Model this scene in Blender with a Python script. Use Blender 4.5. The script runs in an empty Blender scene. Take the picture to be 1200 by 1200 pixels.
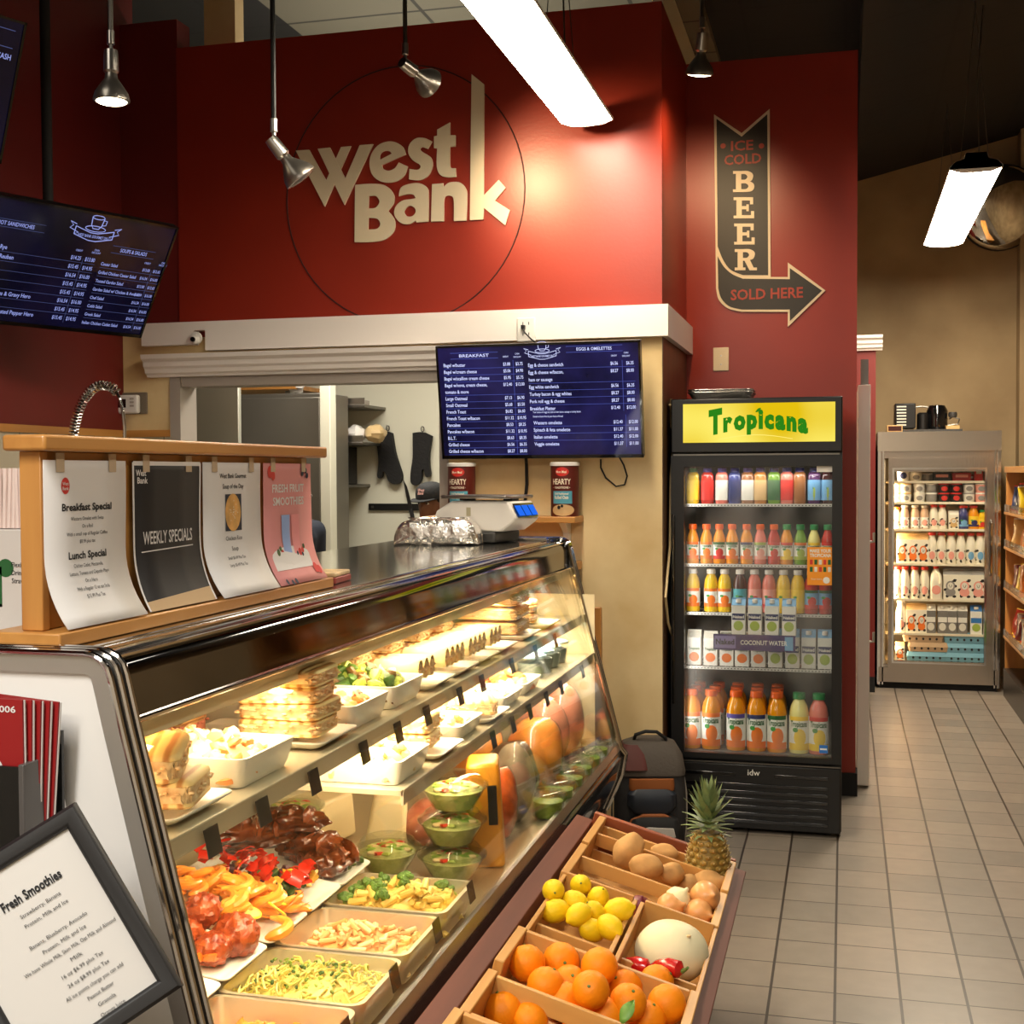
import bpy, bmesh, math, random
from mathutils import Vector as V, Matrix as Mx
rnd = random.Random(11)
sc = bpy.context.scene
col = sc.collection
PI = math.pi
# ------------------------------------------------------------------ camera
FPX, YAW, PITCH, ROLL, CH = 1500.0, -.2539, -.0305, -.0048, 1.70
def cam_axes():
    fw = V((math.sin(YAW)*math.cos(PITCH), math.cos(YAW)*math.cos(PITCH), math.sin(PITCH)))
    r = V((math.cos(YAW), -math.sin(YAW), 0)); u = r.cross(fw)
    c, s = math.cos(ROLL), math.sin(ROLL)
    return r*c + u*s, u*c - r*s, fw
CR, CU, CF = cam_axes()
cam = bpy.data.objects.new('camera', bpy.data.cameras.new('camera'))
cam.data.sensor_width = 36; cam.data.lens = FPX/1200*36; cam.data.clip_start = .02
cam.matrix_world = Mx(((CR.x, CU.x, -CF.x, 0), (CR.y, CU.y, -CF.y, 0), (CR.z, CU.z, -CF.z, CH), (0, 0, 0, 1)))
col.objects.link(cam); sc.camera = cam
def _ray(x, y): return CR*((x-600)/FPX) + CU*((600-y)/FPX) + CF
def atY(x, y, Y): d = _ray(x, y); return V((0, 0, CH)) + d*(Y/d.y)
def atX(x, y, X): d = _ray(x, y); return V((0, 0, CH)) + d*(X/d.x)
def atZ(x, y, Z): d = _ray(x, y); return V((0, 0, CH)) + d*((Z-CH)/d.z)
# ------------------------------------------------------------------ world, lights, exposure
sc.view_settings.view_transform = 'Standard'; sc.view_settings.look = 'None'
sc.view_settings.gamma = 1; sc.view_settings.use_curve_mapping = False
sc.view_settings.exposure = 0.0
w = bpy.data.worlds.new('world'); sc.world = w; w.use_nodes = True
w.node_tree.nodes['Background'].inputs[0].default_value = (1, .86, .7, 1)
w.node_tree.nodes['Background'].inputs[1].default_value = .02
def area(name, loc, size, power, color=(1, .85, .65), aim=None, spread=PI):
    l = bpy.data.lights.new(name, 'AREA'); l.shape = 'RECTANGLE'; l.size, l.size_y = size; l.energy = power; l.color = color; l.spread = spread
    o = bpy.data.objects.new(name, l); o.location = loc
    d = (V(aim)-V(loc)) if aim else V((0, 0, -1))
    o.rotation_euler = d.to_track_quat('-Z', 'Y').to_euler(); col.objects.link(o); return o
WARM = (1, .80, .56); FLUO = (1, .92, .78)
# added fill lights, hung where the shop's other strip lights would be
area('fill_light_over_aisle', (.75, 5.2, 3.45), (.25, 2.4), 15, FLUO)
area('fill_light_by_entrance', (.75, 1.5, 3.4), (.25, 2.4), 32, FLUO)
area('fill_light_behind_counter', (-2.5, 2.4, 3.4), (.25, 2.4), 5, FLUO)
area('fill_light_at_front', (-.6, -1.2, 3.2), (2.4, .25), 70, FLUO)
area('fill_light_by_case_end', (-1.1, .1, 3.1), (.25, 1.2), 64, (1, .97, .92))  # added neutral fill to brighten the white end panel of the case
# kitchen ceiling light, case tube lights, cooler tube lights, and two added fills
area('kitchen_ceiling_light', (-2.6, 7.1, 2.9), (1.4, .8), 66, (1, .93, .8))
area('kitchen_up_fill', (-2.4, 7.3, 3.2), (1.2, .3), 26, (1, .93, .8), aim=(-2.4, 7.31, 4.4))  # added upward fill to lift the tile ceiling above the red wall
area('case_tube_light', (-1.165, 3.45, 1.24), (3.25, .05), 13, (1, .82, .56), aim=(-1.25, 3.45, .6))
area('case_lower_tube_light', (-1.09, 3.45, 1.088), (3.25, .03), 34, (1, .80, .54), aim=(-1.25, 3.45, .5))
area('case_middle_fill_light', (-1.04, 3.99, .935), (2.2, .03), 12, (1, .80, .54), aim=(-1.2, 3.99, .5))  # added fill under the middle shelf for the far bottom deck
area('juice_cooler_tube_light', (-.38, 6.17, 1.70), (.6, .03), .9, (1, .93, .85), aim=(-.38, 6.32, 0.6))
area('juice_cooler_side_tube_light', (-.725, 6.125, 1.05), (.03, 1.2), 1.9, (1, .93, .85), aim=(-.3, 6.2, 1.05))
area('dairy_cooler_tube_light', (.385, 10.46, 1.0), (.03, 1.4), 11, (1, .74, .44), aim=(.8, 10.55, 1.0))
# ------------------------------------------------------------------ materials
MATS = {}
def lin(c): return tuple(((x/255)/12.92 if x/255 <= .04045 else ((x/255+.055)/1.055)**2.4) for x in c[:3]) + (1,)
def mat(name, c, rough=.5, metal=0, noise=None, bump=None, emit=0, spec=.5, stretch=(1, 1, 1), c2=None, coat=0, sss=0):
    if name in MATS: return MATS[name]
    m = bpy.data.materials.new(name); m.use_nodes = True; nt = m.node_tree; b = nt.nodes['Principled BSDF']
    b.inputs['Base Color'].default_value = lin(c); b.inputs['Roughness'].default_value = rough
    b.inputs['Metallic'].default_value = metal; b.inputs['Specular IOR Level'].default_value = spec
    b.inputs['Coat Weight'].default_value = coat
    if sss: b.inputs['Subsurface Weight'].default_value = sss; b.inputs['Subsurface Radius'].default_value = (.01, .005, .003)
    if emit: b.inputs['Emission Color'].default_value = lin(c); b.inputs['Emission Strength'].default_value = emit
    if noise or bump:
        tc = nt.nodes.new('ShaderNodeTexCoord'); mp = nt.nodes.new('ShaderNodeMapping'); mp.inputs['Scale'].default_value = stretch
        nt.links.new(tc.outputs['Object'], mp.inputs[0])
    if noise:
        n = nt.nodes.new('ShaderNodeTexNoise'); n.inputs['Scale'].default_value = noise[0]; n.inputs['Detail'].default_value = 6
        nt.links.new(mp.outputs[0], n.inputs['Vector'])
        rp = nt.nodes.new('ShaderNodeValToRGB'); a = noise[1]
        k = lin(c); k2 = lin(c2) if c2 else tuple(min(1, x*(1+a)) for x in k[:3]) + (1,)
        rp.color_ramp.elements[0].position = .32; rp.color_ramp.elements[1].position = .68
        rp.color_ramp.elements[0].color = k if c2 else tuple(x*(1-a) for x in k[:3]) + (1,); rp.color_ramp.elements[1].color = k2
        nt.links.new(n.outputs['Fac'], rp.inputs[0]); nt.links.new(rp.outputs[0], b.inputs['Base Color'])
    if bump:
        n2 = nt.nodes.new('ShaderNodeTexNoise'); n2.inputs['Scale'].default_value = bump[0]; n2.inputs['Detail'].default_value = 4
        nt.links.new(mp.outputs[0], n2.inputs['Vector'])
        bp = nt.nodes.new('ShaderNodeBump'); bp.inputs['Strength'].default_value = bump[1]; bp.inputs['Distance'].default_value = .01
        nt.links.new(n2.outputs['Fac'], bp.inputs['Height']); nt.links.new(bp.outputs[0], b.inputs['Normal'])
    MATS[name] = m; return m
def clear(name, tint=(255, 255, 255), refl=1.0, rough=.02, haze=0, haze_scale=3, ior=1.45):
    if name in MATS: return MATS[name]
    m = bpy.data.materials.new(name); m.use_nodes = True; nt = m.node_tree; nt.nodes.clear()
    o = nt.nodes.new('ShaderNodeOutputMaterial'); t = nt.nodes.new('ShaderNodeBsdfTransparent'); t.inputs[0].default_value = lin(tint)
    g = nt.nodes.new('ShaderNodeBsdfGlossy'); g.inputs['Roughness'].default_value = rough
    lw_ = nt.nodes.new('ShaderNodeLayerWeight'); lw_.inputs['Blend'].default_value = .5
    pw = nt.nodes.new('ShaderNodeMath'); pw.operation = 'POWER'; pw.inputs[1].default_value = 5; nt.links.new(lw_.outputs['Facing'], pw.inputs[0])
    f = nt.nodes.new('ShaderNodeMath'); f.operation = 'MULTIPLY_ADD'; r0 = ((ior-1)/(ior+1))**2; f.inputs[1].default_value = 1-r0; f.inputs[2].default_value = r0; nt.links.new(pw.outputs[0], f.inputs[0])
    mu = nt.nodes.new('ShaderNodeMath'); mu.operation = 'MULTIPLY'; mu.inputs[1].default_value = refl
    mx = nt.nodes.new('ShaderNodeMixShader'); nt.links.new(f.outputs[0], mu.inputs[0]); nt.links.new(mu.outputs[0], mx.inputs[0])
    nt.links.new(t.outputs[0], mx.inputs[1]); nt.links.new(g.outputs[0], mx.inputs[2]); last = mx
    if haze:
        d = nt.nodes.new('ShaderNodeBsdfDiffuse'); d.inputs[0].default_value = (.8, .78, .74, 1)
        tl = nt.nodes.new('ShaderNodeBsdfTranslucent'); tl.inputs[0].default_value = (.8, .78, .74, 1)
        ad = nt.nodes.new('ShaderNodeMixShader'); nt.links.new(d.outputs[0], ad.inputs[1]); nt.links.new(tl.outputs[0], ad.inputs[2])
        tc = nt.nodes.new('ShaderNodeTexCoord'); n = nt.nodes.new('ShaderNodeTexNoise'); n.inputs['Scale'].default_value = haze_scale; n.inputs['Detail'].default_value = 2
        nt.links.new(tc.outputs['Object'], n.inputs['Vector'])
        mr = nt.nodes.new('ShaderNodeMapRange'); mr.inputs[1].default_value = .42; mr.inputs[2].default_value = .75; mr.inputs[4].default_value = haze
        nt.links.new(n.outputs['Fac'], mr.inputs[0])
        m2 = nt.nodes.new('ShaderNodeMixShader'); nt.links.new(mr.outputs[0], m2.inputs[0]); nt.links.new(mx.outputs[0], m2.inputs[1]); nt.links.new(ad.outputs[0], m2.inputs[2]); last = m2
    nt.links.new(last.outputs[0], o.inputs[0]); MATS[name] = m; return m
def glow(name, c, s):
    if name in MATS: return MATS[name]
    m = bpy.data.materials.new(name); m.use_nodes = True; nt = m.node_tree; nt.nodes.clear()
    o = nt.nodes.new('ShaderNodeOutputMaterial'); e = nt.nodes.new('ShaderNodeEmission'); e.inputs[0].default_value = lin(c); e.inputs[1].default_value = s
    nt.links.new(e.outputs[0], o.inputs[0]); MATS[name] = m; return m
def wood(name, c, c2, axis='y', scale=9, rough=.45, coat=.15):
    st = {'x': (.12, 1.6, 1.6), 'y': (1.6, .12, 1.6), 'z': (1.6, 1.6, .12)}[axis]
    return mat(name, c, rough, noise=(scale, 0), c2=c2, stretch=st, coat=coat)
def floor_mat():
    m = bpy.data.materials.new('grey_beige_quarry_tile'); m.use_nodes = True; nt = m.node_tree; b = nt.nodes['Principled BSDF']
    N = nt.nodes.new; L = nt.links.new
    tc = N('ShaderNodeTexCoord'); sp = N('ShaderNodeSeparateXYZ'); L(tc.outputs['Object'], sp.inputs[0])
    def math_(op, a, bv=None):
        n = N('ShaderNodeMath'); n.operation = op
        if hasattr(a, 'links'): L(a, n.inputs[0])
        else: n.inputs[0].default_value = a
        if bv is not None:
            if hasattr(bv, 'links'): L(bv, n.inputs[1])
            else: n.inputs[1].default_value = bv
        return n.outputs[0]
    def line(out, off, pitch, half):
        u = math_('DIVIDE', math_('SUBTRACT', out, off), pitch)
        d = math_('ABSOLUTE', math_('SUBTRACT', math_('FRACT', math_('ADD', u, 100.5)), .5))
        return math_('LESS_THAN', d, half/pitch), math_('FLOOR', math_('ADD', u, 100))
    lx, ix = line(sp.outputs[0], -.4342, .20512, .0046); ly, iy = line(sp.outputs[1], 6.0367, .22298, .0032)
    wn = N('ShaderNodeTexWhiteNoise'); cb = N('ShaderNodeCombineXYZ'); L(ix, cb.inputs[0]); L(iy, cb.inputs[1]); L(cb.outputs[0], wn.inputs['Vector'])
    rp = N('ShaderNodeValToRGB'); rp.color_ramp.elements[0].color = lin((128, 119, 108)); rp.color_ramp.elements[1].color = lin((148, 135, 121)); L(wn.outputs['Value'], rp.inputs[0])
    no = N('ShaderNodeTexNoise'); no.inputs['Scale'].default_value = 14; no.inputs['Detail'].default_value = 5; L(tc.outputs['Object'], no.inputs['Vector'])
    mxn = N('ShaderNodeMix'); mxn.data_type = 'RGBA'; mxn.blend_type = 'MULTIPLY'; mxn.inputs[0].default_value = .25
    L(rp.outputs[0], mxn.inputs[6]); L(no.outputs['Fac'], mxn.inputs[7])
    mx = N('ShaderNodeMix'); mx.data_type = 'RGBA'; L(math_('MAXIMUM', lx, ly), mx.inputs[0]); L(mxn.outputs[2], mx.inputs[6]); mx.inputs[7].default_value = lin((52, 42, 34))
    L(mx.outputs[2], b.inputs['Base Color']); b.inputs['Roughness'].default_value = .36
    bp = N('ShaderNodeBump'); bp.invert = True; bp.inputs['Strength'].default_value = .5; bp.inputs['Distance'].default_value = .003; L(math_('MAXIMUM', lx, ly), bp.inputs['Height']); L(bp.outputs[0], b.inputs['Normal'])
    return m
def grid_mat(name, c, cl, w, h, axes=(0, 1), half=.006, rough=.8, off=(0, 0)):
    m = bpy.data.materials.new(name); m.use_nodes = True; nt = m.node_tree; b = nt.nodes['Principled BSDF']; N = nt.nodes.new; L = nt.links.new
    tc = N('ShaderNodeTexCoord'); sp = N('ShaderNodeSeparateXYZ'); L(tc.outputs['Object'], sp.inputs[0]); outs = []
    for a, p, o in ((axes[0], w, off[0]), (axes[1], h, off[1])):
        n1 = N('ShaderNodeMath'); n1.operation = 'MULTIPLY_ADD'; n1.inputs[1].default_value = 1/p; n1.inputs[2].default_value = 50.5-o/p; L(sp.outputs[a], n1.inputs[0])
        n2 = N('ShaderNodeMath'); n2.operation = 'FRACT'; L(n1.outputs[0], n2.inputs[0])
        n3 = N('ShaderNodeMath'); n3.operation = 'COMPARE'; n3.inputs[1].default_value = .5; n3.inputs[2].default_value = half/p; L(n2.outputs[0], n3.inputs[0]); outs.append(n3.outputs[0])
    mxx = N('ShaderNodeMath'); mxx.operation = 'MAXIMUM'; L(outs[0], mxx.inputs[0]); L(outs[1], mxx.inputs[1])
    mx = N('ShaderNodeMix'); mx.data_type = 'RGBA'; L(mxx.outputs[0], mx.inputs[0]); mx.inputs[6].default_value = lin(c); mx.inputs[7].default_value = lin(cl)
    L(mx.outputs[2], b.inputs['Base Color']); b.inputs['Roughness'].default_value = rough; return m
def stripes(name, c, c2, freq=40, axis=0, rough=.6, thick=.5):
    """toasted grill marks across a bread crust"""
    m = bpy.data.materials.new(name); m.use_nodes = True; nt = m.node_tree; b = nt.nodes['Principled BSDF']; N = nt.nodes.new; L = nt.links.new
    tc = N('ShaderNodeTexCoord'); wv = N('ShaderNodeTexWave'); wv.bands_direction = 'XYZ'[axis]; wv.inputs['Scale'].default_value = freq; wv.inputs['Distortion'].default_value = 1.2; wv.inputs['Detail'].default_value = 2
    L(tc.outputs['Object'], wv.inputs['Vector']); rp = N('ShaderNodeValToRGB'); rp.color_ramp.elements[0].position = thick-.2; rp.color_ramp.elements[1].position = thick+.25
    rp.color_ramp.elements[0].color = lin(c2); rp.color_ramp.elements[1].color = lin(c); L(wv.outputs['Fac'], rp.inputs[0]); L(rp.outputs[0], b.inputs['Base Color']); b.inputs['Roughness'].default_value = rough
    MATS[name] = m; return m
# ------------------------------------------------------------------ mesh builder
_fonts = {}
def glyphs(s, bold=0, shear=0, spacing=1):
    k = (s, bold, shear, spacing)
    if k not in _fonts:
        cu = bpy.data.curves.new('t', 'FONT'); cu.body = s; cu.size = 1; cu.align_x = 'CENTER'; cu.offset = bold; cu.shear = shear; cu.space_character = spacing; cu.resolution_u = 2
        o = bpy.data.objects.new('t', cu); me = bpy.data.meshes.new_from_object(o)
        _fonts[k] = ([v.co.copy() for v in me.vertices], [tuple(p.vertices) for p in me.polygons])
        bpy.data.objects.remove(o); bpy.data.meshes.remove(me); bpy.data.curves.remove(cu)
    return _fonts[k]
def crom(pts, seg=5):
    """closed outline through points; a third value of 1 marks a corner"""
    n = len(pts); out = []
    for i in range(n):
        p0, p1, p2, p3 = pts[i-1], pts[i], pts[(i+1) % n], pts[(i+2) % n]
        c1, c2 = len(p1) > 2, len(p2) > 2
        a, b = V(p1[:2]), V(p2[:2])
        out.append(tuple(a))
        if c1 and c2: continue
        t1 = (b-a)*.5 if c1 else (b-V(p0[:2]))*.5
        t2 = (b-a)*.5 if c2 else (V(p3[:2])-a)*.5
        for k in range(1, seg):
            t = k/seg; h = (2*t**3-3*t*t+1, t**3-2*t*t+t, -2*t**3+3*t*t, t**3-t*t)
            out.append(tuple(a*h[0]+t1*h[1]+b*h[2]+t2*h[3]))
    return out
def shape2d(loops, depth):
    cu = bpy.data.curves.new('s', 'CURVE'); cu.dimensions = '2D'; cu.fill_mode = 'BOTH'; cu.extrude = depth/2
    for lp in loops:
        sp = cu.splines.new('POLY'); sp.points.add(len(lp)-1); sp.use_cyclic_u = True
        for p, q in zip(sp.points, lp): p.co = (q[0], q[1], 0, 1)
    o = bpy.data.objects.new('s', cu); me = bpy.data.meshes.new_from_object(o)
    r = ([v.co.copy() for v in me.vertices], [tuple(p.vertices) for p in me.polygons])
    bpy.data.objects.remove(o); bpy.data.meshes.remove(me); bpy.data.curves.remove(cu); return r
class MB:
    def __init__(s): s.v = []; s.f = []; s.mi = []; s.m = 0; s.T = None
    def add(s, vs, fs):
        b = len(s.v); T = s.T
        s.v += [tuple(T @ V(p)) if T else tuple(p) for p in vs]
        s.f += [tuple(i+b for i in f) for f in fs]; s.mi += [s.m]*len(fs); return s
    def bx(s, x0, x1, y0, y1, z0, z1):
        return s.add([(x0, y0, z0), (x1, y0, z0), (x1, y1, z0), (x0, y1, z0), (x0, y0, z1), (x1, y0, z1), (x1, y1, z1), (x0, y1, z1)],
                     [(0, 3, 2, 1), (4, 5, 6, 7), (0, 1, 5, 4), (1, 2, 6, 5), (2, 3, 7, 6), (3, 0, 4, 7)])
    def box(s, c, d): return s.bx(c[0]-d[0]/2, c[0]+d[0]/2, c[1]-d[1]/2, c[1]+d[1]/2, c[2]-d[2]/2, c[2]+d[2]/2)
    def hexa(s, p): return s.add(p, [(0, 3, 2, 1), (4, 5, 6, 7), (0, 1, 5, 4), (1, 2, 6, 5), (2, 3, 7, 6), (3, 0, 4, 7)])
    def quad(s, *p): return s.add(p, [tuple(range(len(p)))])
    def loft(s, loops, cap0=True, cap1=True, closed=True):
        n = len(loops[0]); vs = [p for l in loops for p in l]; fs = []
        for k in range(len(loops)-1):
            for i in range(n if closed else n-1): j = (i+1) % n; fs.append((k*n+i, k*n+j, (k+1)*n+j, (k+1)*n+i))
        if cap0: fs.append(tuple(reversed(range(n))))
        if cap1: fs.append(tuple((len(loops)-1)*n+i for i in range(n)))
        return s.add(vs, fs)
    def lathe(s, prof, n=20, c=(0, 0, 0), e=1.0, sq=0):
        def ring(r, z):
            out = []
            for i in range(n):
                a = 2*PI*i/n; cx, sy = math.cos(a), math.sin(a)
                if sq: k = (abs(cx)**(2+sq*6)+abs(sy)**(2+sq*6))**(-1/(2+sq*6)); cx *= k; sy *= k
                out.append((c[0]+r*cx, c[1]+r*e*sy, c[2]+z))
            return out
        return s.loft([ring(r, z) for r, z in prof])
    def cyl(s, p0, p1, r0, r1=None, n=14):
        return s.tube([p0, p1], [r0, r0 if r1 is None else r1], n)
    def tube(s, pts, r, n=8, closed=False):
        pts = [V(p) for p in pts]; rs = r if isinstance(r, (list, tuple)) else [r]*len(pts); loops = []; prev = None
        for i, p in enumerate(pts):
            a = pts[i-1] if (i > 0 or closed) else p; b = pts[(i+1) % len(pts)] if (i < len(pts)-1 or closed) else p
            t = (b-a).normalized()
            if prev is None: nx = t.orthogonal().normalized()
            else:
                nx = prev-t*prev.dot(t)
                nx = nx.normalized() if nx.length > 1e-6 else t.orthogonal().normalized()
            prev = nx; ny = t.cross(nx)
            loops.append([tuple(p+(nx*math.cos(2*PI*k/n)+ny*math.sin(2*PI*k/n))*rs[i]) for k in range(n)])
        if closed: loops.append(loops[0]); return s.loft(loops, False, False)
        return s.loft(loops)
    def ell(s, c, r, n=16, m=10, amp=0, fr=3, seed=0, R=None):
        vs = [(0, 0, -1)]; fs = []
        for j in range(1, m):
            ph = -PI/2+PI*j/m
            for i in range(n): a = 2*PI*i/n; vs.append((math.cos(ph)*math.cos(a), math.cos(ph)*math.sin(a), math.sin(ph)))
        vs.append((0, 0, 1)); L = len(vs)-1
        for i in range(n): fs.append((0, 1+(i+1) % n, 1+i)); fs.append((L, 1+(m-2)*n+i, 1+(m-2)*n+(i+1) % n))
        for j in range(m-2):
            for i in range(n): a = 1+j*n+i; b = 1+j*n+(i+1) % n; fs.append((a, b, b+n, a+n))
        out = []
        for p in vs:
            k = 1
            if amp:
                q = V(p)*fr; k += amp*(math.sin(q.x*2.1+seed)*math.sin(q.y*1.7+seed*2.3)+math.sin(q.z*2.6+seed*.7)*math.cos(q.x*1.3-q.y*1.9+seed*1.1))
            d = V((p[0]*r[0]*k, p[1]*r[1]*k, p[2]*r[2]*k))
            if R: d = R @ d
            out.append(tuple(d+V(c)))
        return s.add(out, fs)
    def prism(s, poly, a, b, axis='y'):
        """extrude a 2D outline between a and b along an axis"""
        f = {'y': lambda p, t: (p[0], t, p[1]), 'x': lambda p, t: (t, p[0], p[1]), 'z': lambda p, t: (p[0], p[1], t)}[axis]
        return s.loft([[f(p, a) for p in poly], [f(p, b) for p in poly]])
    def text(s, t, x, y, size, sx=1, bold=0, z=0, align=.5, shear=0, rot=0, spacing=1):
        vs, fs = glyphs(t, bold, shear, spacing)
        if not vs: return s
        x0 = min(p.x for p in vs); x1 = max(p.x for p in vs); o = x0+(x1-x0)*align; c, sn = math.cos(rot), math.sin(rot)
        return s.add([(x+((p.x-o)*sx*c-p.y*sn)*size, y+((p.x-o)*sx*sn+p.y*c)*size, z) for p in vs], fs)
    def twidth(s, t): vs, _ = glyphs(t); return max(p.x for p in vs)-min(p.x for p in vs)
    def fit(s, t, x, y, size, width, bold=0, z=0, align=.5, spacing=1):
        """a line of lettering squeezed to a given width"""
        return s.text(t, x, y, size, width/(s.twidth(t)*size), bold, z, align, spacing=spacing)
    def patch(s, r, z, hz, ang, ha, n=14):
        """an oval patch lying on the front (-y) of a cylinder of radius r"""
        L = []
        for k in (.04, .36, .7, 1):
            L.append([(r*math.sin(ang+k*ha*math.cos(2*PI*i/n)), -r*math.cos(ang+k*ha*math.cos(2*PI*i/n)), z+k*hz*math.sin(2*PI*i/n)) for i in range(n)])
        return s.loft(L, True, False)
    def disc(s, x, y, z, rx, rz=None, n=16):
        """an oval on a flat front facing -y"""
        rz = rz or rx; return s.add([(x+rx*math.cos(2*PI*i/n), y, z+rz*math.sin(2*PI*i/n)) for i in range(n)], [tuple(range(n))])
    def rect(s, x0, x1, y, z0, z1): return s.add([(x0, y, z0), (x1, y, z0), (x1, y, z1), (x0, y, z1)], [(0, 1, 2, 3)])
    def build(s, name, mats, parent=None, smooth=True, bevel=0, sharp=35, loc=None, rot=None, seg=2):
        me = bpy.data.meshes.new(name); me.from_pydata(s.v, [], s.f)
        for m in (mats if isinstance(mats, (list, tuple)) else [mats]): me.materials.append(m)
        me.polygons.foreach_set('material_index', s.mi)
        if smooth:
            me.polygons.foreach_set('use_smooth', [True]*len(me.polygons)); me.set_sharp_from_angle(angle=math.radians(sharp))
        me.update(); o = bpy.data.objects.new(name, me); col.objects.link(o)
        if parent: o.parent = parent
        if loc: o.location = loc
        if rot: o.rotation_euler = rot
        if bevel:
            b = o.modifiers.new('bevel', 'BEVEL'); b.width = bevel; b.segments = seg; b.limit_method = 'ANGLE'; b.angle_limit = math.radians(40)
        return o
def T(name, label, cat, loc=(0, 0, 0), rot=(0, 0, 0), group=None, scale=None):
    o = bpy.data.objects.new(name, None); o.empty_display_size = .05; col.objects.link(o); o.location = loc; o.rotation_euler = rot
    if scale: o.scale = (scale,)*3 if isinstance(scale, (int, float)) else scale
    return tag(o, label, cat, group)
def tag(o, label, cat, group=None):
    o['label'] = label; o['category'] = cat
    if group: o['group'] = group
    return o
def struct(o, label=None):
    o['kind'] = 'structure'
    if label: o['label'] = label
    return o
def dup(root, loc, rot=None, label=None, scale=None, group=None):
    r = root.copy(); col.objects.link(r); r.location = loc
    if rot is not None: r.rotation_euler = rot if isinstance(rot, (tuple, list)) else (0, 0, rot)
    if scale is not None: r.scale = (scale,)*3 if isinstance(scale, (int, float)) else scale
    if label: r['label'] = label
    if group: r['group'] = group
    for ch in list(root.children):
        c = ch.copy(); col.objects.link(c); c.parent = r
        for g in list(ch.children): d = g.copy(); col.objects.link(d); d.parent = c
    return r
ORD = 'first second third fourth fifth sixth seventh eighth ninth tenth eleventh twelfth thirteenth fourteenth fifteenth sixteenth'.split()
class Kind:
    """build the first of a kind, copy it for every repeat"""
    def __init__(s, fn): s.fn = fn; s.o = None
    def put(s, loc, label, cat=None, rot=0, scale=1, group=None):
        rot = rot if isinstance(rot, (tuple, list)) else (0, 0, rot)
        if s.o is None:
            s.o = s.fn(label); s.o.location = loc; s.o.rotation_euler = rot; s.o.scale = (scale,)*3 if isinstance(scale, (int, float)) else scale
            if group: s.o['group'] = group
            return s.o
        return dup(s.o, loc, rot, label, scale, group)
def rrect(w, d, r, n=4):
    out = []
    for cx, cy, a0 in ((w/2-r, d/2-r, 0), (-w/2+r, d/2-r, PI/2), (-w/2+r, -d/2+r, PI), (w/2-r, -d/2+r, 1.5*PI)):
        for k in range(n+1): a = a0+PI/2*k/n; out.append((cx+r*math.cos(a), cy+r*math.sin(a)))
    return out
# palette
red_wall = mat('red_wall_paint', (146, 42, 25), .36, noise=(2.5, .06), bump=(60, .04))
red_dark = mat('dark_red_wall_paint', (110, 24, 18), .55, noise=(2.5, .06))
beige_wall = mat('ochre_sponged_plaster', (236, 212, 162), .7, noise=(3, 0), c2=(214, 182, 126), bump=(25, .08))
khaki_wall = mat('khaki_sponged_plaster', (168, 145, 108), .75, noise=(1.6, 0), c2=(138, 115, 82))
white_trim = mat('white_trim_paint', (240, 232, 226), .4)
kitchen_white = mat('off_white_kitchen_wall', (206, 204, 186), .55)
black_ceiling = grid_mat('black_ceiling_tile', (16, 15, 15), (5, 5, 5), .61, .61, half=.012)
olive_ceiling = grid_mat('grey_ceiling_tile', (98, 94, 80), (50, 48, 42), 1.22, .61, half=.012)
steel = mat('brushed_steel', (176, 172, 166), .28, 1, bump=(120, .04), stretch=(1, 1, .05))
steel_dk = mat('dull_steel', (120, 116, 110), .38, 1)
chrome = mat('polished_chrome', (215, 212, 208), .1, 1)
black_gloss = mat('black_gloss', (10, 10, 11), .12, coat=.5)
black_satin = mat('black_satin', (14, 13, 13), .4)
black_matte = mat('black_matte', (17, 16, 16), .75)
dark_grey = mat('dark_grey_plastic', (52, 50, 48), .5)
white_pl = mat('white_plastic', (232, 228, 222), .35)
cream = mat('cream_liner', (226, 212, 178), .4)
ceramic = mat('white_melamine', (240, 236, 226), .22)
paper = mat('white_paper', (226, 222, 218), .8)
ink = mat('black_ink', (18, 18, 20), .7)
oak = wood('honey_oak', (206, 148, 76), (176, 116, 52), 'y')
oakx = wood('honey_oak_cross', (206, 148, 76), (176, 116, 52), 'x')
oakz = wood('honey_oak_upright', (206, 148, 76), (172, 110, 50), 'z')
pine = wood('pine_crate', (206, 156, 88), (184, 128, 64), 'x', 7)
piney = wood('pine_crate_side', (206, 156, 88), (180, 124, 60), 'y', 7)
mahog = wood('mahogany_stain', (110, 58, 40), (84, 40, 26), 'y', 8, .65, 0)
mahogx = wood('mahogany_stain_cross', (150, 76, 40), (120, 56, 28), 'x', 8)
brownwood = wood('dark_brown_panel', (98, 64, 34), (74, 46, 24), 'z', 6)
case_glass = clear('case_glass', (250, 252, 248), .85)
door_glass = clear('cooler_door_glass', (250, 252, 252), .5, haze=.22, haze_scale=2.6)
door_glass2 = clear('dairy_door_glass', (250, 250, 248), .6)
plastic_clear = clear('clear_plastic_tub', (246, 248, 244), .9, .06, ior=1.4)
film = clear('cling_film', (252, 252, 252), .9, .12, ior=1.4)
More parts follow.
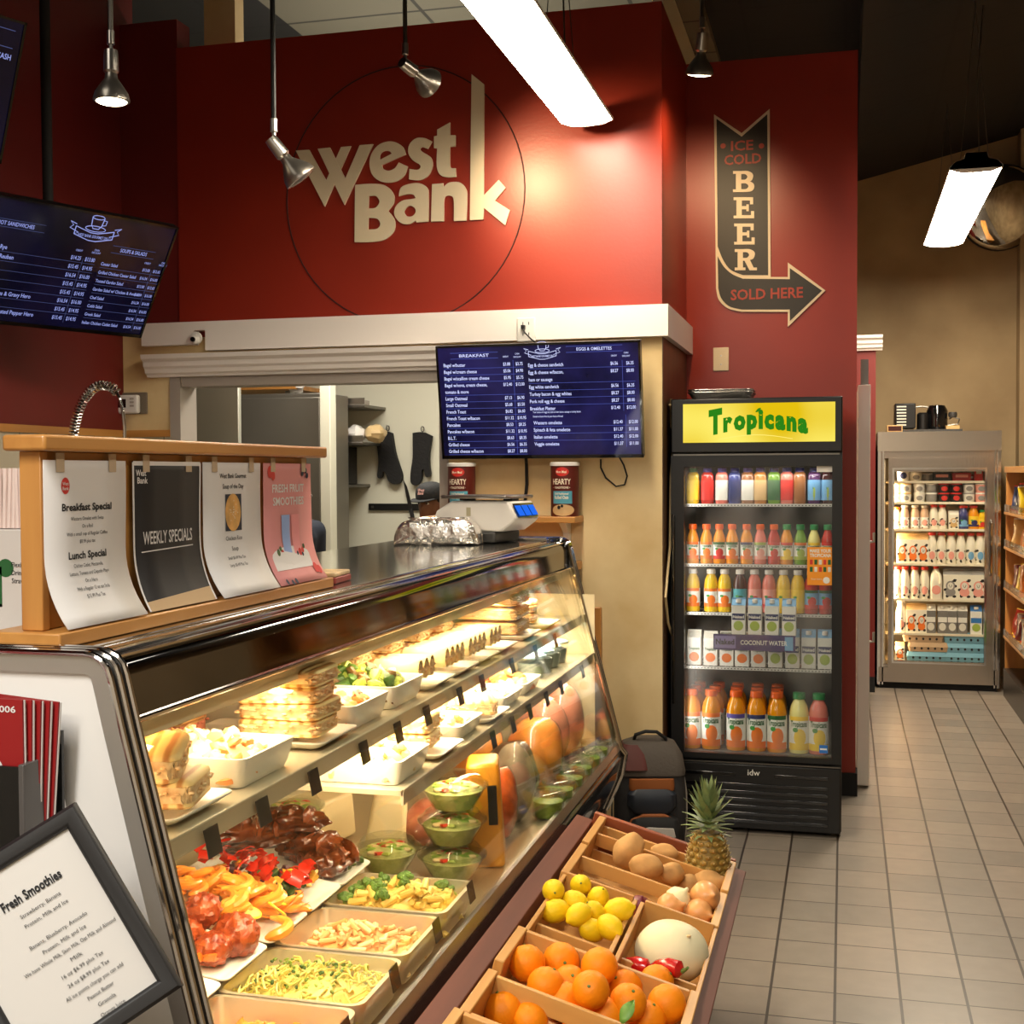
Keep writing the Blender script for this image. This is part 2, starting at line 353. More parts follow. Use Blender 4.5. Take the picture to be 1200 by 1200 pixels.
# ================================================================== STRUCTURE
YW, YB, XL, XC = 5.95, 6.90, -3.63, -.82
WN = {'wall_back_end': 'wall_back', 'wall_back_left_pier': 'wall_back', 'wall_back_lower': 'wall_back', 'wall_back_pier': 'wall_back', 'wall_back_header': 'wall_back', 'wall_back_sill': 'wall_back', 'wall_side': 'wall_right', 'wall_side_panel': 'wall_right', 'wall_side_edge': 'wall_right', 'wall_beer': 'wall_back', 'wall_left_lower': 'wall_left', 'trim_3_main': 'trim_10', 'trim_3_camera_gap': 'trim_11', 'baseboard_beer': 'baseboard_back', 'ceiling_kitchen_side': 'ceiling', 'ceiling_behind_sign': 'ceiling', 'wall_upper_end': 'wall_back', 'wall_far_return': 'wall_far', 'wall_walk_in': 'wall_far', 'baseboard_walk_in': 'baseboard_far', 'wall_kitchen_back': 'wall_far', 'wall_kitchen_left': 'wall_left', 'wall_kitchen_right': 'wall_right'}
def wbox(name, m, *b, **k):
    name = WN.get(name, name)
    return struct(MB().bx(*b).build(name, m, smooth=False, **k))
fl = wbox('floor', floor_mat(), -5.2, 3.2, -2.6, 11.6, -.1, 0)
# main red wall with the pass-through below it
wbox('wall_back', red_wall, -3.30, XC, YW, YW+.14, 2.40, 3.87)
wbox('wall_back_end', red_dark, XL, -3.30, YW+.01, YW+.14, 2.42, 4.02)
wbox('wall_back_left_pier', beige_wall, XL, -3.355, YW+.005, YW+.14, 1.93, 2.42)
wbox('wall_back_lower', grid_mat('beige_wall_tile', (196, 186, 164), (128, 118, 100), .2, .2, axes=(0, 2), half=.003, rough=.3), XL, -3.355, YW+.005, YW+.14, 0, 1.90)
wbox('wall_back_pier', beige_wall, -1.86, XC, YW, YW+.14, 0, 2.40)
wbox('wall_back_header', beige_wall, -3.355, -1.86, YW+.004, YW+.14, 2.17, 2.40)
wbox('wall_back_sill', beige_wall, -3.355, -1.86, YW, YW+.14, 0, 1.02)
wbox('wall_side', red_wall, XC-.14, XC, YW+.14, YB, 2.40, 3.87)
wbox('wall_side_panel', brownwood, XC-.14, XC, YW+.14, YB, 0, 2.40)
wbox('wall_side_edge', brownwood, XC, XC+.004, YW, YW+.14, 0, 2.40)
wbox('wall_beer', red_wall, XC-.14, .062, YB, YB+.12, 0, 3.87)
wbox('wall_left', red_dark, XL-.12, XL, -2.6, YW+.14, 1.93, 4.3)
wbox('wall_left_lower', grid_mat('beige_wall_tile_side', (196, 186, 164), (128, 118, 100), .2, .2, axes=(1, 2), half=.003, rough=.3, off=(.08, .1)), XL-.12, XL, -2.6, YW+.14, 0, 1.90)
wbox('trim_1', oak, XL, XL+.014, -2.6, YW, 1.895, 1.93)
wbox('trim_2', oakx, XL, -3.355, YW-.012, YW+.005, 1.895, 1.93)
# white fascia band round the corner, and the crown moulding over the hatch
wbox('trim_3', white_trim, -3.49, -3.19, YW-.05, YW-.001, 2.36, 2.474)
wbox('trim_3_main', white_trim, -3.13, XC+.034, YW-.05, YW-.001, 2.328, 2.474)
wbox('trim_3_camera_gap', white_trim, -3.19, -3.13, YW-.05, YW-.001, 2.43, 2.474)
wbox('trim_4', white_trim, XC+.005, XC+.034, YW-.001, YB-.002, 2.328, 2.474)
cp = [(0, 0), (-.025, 0), (-.03, .012), (-.045, .02), (-.05, .04), (-.062, .052), (-.065, .075), (-.085, .09), (-.09, .112), (0, .112)]
struct(MB().loft([[(x, YW+p[0], 2.200+p[1]) for p in cp] for x in (-3.475, -1.86)]).build('trim_5', white_trim, smooth=False))
jamb = mat('grey_jamb_paint', (168, 158, 148), .45)
wbox('trim_6', jamb, -3.355, -3.296, YW-.01, YW+.16, 1.02, 2.199)
wbox('trim_7', jamb, -1.905, -1.86, YW-.01, YW+.16, 1.02, 2.199)
wbox('trim_8', jamb, -3.29, -1.91, YW-.004, YW+.15, 2.15, 2.198)
wbox('baseboard_beer', black_matte, -.1, .072, YB-.015, YB+.13, 0, .12)
# ceiling: light tile over the kitchen side, black over the shop, raked over the far aisle
wbox('ceiling_kitchen_side', olive_ceiling, -3.30, XC, YW+.3, 9.4, 4.45, 4.5)
wbox('ceiling', black_ceiling, -5.2, .09, -2.6, YW+.3, 4.55, 4.6)
wbox('ceiling', black_ceiling, -5.2, -3.30, YW+.3, 9.4, 4.45, 4.5)
wbox('ceiling_behind_sign', black_ceiling, XC, .09, YW+.3, 11.4, 4.5, 4.55)
zc = lambda x: 4.13+.235*(x-.1)
struct(MB().hexa([(.09, -2.6, zc(.09)), (3.2, -2.6, zc(3.2)), (3.2, 11.6, zc(3.2)), (.09, 11.6, zc(.09)), (.09, -2.6, zc(.09)+.5), (3.2, -2.6, zc(3.2)+.1), (3.2, 11.6, zc(3.2)+.1), (.09, 11.6, zc(.09)+.5)]).build('ceiling', black_ceiling, smooth=False))
wbox('wall_upper_end', beige_wall, -3.30, -3.12, YW+.3, YW+.4, 3.6, 4.45)
# far aisle
wbox('wall_far', khaki_wall, -.9, 1.36, 11.2, 11.32, 0, 4.6)
wbox('wall_far_return', khaki_wall, 1.36, 3.2, 11.0, 11.32, 0, 5.2)
wbox('wall_right', khaki_wall, 3.1, 3.2, -2.6, 11.0, 0, 5.2)
wbox('wall_front', mat('shopfront_cream', (214, 204, 188), .6), -5.2, 3.2, -2.7, -2.6, 0, 4.6)
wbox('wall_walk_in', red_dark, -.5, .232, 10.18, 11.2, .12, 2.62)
wbox('baseboard_walk_in', black_matte, -.5, .234, 10.178, 11.2, 0, .12)
struct(MB().loft([[(x, 10.18+p[0], 2.62+p[1]) for p in cp] for x in (-.5, .28)]).build('trim_9', white_trim, smooth=False))
# white cold-room door standing at the end of the red wall
d = T('cold_room_door', 'white cold-room door edge standing open at the end of the red sign wall', 'door', (.105, 7.14, 0))
MB().bx(-.035, .03, -.06, .62, .012, 2.16).build('door_leaf', mat('white_door_enamel', (238, 230, 218), .4), d, bevel=.004)
h = MB(); h.m = 0
for z in (.78, 1.32): h.tube([(.03, .02, z), (.052, .02, z), (.052, .02, z+.05)], .008)
h.build('handle', steel, d)
b = MB()
for k, z in enumerate((1.02, 1.2, 1.38, 1.5)): b.bx(.0305, .0315, .12, .36, z, z+.07)
b.build('notice', red_dark, d, smooth=False)
b = MB()
b.bx(-.02, .02, .0, .1, 2.161, 2.3); b.build('hinge_bracket', steel_dk, d, smooth=False)
# kitchen beyond the hatch
wbox('wall_kitchen_back', kitchen_white, -4.9, -.96, 8.6, 8.7, 0, 4.44)
wbox('wall_kitchen_left', kitchen_white, -4.95, -4.9, 6.3, 8.6, 0, 4.44)
wbox('wall_kitchen_right', kitchen_white, -1.02, -.96, YB+.13, 8.6, 0, 4.44)

# ================================================================== SIGNS ON THE RED WALLS
ivory = mat('ivory_sign_vinyl', (226, 208, 176), .45)
def pix_loops(pts, ox, oy, s, Y, seg=5, corner=False):
    out = []
    for lp in pts:
        q = [(p[0], p[1], 1) for p in lp] if corner else lp
        q = crom(q, seg)
        out.append([(a.x, a.z) for a in (atY(ox+x/s, oy+y/s, Y) for x, y in q)])
    return out
def wall_letter(mb, loops, Y, d):
    vs, fs = shape2d(loops, d)
    mb.add([(p.x, Y-d/2-p.z, p.y) for p in vs], fs)
c1 = 1
LET = {
 'W': [[(110, 388, 1), (172, 384, 1), (252, 528, 1), (322, 371, 1), (368, 367, 1), (245, 650, 1)]],
 'W2': [[(213, 380, 1), (270, 374, 1), (342, 520, 1), (410, 363, 1), (472, 358, 1), (338, 642, 1)]],
 'e': [[(625, 405, 1), (612, 372), (582, 351), (545, 345), (500, 360), (467, 398), (455, 445), (465, 495), (495, 526), (540, 538), (588, 528), (620, 500), (634, 462, 1), (592, 443, 1), (574, 470), (545, 482), (518, 472), (514, 455, 1)],
       [(503, 432, 1), (505, 405), (522, 390), (545, 389), (560, 402, 1)]],
 's': [[(748, 345, 1), (712, 329), (672, 331), (642, 360), (637, 400), (658, 433), (688, 452), (694, 466), (680, 478), (642, 474, 1), (640, 522, 1), (690, 526), (730, 505), (750, 460), (742, 420), (705, 395), (692, 382), (702, 371), (728, 380, 1)]],
 't': [[(832, 256, 1), (772, 290, 1), (772, 318, 1), (757, 322, 1), (757, 375, 1), (772, 377, 1), (770, 460), (785, 500), (820, 513), (860, 510, 1), (858, 470, 1), (840, 470), (832, 455), (832, 370, 1), (857, 368, 1), (857, 316, 1), (832, 316, 1)]],
 'B': [[(388, 548, 1), (470, 543), (530, 552), (567, 590), (568, 632), (542, 670, 1), (572, 712), (570, 762), (530, 802), (470, 815), (385, 816, 1)],
       [(452, 600, 1), (484, 600), (502, 626), (484, 655), (450, 658, 1)], [(450, 702, 1), (490, 706), (506, 731), (490, 754), (448, 757, 1)]],
 'a': [[(592, 602, 1), (602, 562), (640, 544), (690, 541), (725, 562), (732, 600), (730, 720, 1), (674, 724, 1), (673, 714, 1), (640, 732), (600, 725), (572, 690), (578, 650), (610, 622), (650, 615), (672, 611, 1), (660, 594), (630, 592)],
       [(617, 672), (640, 645), (666, 656), (671, 676), (655, 695), (630, 694)]],
 'n': [[(748, 545, 1), (800, 541, 1), (800, 560, 1), (830, 537), (880, 538), (908, 570), (912, 612), (908, 716, 1), (850, 717, 1), (850, 625), (838, 600), (814, 600), (804, 622), (803, 718, 1), (743, 720, 1)]],
 'k': [[(933, 30, 1), (992, 78, 1), (990, 598, 1), (1060, 525, 1), (1092, 562, 1), (1042, 622, 1), (1112, 667, 1), (1090, 737, 1), (990, 655, 1), (988, 710, 1), (925, 713, 1)]]}
t = T('shop_sign', 'large ivory WEST BANK lettering on the red wall above the hatch', 'sign', (0, 0, 0))
for i, (k, lp) in enumerate(LET.items()):
    m = MB(); wall_letter(m, pix_loops(lp, 320, 80, 4, YW-.002), YW-.002, .010 if k != 'W2' else .012)
    m.build('letter', ivory, t, smooth=False)
cx, cz, cr_ = -2.085, 3.055, .612
m = MB(); m.tube([(cx+cr_*math.cos(2*PI*i/72), YW-.001, cz+cr_*1.02*math.sin(2*PI*i/72)) for i in range(72)], .0035, 6, True)
m.build('ring', mat('ring_groove', (52, 12, 10), .5), t)
# beer arrow
t = T('beer_arrow_sign', 'bent black arrow sign reading ICE COLD BEER SOLD HERE on the red wall', 'sign')
sign_dark = mat('sign_charcoal', (42, 38, 34), .5); sign_red = mat('sign_red', (164, 58, 40), .5)
L3 = lambda lp, Y, seg=6: pix_loops(lp, 800, 0, 3, Y, seg)
m = MB(); wall_letter(m, L3([[(111, 404, 1), (208, 470, 1), (306, 385, 1), (310, 975, 1), (370, 975, 1), (370, 924, 1), (502, 1022, 1), (370, 1150, 1), (370, 1097, 1), (208, 1097, 1), (160, 1085), (128, 1055), (118, 1015, 1)]], YB), YB-.001, .012)
m.build('border', ivory, t, smooth=False)
m = MB()
wall_letter(m, L3([[(120, 420, 1), (208, 483, 1), (298, 404, 1), (301, 969, 1), (212, 968, 1), (170, 950), (143, 915), (124, 868, 1)]], YB), YB-.010, .005)
wall_letter(m, L3([[(124, 902, 1), (145, 938), (175, 965), (212, 981, 1), (377, 983, 1), (377, 944, 1), (490, 1023, 1), (377, 1130, 1), (377, 1089, 1), (208, 1089, 1), (165, 1078), (137, 1050), (126, 1015, 1)]], YB), YB-.010, .005)
m.build('panel', sign_dark, t, smooth=False)
def on_sign(m, txt, x, y, w, hpx, bold=.02):
    p = atY(800+x/3, y/3, YB-.018); a = atY(800+(x-w/2)/3, y/3, YB-.018); b = atY(800+(x+w/2)/3, y/3, YB-.018)
    m.T = Mx(((1, 0, 0, p.x), (0, 0, -1, p.y), (0, 1, 0, p.z), (0, 0, 0, 1)))
    m.fit(txt, 0, 0, hpx/3*YB/FPX/.72, b.x-a.x, bold)
m = MB(); on_sign(m, 'ICE', 209, 528, 76, 34); on_sign(m, 'COLD', 211, 576, 128, 34); on_sign(m, 'SOLD HERE', 295, 1050, 252, 36)
m.T = None
for x in (142, 277):
    p = atY(800+x/3, 513/3, YB-.018); m.disc(p.x, p.y, p.z, .014)
m.build('red_lettering', sign_red, t, smooth=False)
# slab-serif B E E R
m = MB()
def slab(ch, x, y, w, h):
    """one slab letter, x/y top-left in sign pixels"""
    R = []
    rc = lambda a, b, c, d: R.append([(x+a*w, y+b*h, 1), (x+c*w, y+b*h, 1), (x+c*w, y+d*h, 1), (x+a*w, y+d*h, 1)])
    rc(.14, 0, .40, 1); rc(0, 0, .5, .13); rc(0, .87, .52 if ch != 'E' else .6, 1)
    if ch == 'E':
        rc(.4, 0, .95, .15); rc(.8, .1, .95, .33); rc(.4, .42, .7, .57); rc(.62, .34, .74, .66); rc(.4, .85, 1, 1); rc(.85, .66, 1, .9)
    else:
        lo = [[(x+.38*w, y, 1), (x+.72*w, y), (x+.95*w, y+.12*h), (x+.97*w, y+.3*h), (x+.84*w, y+.48*h), (x+.38*w, y+.55*h, 1)], [(x+.40*w, y+.14*h, 1), (x+.6*w, y+.15*h), (x+.7*w, y+.27*h), (x+.6*w, y+.4*h), (x+.4*w, y+.41*h, 1)]]
        wall_letter(m, L3(lo, YB), YB-.0155, .003)
        if ch == 'B':
            lo = [[(x+.38*w, y+.44*h, 1), (x+.75*w, y+.47*h), (x+1.0*w, y+.6*h), (x+1.02*w, y+.82*h), (x+.85*w, y+.97*h), (x+.38*w, y+h, 1)], [(x+.40*w, y+.58*h, 1), (x+.64*w, y+.59*h), (x+.75*w, y+.72*h), (x+.64*w, y+.85*h), (x+.4*w, y+.86*h, 1)]]
            wall_letter(m, L3(lo, YB), YB-.0158, .003)
        else:
            wall_letter(m, L3([[(x+.45*w, y+.5*h, 1), (x+.72*w, y+.46*h, 1), (x+.92*w, y+.87*h, 1), (x+1.08*w, y+.87*h, 1), (x+1.08*w, y+h, 1), (x+.72*w, y+h, 1)]], YB), YB-.0158, .003)
    for i, r in enumerate(R): wall_letter(m, L3([r], YB), YB-.0150-.0003*i, .003)
for i, (ch, y) in enumerate(zip('BEER', (604, 696, 788, 878))): slab(ch, 178+i*2, y, 72, 74)
m.build('ivory_lettering', ivory, t, smooth=False)
# blank plate on the red wall, corner of the fascia
p = atY(845, 421, YB); t = T('wall_plate', 'ivory blank cover plate on the red wall above the juice cooler', 'wall plate', (p.x, YB, p.z))
MB().bx(-.041, .041, -.008, -.0005, -.062, .062).build('cover', ivory, t, bevel=.003)
m = MB()
for z in (-.028, .018): m.cyl((0, -.0081, z), (0, -.0095, z), .004, n=8)
m.build('screw', steel, t)
# ================================================================== SCREENS
navy = mat('screen_navy', (10, 11, 34), .12, noise=(3, 0), c2=(34, 32, 92), emit=0)
nb = navy.node_tree; bs = nb.nodes['Principled BSDF']
rampn = [n for n in nb.nodes if n.type == 'VALTORGB'][0]; nb.links.new(rampn.outputs[0], bs.inputs['Emission Color']); bs.inputs['Emission Strength'].default_value = .4
navy_dim = mat('screen_navy_dim', (5, 5, 12), .1, noise=(2.5, 0), c2=(14, 14, 44)); nb = navy_dim.node_tree; bs = nb.nodes['Principled BSDF']
rampn = [n for n in nb.nodes if n.type == 'VALTORGB'][0]; nb.links.new(rampn.outputs[0], bs.inputs['Emission Color']); bs.inputs['Emission Strength'].default_value = .5
lit = glow('screen_lettering', (206, 212, 255), 1.15); lit_dim = glow('screen_lettering_dim', (160, 170, 240), .85); rule = glow('screen_rule', (96, 110, 215), .7); rule_d = glow('screen_rule_dim', (110, 120, 180), .4)
def frame_mx(o, h, n):
    """matrix with local x along h, z along n (outward), y up the screen"""
    h = V(h).normalized(); n = V(n); n = (n-h*n.dot(h)).normalized(); y = n.cross(h)
    return Mx(((h.x, y.x, n.x, o[0]), (h.y, y.y, n.y, o[1]), (h.z, y.z, n.z, o[2]), (0, 0, 0, 1)))
def screen(label, M, W, H, draw, mats, group=None):
    t = T('menu_screen', label, 'tv', group=group); t.matrix_world = M
    MB().bx(-W/2, W/2, -H/2, H/2, -.045, -.006).build('casing', black_satin, t, bevel=.004)
    m = MB(); 
    for b in ((-W/2, W/2, H/2-.010, H/2), (-W/2, W/2, -H/2, -H/2+.016), (-W/2, -W/2+.010, -H/2, H/2), (W/2-.010, W/2, -H/2, H/2)): m.bx(b[0], b[1], b[2], b[3], -.006, .001)
    m.build('bezel', black_gloss, t, smooth=False)
    dsp = MB().quad((-W/2+.01, -H/2+.016, -.004), (W/2-.01, -H/2+.016, -.004), (W/2-.01, H/2-.01, -.004), (-W/2+.01, H/2-.01, -.004)).build('display', mats[0], t, smooth=False)
    a, b = MB(), MB(); draw(a, b, W, H); a.build('lettering', mats[1], dsp, smooth=False); b.build('rules', mats[2], dsp, smooth=False)
    return t
def emblem(a, x, y, s):
    for z0, pts in ((0, [(-1.05, .02), (-.6, -.1), (-.2, -.2), (.2, -.2), (.6, -.1), (1.05, .02)]), (0, [(-1.05, .42), (-.6, .3), (-.2, .2), (.2, .2), (.6, .3), (1.05, .42)])):
        a.tube([(x+px*s, y+py*s, -.0028) for px, py in pts], s*.025, 4)
    for sx in (-1, 1):
        a.tube([(x+sx*px*s, y+py*s, -.0028) for px, py in ((1.05, .42), (1.05, .02), (.85, .12), (1.35, .3), (1.2, .45), (1.4, .62), (1.05, .52))], s*.022, 4)
    a.tube([(x+math.cos(i*PI/8)*.55*s, y+.42*s+math.sin(i*PI/8)*.14*s, -.0028) for i in range(16)], s*.02, 4, True)
    a.tube([(x+px*s, y+py*s, -.0028) for px, py in ((-.33, 1.0), (-.28, .6), (-.15, .42), (.15, .42), (.28, .6), (.33, 1.0))], s*.022, 4)
    a.tube([(x+math.cos(i*PI/6)*.33*s, y+s+math.sin(i*PI/6)*.1*s, -.0028) for i in range(12)], s*.02, 4, True)
    a.tube([(x+px*s, y+py*s, -.0028) for px, py in ((.31, .9), (.5, .88), (.48, .66), (.27, .62))], s*.022, 4)
    a.fit('WEST BANK GOURMET DELI', x, y-.04*s, s*.2, s*1.7, .01, -.002)
def rows(a, b, x0, x1, xp1, xp2, y, dy, items, sz, xs=None):
    for it in items:
        nm, p1, p2, gap = it if len(it) > 3 else tuple(it)+(1,)
        a.text(nm, x0, y, sz, .8, .012, -.002, 0)
        if p1:
            a.text(p1, xp1, y, sz*.95, .72, .012, -.002, .5); a.text(p2, xp2, y, sz*.95, .72, .012, -.002, .5)
        if gap and p1 or gap == 2: b.quad((x0, y-dy*.30, -.003), (x1, y-dy*.30, -.003), (x1, y-dy*.30+.0016, -.003), (x0, y-dy*.30+.0016, -.003))
        y -= dy*(.72 if gap == 0 and not p1 and nm.startswith(('Your', 'Serv')) else 1)
    b.quad(((xp1+xp2)/2, y+dy*.7, -.003), ((xp1+xp2)/2+.0016, y+dy*.7, -.003), ((xp1+xp2)/2+.0016, H0, -.003), ((xp1+xp2)/2, H0, -.003))
def head(a, b, txt, x, y, s, w):
    a.fit(txt, x, y, s, w*.62, .012, -.002)
    for yy in (y+s*.95, y-s*.4): b.quad((x-w/2, yy, -.003), (x+w/2, yy, -.003), (x+w/2, yy+.002, -.003), (x-w/2, yy+.002, -.003))
def draw_breakfast(a, b, W, H):
    global H0
    u = W/1070; X = lambda p: -W/2+(p-45)*u; Y = lambda p: H/2-(p-68)*H/592
    head(a, b, 'BREAKFAST', X(250), Y(130), .020, .23); head(a, b, 'EGGS & OMELETTES', X(880), Y(112), .020, .26); emblem(a, X(612), Y(137), .062)
    for x, y in ((418, 136), (980, 146)): a.text('CREDIT', X(x), Y(y), .010, .8, .01, -.002); a.text('CASH', X(x+62), Y(y-13), .010, .8, .01, -.002); a.text('DISCOUNT', X(x+62), Y(y+3), .010, .7, .01, -.002)
    H0 = Y(150)
    rows(a, b, X(83), X(510), X(422), X(488), Y(178), .0310*H/.53, [('Bagel w/butter', '$3.88', '$3.75'), ('Bagel w/cream cheese', '$5.06', '$4.90'), ('Bagel w/scallion cream cheese', '$5.95', '$5.75'), ('Bagel w/nova, cream cheese,', '$12.40', '$12.00', 0), ('tomato & more', '', '', 2), ('Large Oatmeal', '$7.13', '$6.90'), ('Small Oatmeal', '$5.68', '$5.50'), ('French Toast', '$6.82', '$6.60'), ('French Toast w/bacon', '$11.32', '$10.95'), ('Pancakes', '$8.53', '$8.25'), ('Pancakes w/bacon', '$11.32', '$10.95'), ('B.L.T.', '$8.63', '$8.35'), ('Grilled cheese', '$6.56', '$6.35'), ('Grilled cheese w/bacon', '$8.27', '$8.00')], .0225)
    H0 = Y(165)
    rows(a, b, X(535), X(1085), X(980), X(1060), Y(188), .0332*H/.53, [('Egg & cheese sandwich', '$6.56', '$6.35'), ('Egg & cheese w/bacon,', '$8.27', '$8.00', 0), ('ham or sausage', '', '', 2), ('Egg white sandwich', '$6.56', '$6.35'), ('Turkey bacon & egg whites', '$8.27', '$8.00'), ('Pork roll egg & cheese', '$8.27', '$8.00'), ('Breakfast Platter', '$12.40', '$12.00', 0)], .0225)
    yy = Y(425)
    for l in ('Your choice of 3 eggs any style w/ ham, bacon, sausage or turkey bacon.', 'Served w/ home fries & your choice of bread'): a.text(l, X(548), yy, .0125, .62, .008, -.002, 0); yy -= .020
    H0 = Y(440)
    rows(a, b, X(548), X(1095), X(990), X(1068), Y(484), .0328*H/.53, [('Western omelette', '$12.40', '$12.00'), ('Spinach & feta omelette', '$11.37', '$11.00'), ('Italian omelette', '$12.40', '$12.00'), ('Veggie omelette', '$11.37', '$11.00', 0)], .0225)
TILT = math.radians(11)
tl, tr = atY(510, 404, 5.71), atY(750, 400, 5.71); Wt = (tr-tl).length
n = V((0, -math.cos(TILT), -math.sin(TILT))); vdn = V((0, math.sin(TILT), -math.cos(TILT))); Ht = .535
ctr = (tl+tr)/2+vdn*Ht/2
tv = screen('large navy breakfast and omelette menu screen on the ochre wall above the oat tubs', frame_mx(ctr, (1, 0, 0), n), Wt, Ht, draw_breakfast, (navy, lit, rule))
MB().bx(-.2, .2, -.12, .12, -.12, -.045).build('wall_bracket', black_matte, tv, smooth=False)
def draw_hot(a, b, W, H):
    global H0
    head(a, b, 'HOT SANDWICHES', -.28*W, .285*H, .024, .26); head(a, b, 'SOUPS & SALADS', .31*W, .215*H, .024, .22); emblem(a, .085*W, .30*H, .088)
    for x, y in ((.04*W, .17*H), (.40*W, .15*H)): a.text('CREDIT', x, y, .012, .8, .01, -.002); a.text('CASH', x+.085*W, y+.012, .012, .8, .01, -.002); a.text('DISCOUNT', x+.085*W, y, .012, .7, .01, -.002)
    H0 = .12*H
    rows(a, b, -.47*W, .135*W, .035*W, .105*W, .10*H, .073*H, [('Hot Pastrami on Rye', '$14.25', '$13.80'), ('Hot Corned Beef Reuben', '$15.45', '$14.95'), ('Philly Cheesesteak', '$16.54', '$16.00'), ('Meatball Parm Hero', '$15.45', '$14.95'), ('Roast Beef Hero', '$15.45', '$14.95'), ('Sausage, Peppers, Onions & Gravy Hero', '$16.54', '$16.00'), ('Chicken Cutlet Hero', '$15.45', '$14.95'), ('Chicken, Mozzarella & Roasted Pepper Hero', '$15.45', '$14.95', 0)], .026)
    H0 = .10*H
    rows(a, b, .165*W, .49*W, .405*W, .462*W, .085*H, .073*H, [('Caesar Salad', '$13.00', '$12.65'), ('Grilled Chicken Caesar Salad', '$16.54', '$16.00'), ('Tossed Garden Salad', '$13.00', '$12.65'), ('Garden Salad w/ Chicken & Avocado', '$16.54', '$16.00'), ('Chef Salad', '$16.54', '$16.00'), ('Cobb Salad', '$16.54', '$16.00'), ('Greek Salad', '$16.54', '$16.00'), ('Italian Chicken Cutlet Salad', '$16.54', '$16.00', 0)], .0205)
def corner_screen(label, px, Y, az, Hh, W, target, draw, mats):
    trp = atY(*px, Y); h = V((math.sin(az), math.cos(az), 0)); n0 = V((math.cos(az), -math.sin(az), 0)); best = None
    for k in range(0, 50):
        t_ = math.radians(k); vd = V((0, 0, -1))*math.cos(t_)-n0*math.sin(t_); q = trp+vd*Hh-V((0, 0, CH)); z = q.dot(CF)
        x = 600+FPX*q.dot(CR)/z
        e = abs(x-target[0])
        if best is None or e < best[0]: best = (e, vd, t_)
    vd, t_ = best[1], best[2]; nn = n0*math.cos(t_)-V((0, 0, 1))*math.sin(t_)
    s = screen(label, frame_mx(trp-h*W/2+vd*Hh/2, h, nn), W, Hh, draw, mats)
    MB().bx(-.12, .12, -.1, .1, -.16, -.045).build('mounting_plate', black_matte, s, smooth=False)
    top = s.matrix_world.inverted() @ (s.matrix_world @ V((0, 0, -.14))+V((0, 0, 4.55-(s.matrix_world @ V((0, 0, -.14))).z)))
    MB().cyl((0, 0, -.13), tuple(top), .022).build('ceiling_pole', black_matte, s)
    return s
corner_screen('dark tilted menu screen listing hot sandwiches and salads hanging by the dark red side wall', (210, 267), 5.15, math.radians(22.5), .545, .97, (165, 416), draw_hot, (navy_dim, lit_dim, rule_d))
def draw_side(a, b, W, H):
    for k, y in enumerate((.42, .30)): b.quad((.1*W, y*H, -.003), (.46*W, y*H, -.003), (.46*W, y*H+.003, -.003), (.1*W, y*H+.003, -.003))
    a.text('CREDIT  CASH', .38*W, .22*H, .03, .8, .01, -.002); a.text('$9.95', .38*W, .02*H, .03, .8, .01, -.002); a.text('COLD SANDWICHES', .2*W, .34*H, .03, .8, .01, -.002)
corner_screen('dark menu screen hung highest, by the dark red side wall', (32, 27), 4.35, math.radians(22.5), .545, .97, (1, 165), draw_side, (navy_dim, lit_dim, rule_d))
# ================================================================== HANGING LIGHTS
tube_glow = glow('strip_diffuser_glow', (255, 240, 214), 38); tube_glow2 = glow('far_strip_diffuser_glow', (255, 240, 214), 78); fix_white = mat('fixture_white', (236, 228, 216), .5)
def strip(label, x, z, y0, y1, w, wires, gm=None):
    t = T('strip_light', label, 'strip light', (x, 0, z)); hw = w/2
    prof = [(-hw, 0), (-hw, .012), (-hw*.8, .04), (-hw*.45, .055), (-hw*.4, .085), (hw*.4, .085), (hw*.45, .055), (hw*.8, .04), (hw, .012), (hw, 0)]
    m = MB(); m.loft([[(p[0], y, p[1]) for p in prof] for y in (y0, y1)]); m.build('housing', fix_white, t)
    m = MB(); m.loft([[(-hw*.97, y, -.001), (-hw*.7, y, -.012), (0, y, -.017), (hw*.7, y, -.012), (hw*.97, y, -.001)] for y in (y0+.012, y1-.012)]); m.build('diffuser', gm or tube_glow, t)
    m = MB()
    for y in (y0, y1-.012): m.loft([[(p[0]*1.01, yy, p[1]) for p in prof]+[(hw*.6, yy, -.018), (0, yy, -.022), (-hw*.6, yy, -.018)] for yy in (y, y+.012)])
    m.build('end_caps', fix_white, t)
    m = MB()
    for y in wires:
        for sx in (-1, 1): m.tube([(sx*hw*.55, y, .05), (sx*hw*.1, y, .75), (0, y, zc(max(x, .1))-z if x > .05 else 4.55-z)], .0022, 5)
    m.tube([(hw*.2, wires[0]+.02, .08), (hw*.1, wires[0]+.02, .5), (hw*.3, wires[0], .9)], .004, 5)
    m.build('hanger_wire', steel_dk, t); return t
a = atY(688, 143, 5.8); strip('long white strip light hanging in front of the red lettered wall', a.x, a.z, 3.3, 5.8, .242, (5.2, 3.6))
a = atY(1144, 197, 7.4); strip('white strip light hanging over the far aisle before the round mirror', a.x, a.z, 7.4, 9.8, .272, (7.5, 9.5), tube_glow2)
par_silver = mat('lamp_silver', (150, 144, 136), .3, .9); lens_off = mat('lamp_lens', (120, 112, 100), .15); bulb_on = glow('lamp_lens_glow', (255, 236, 196), 14)
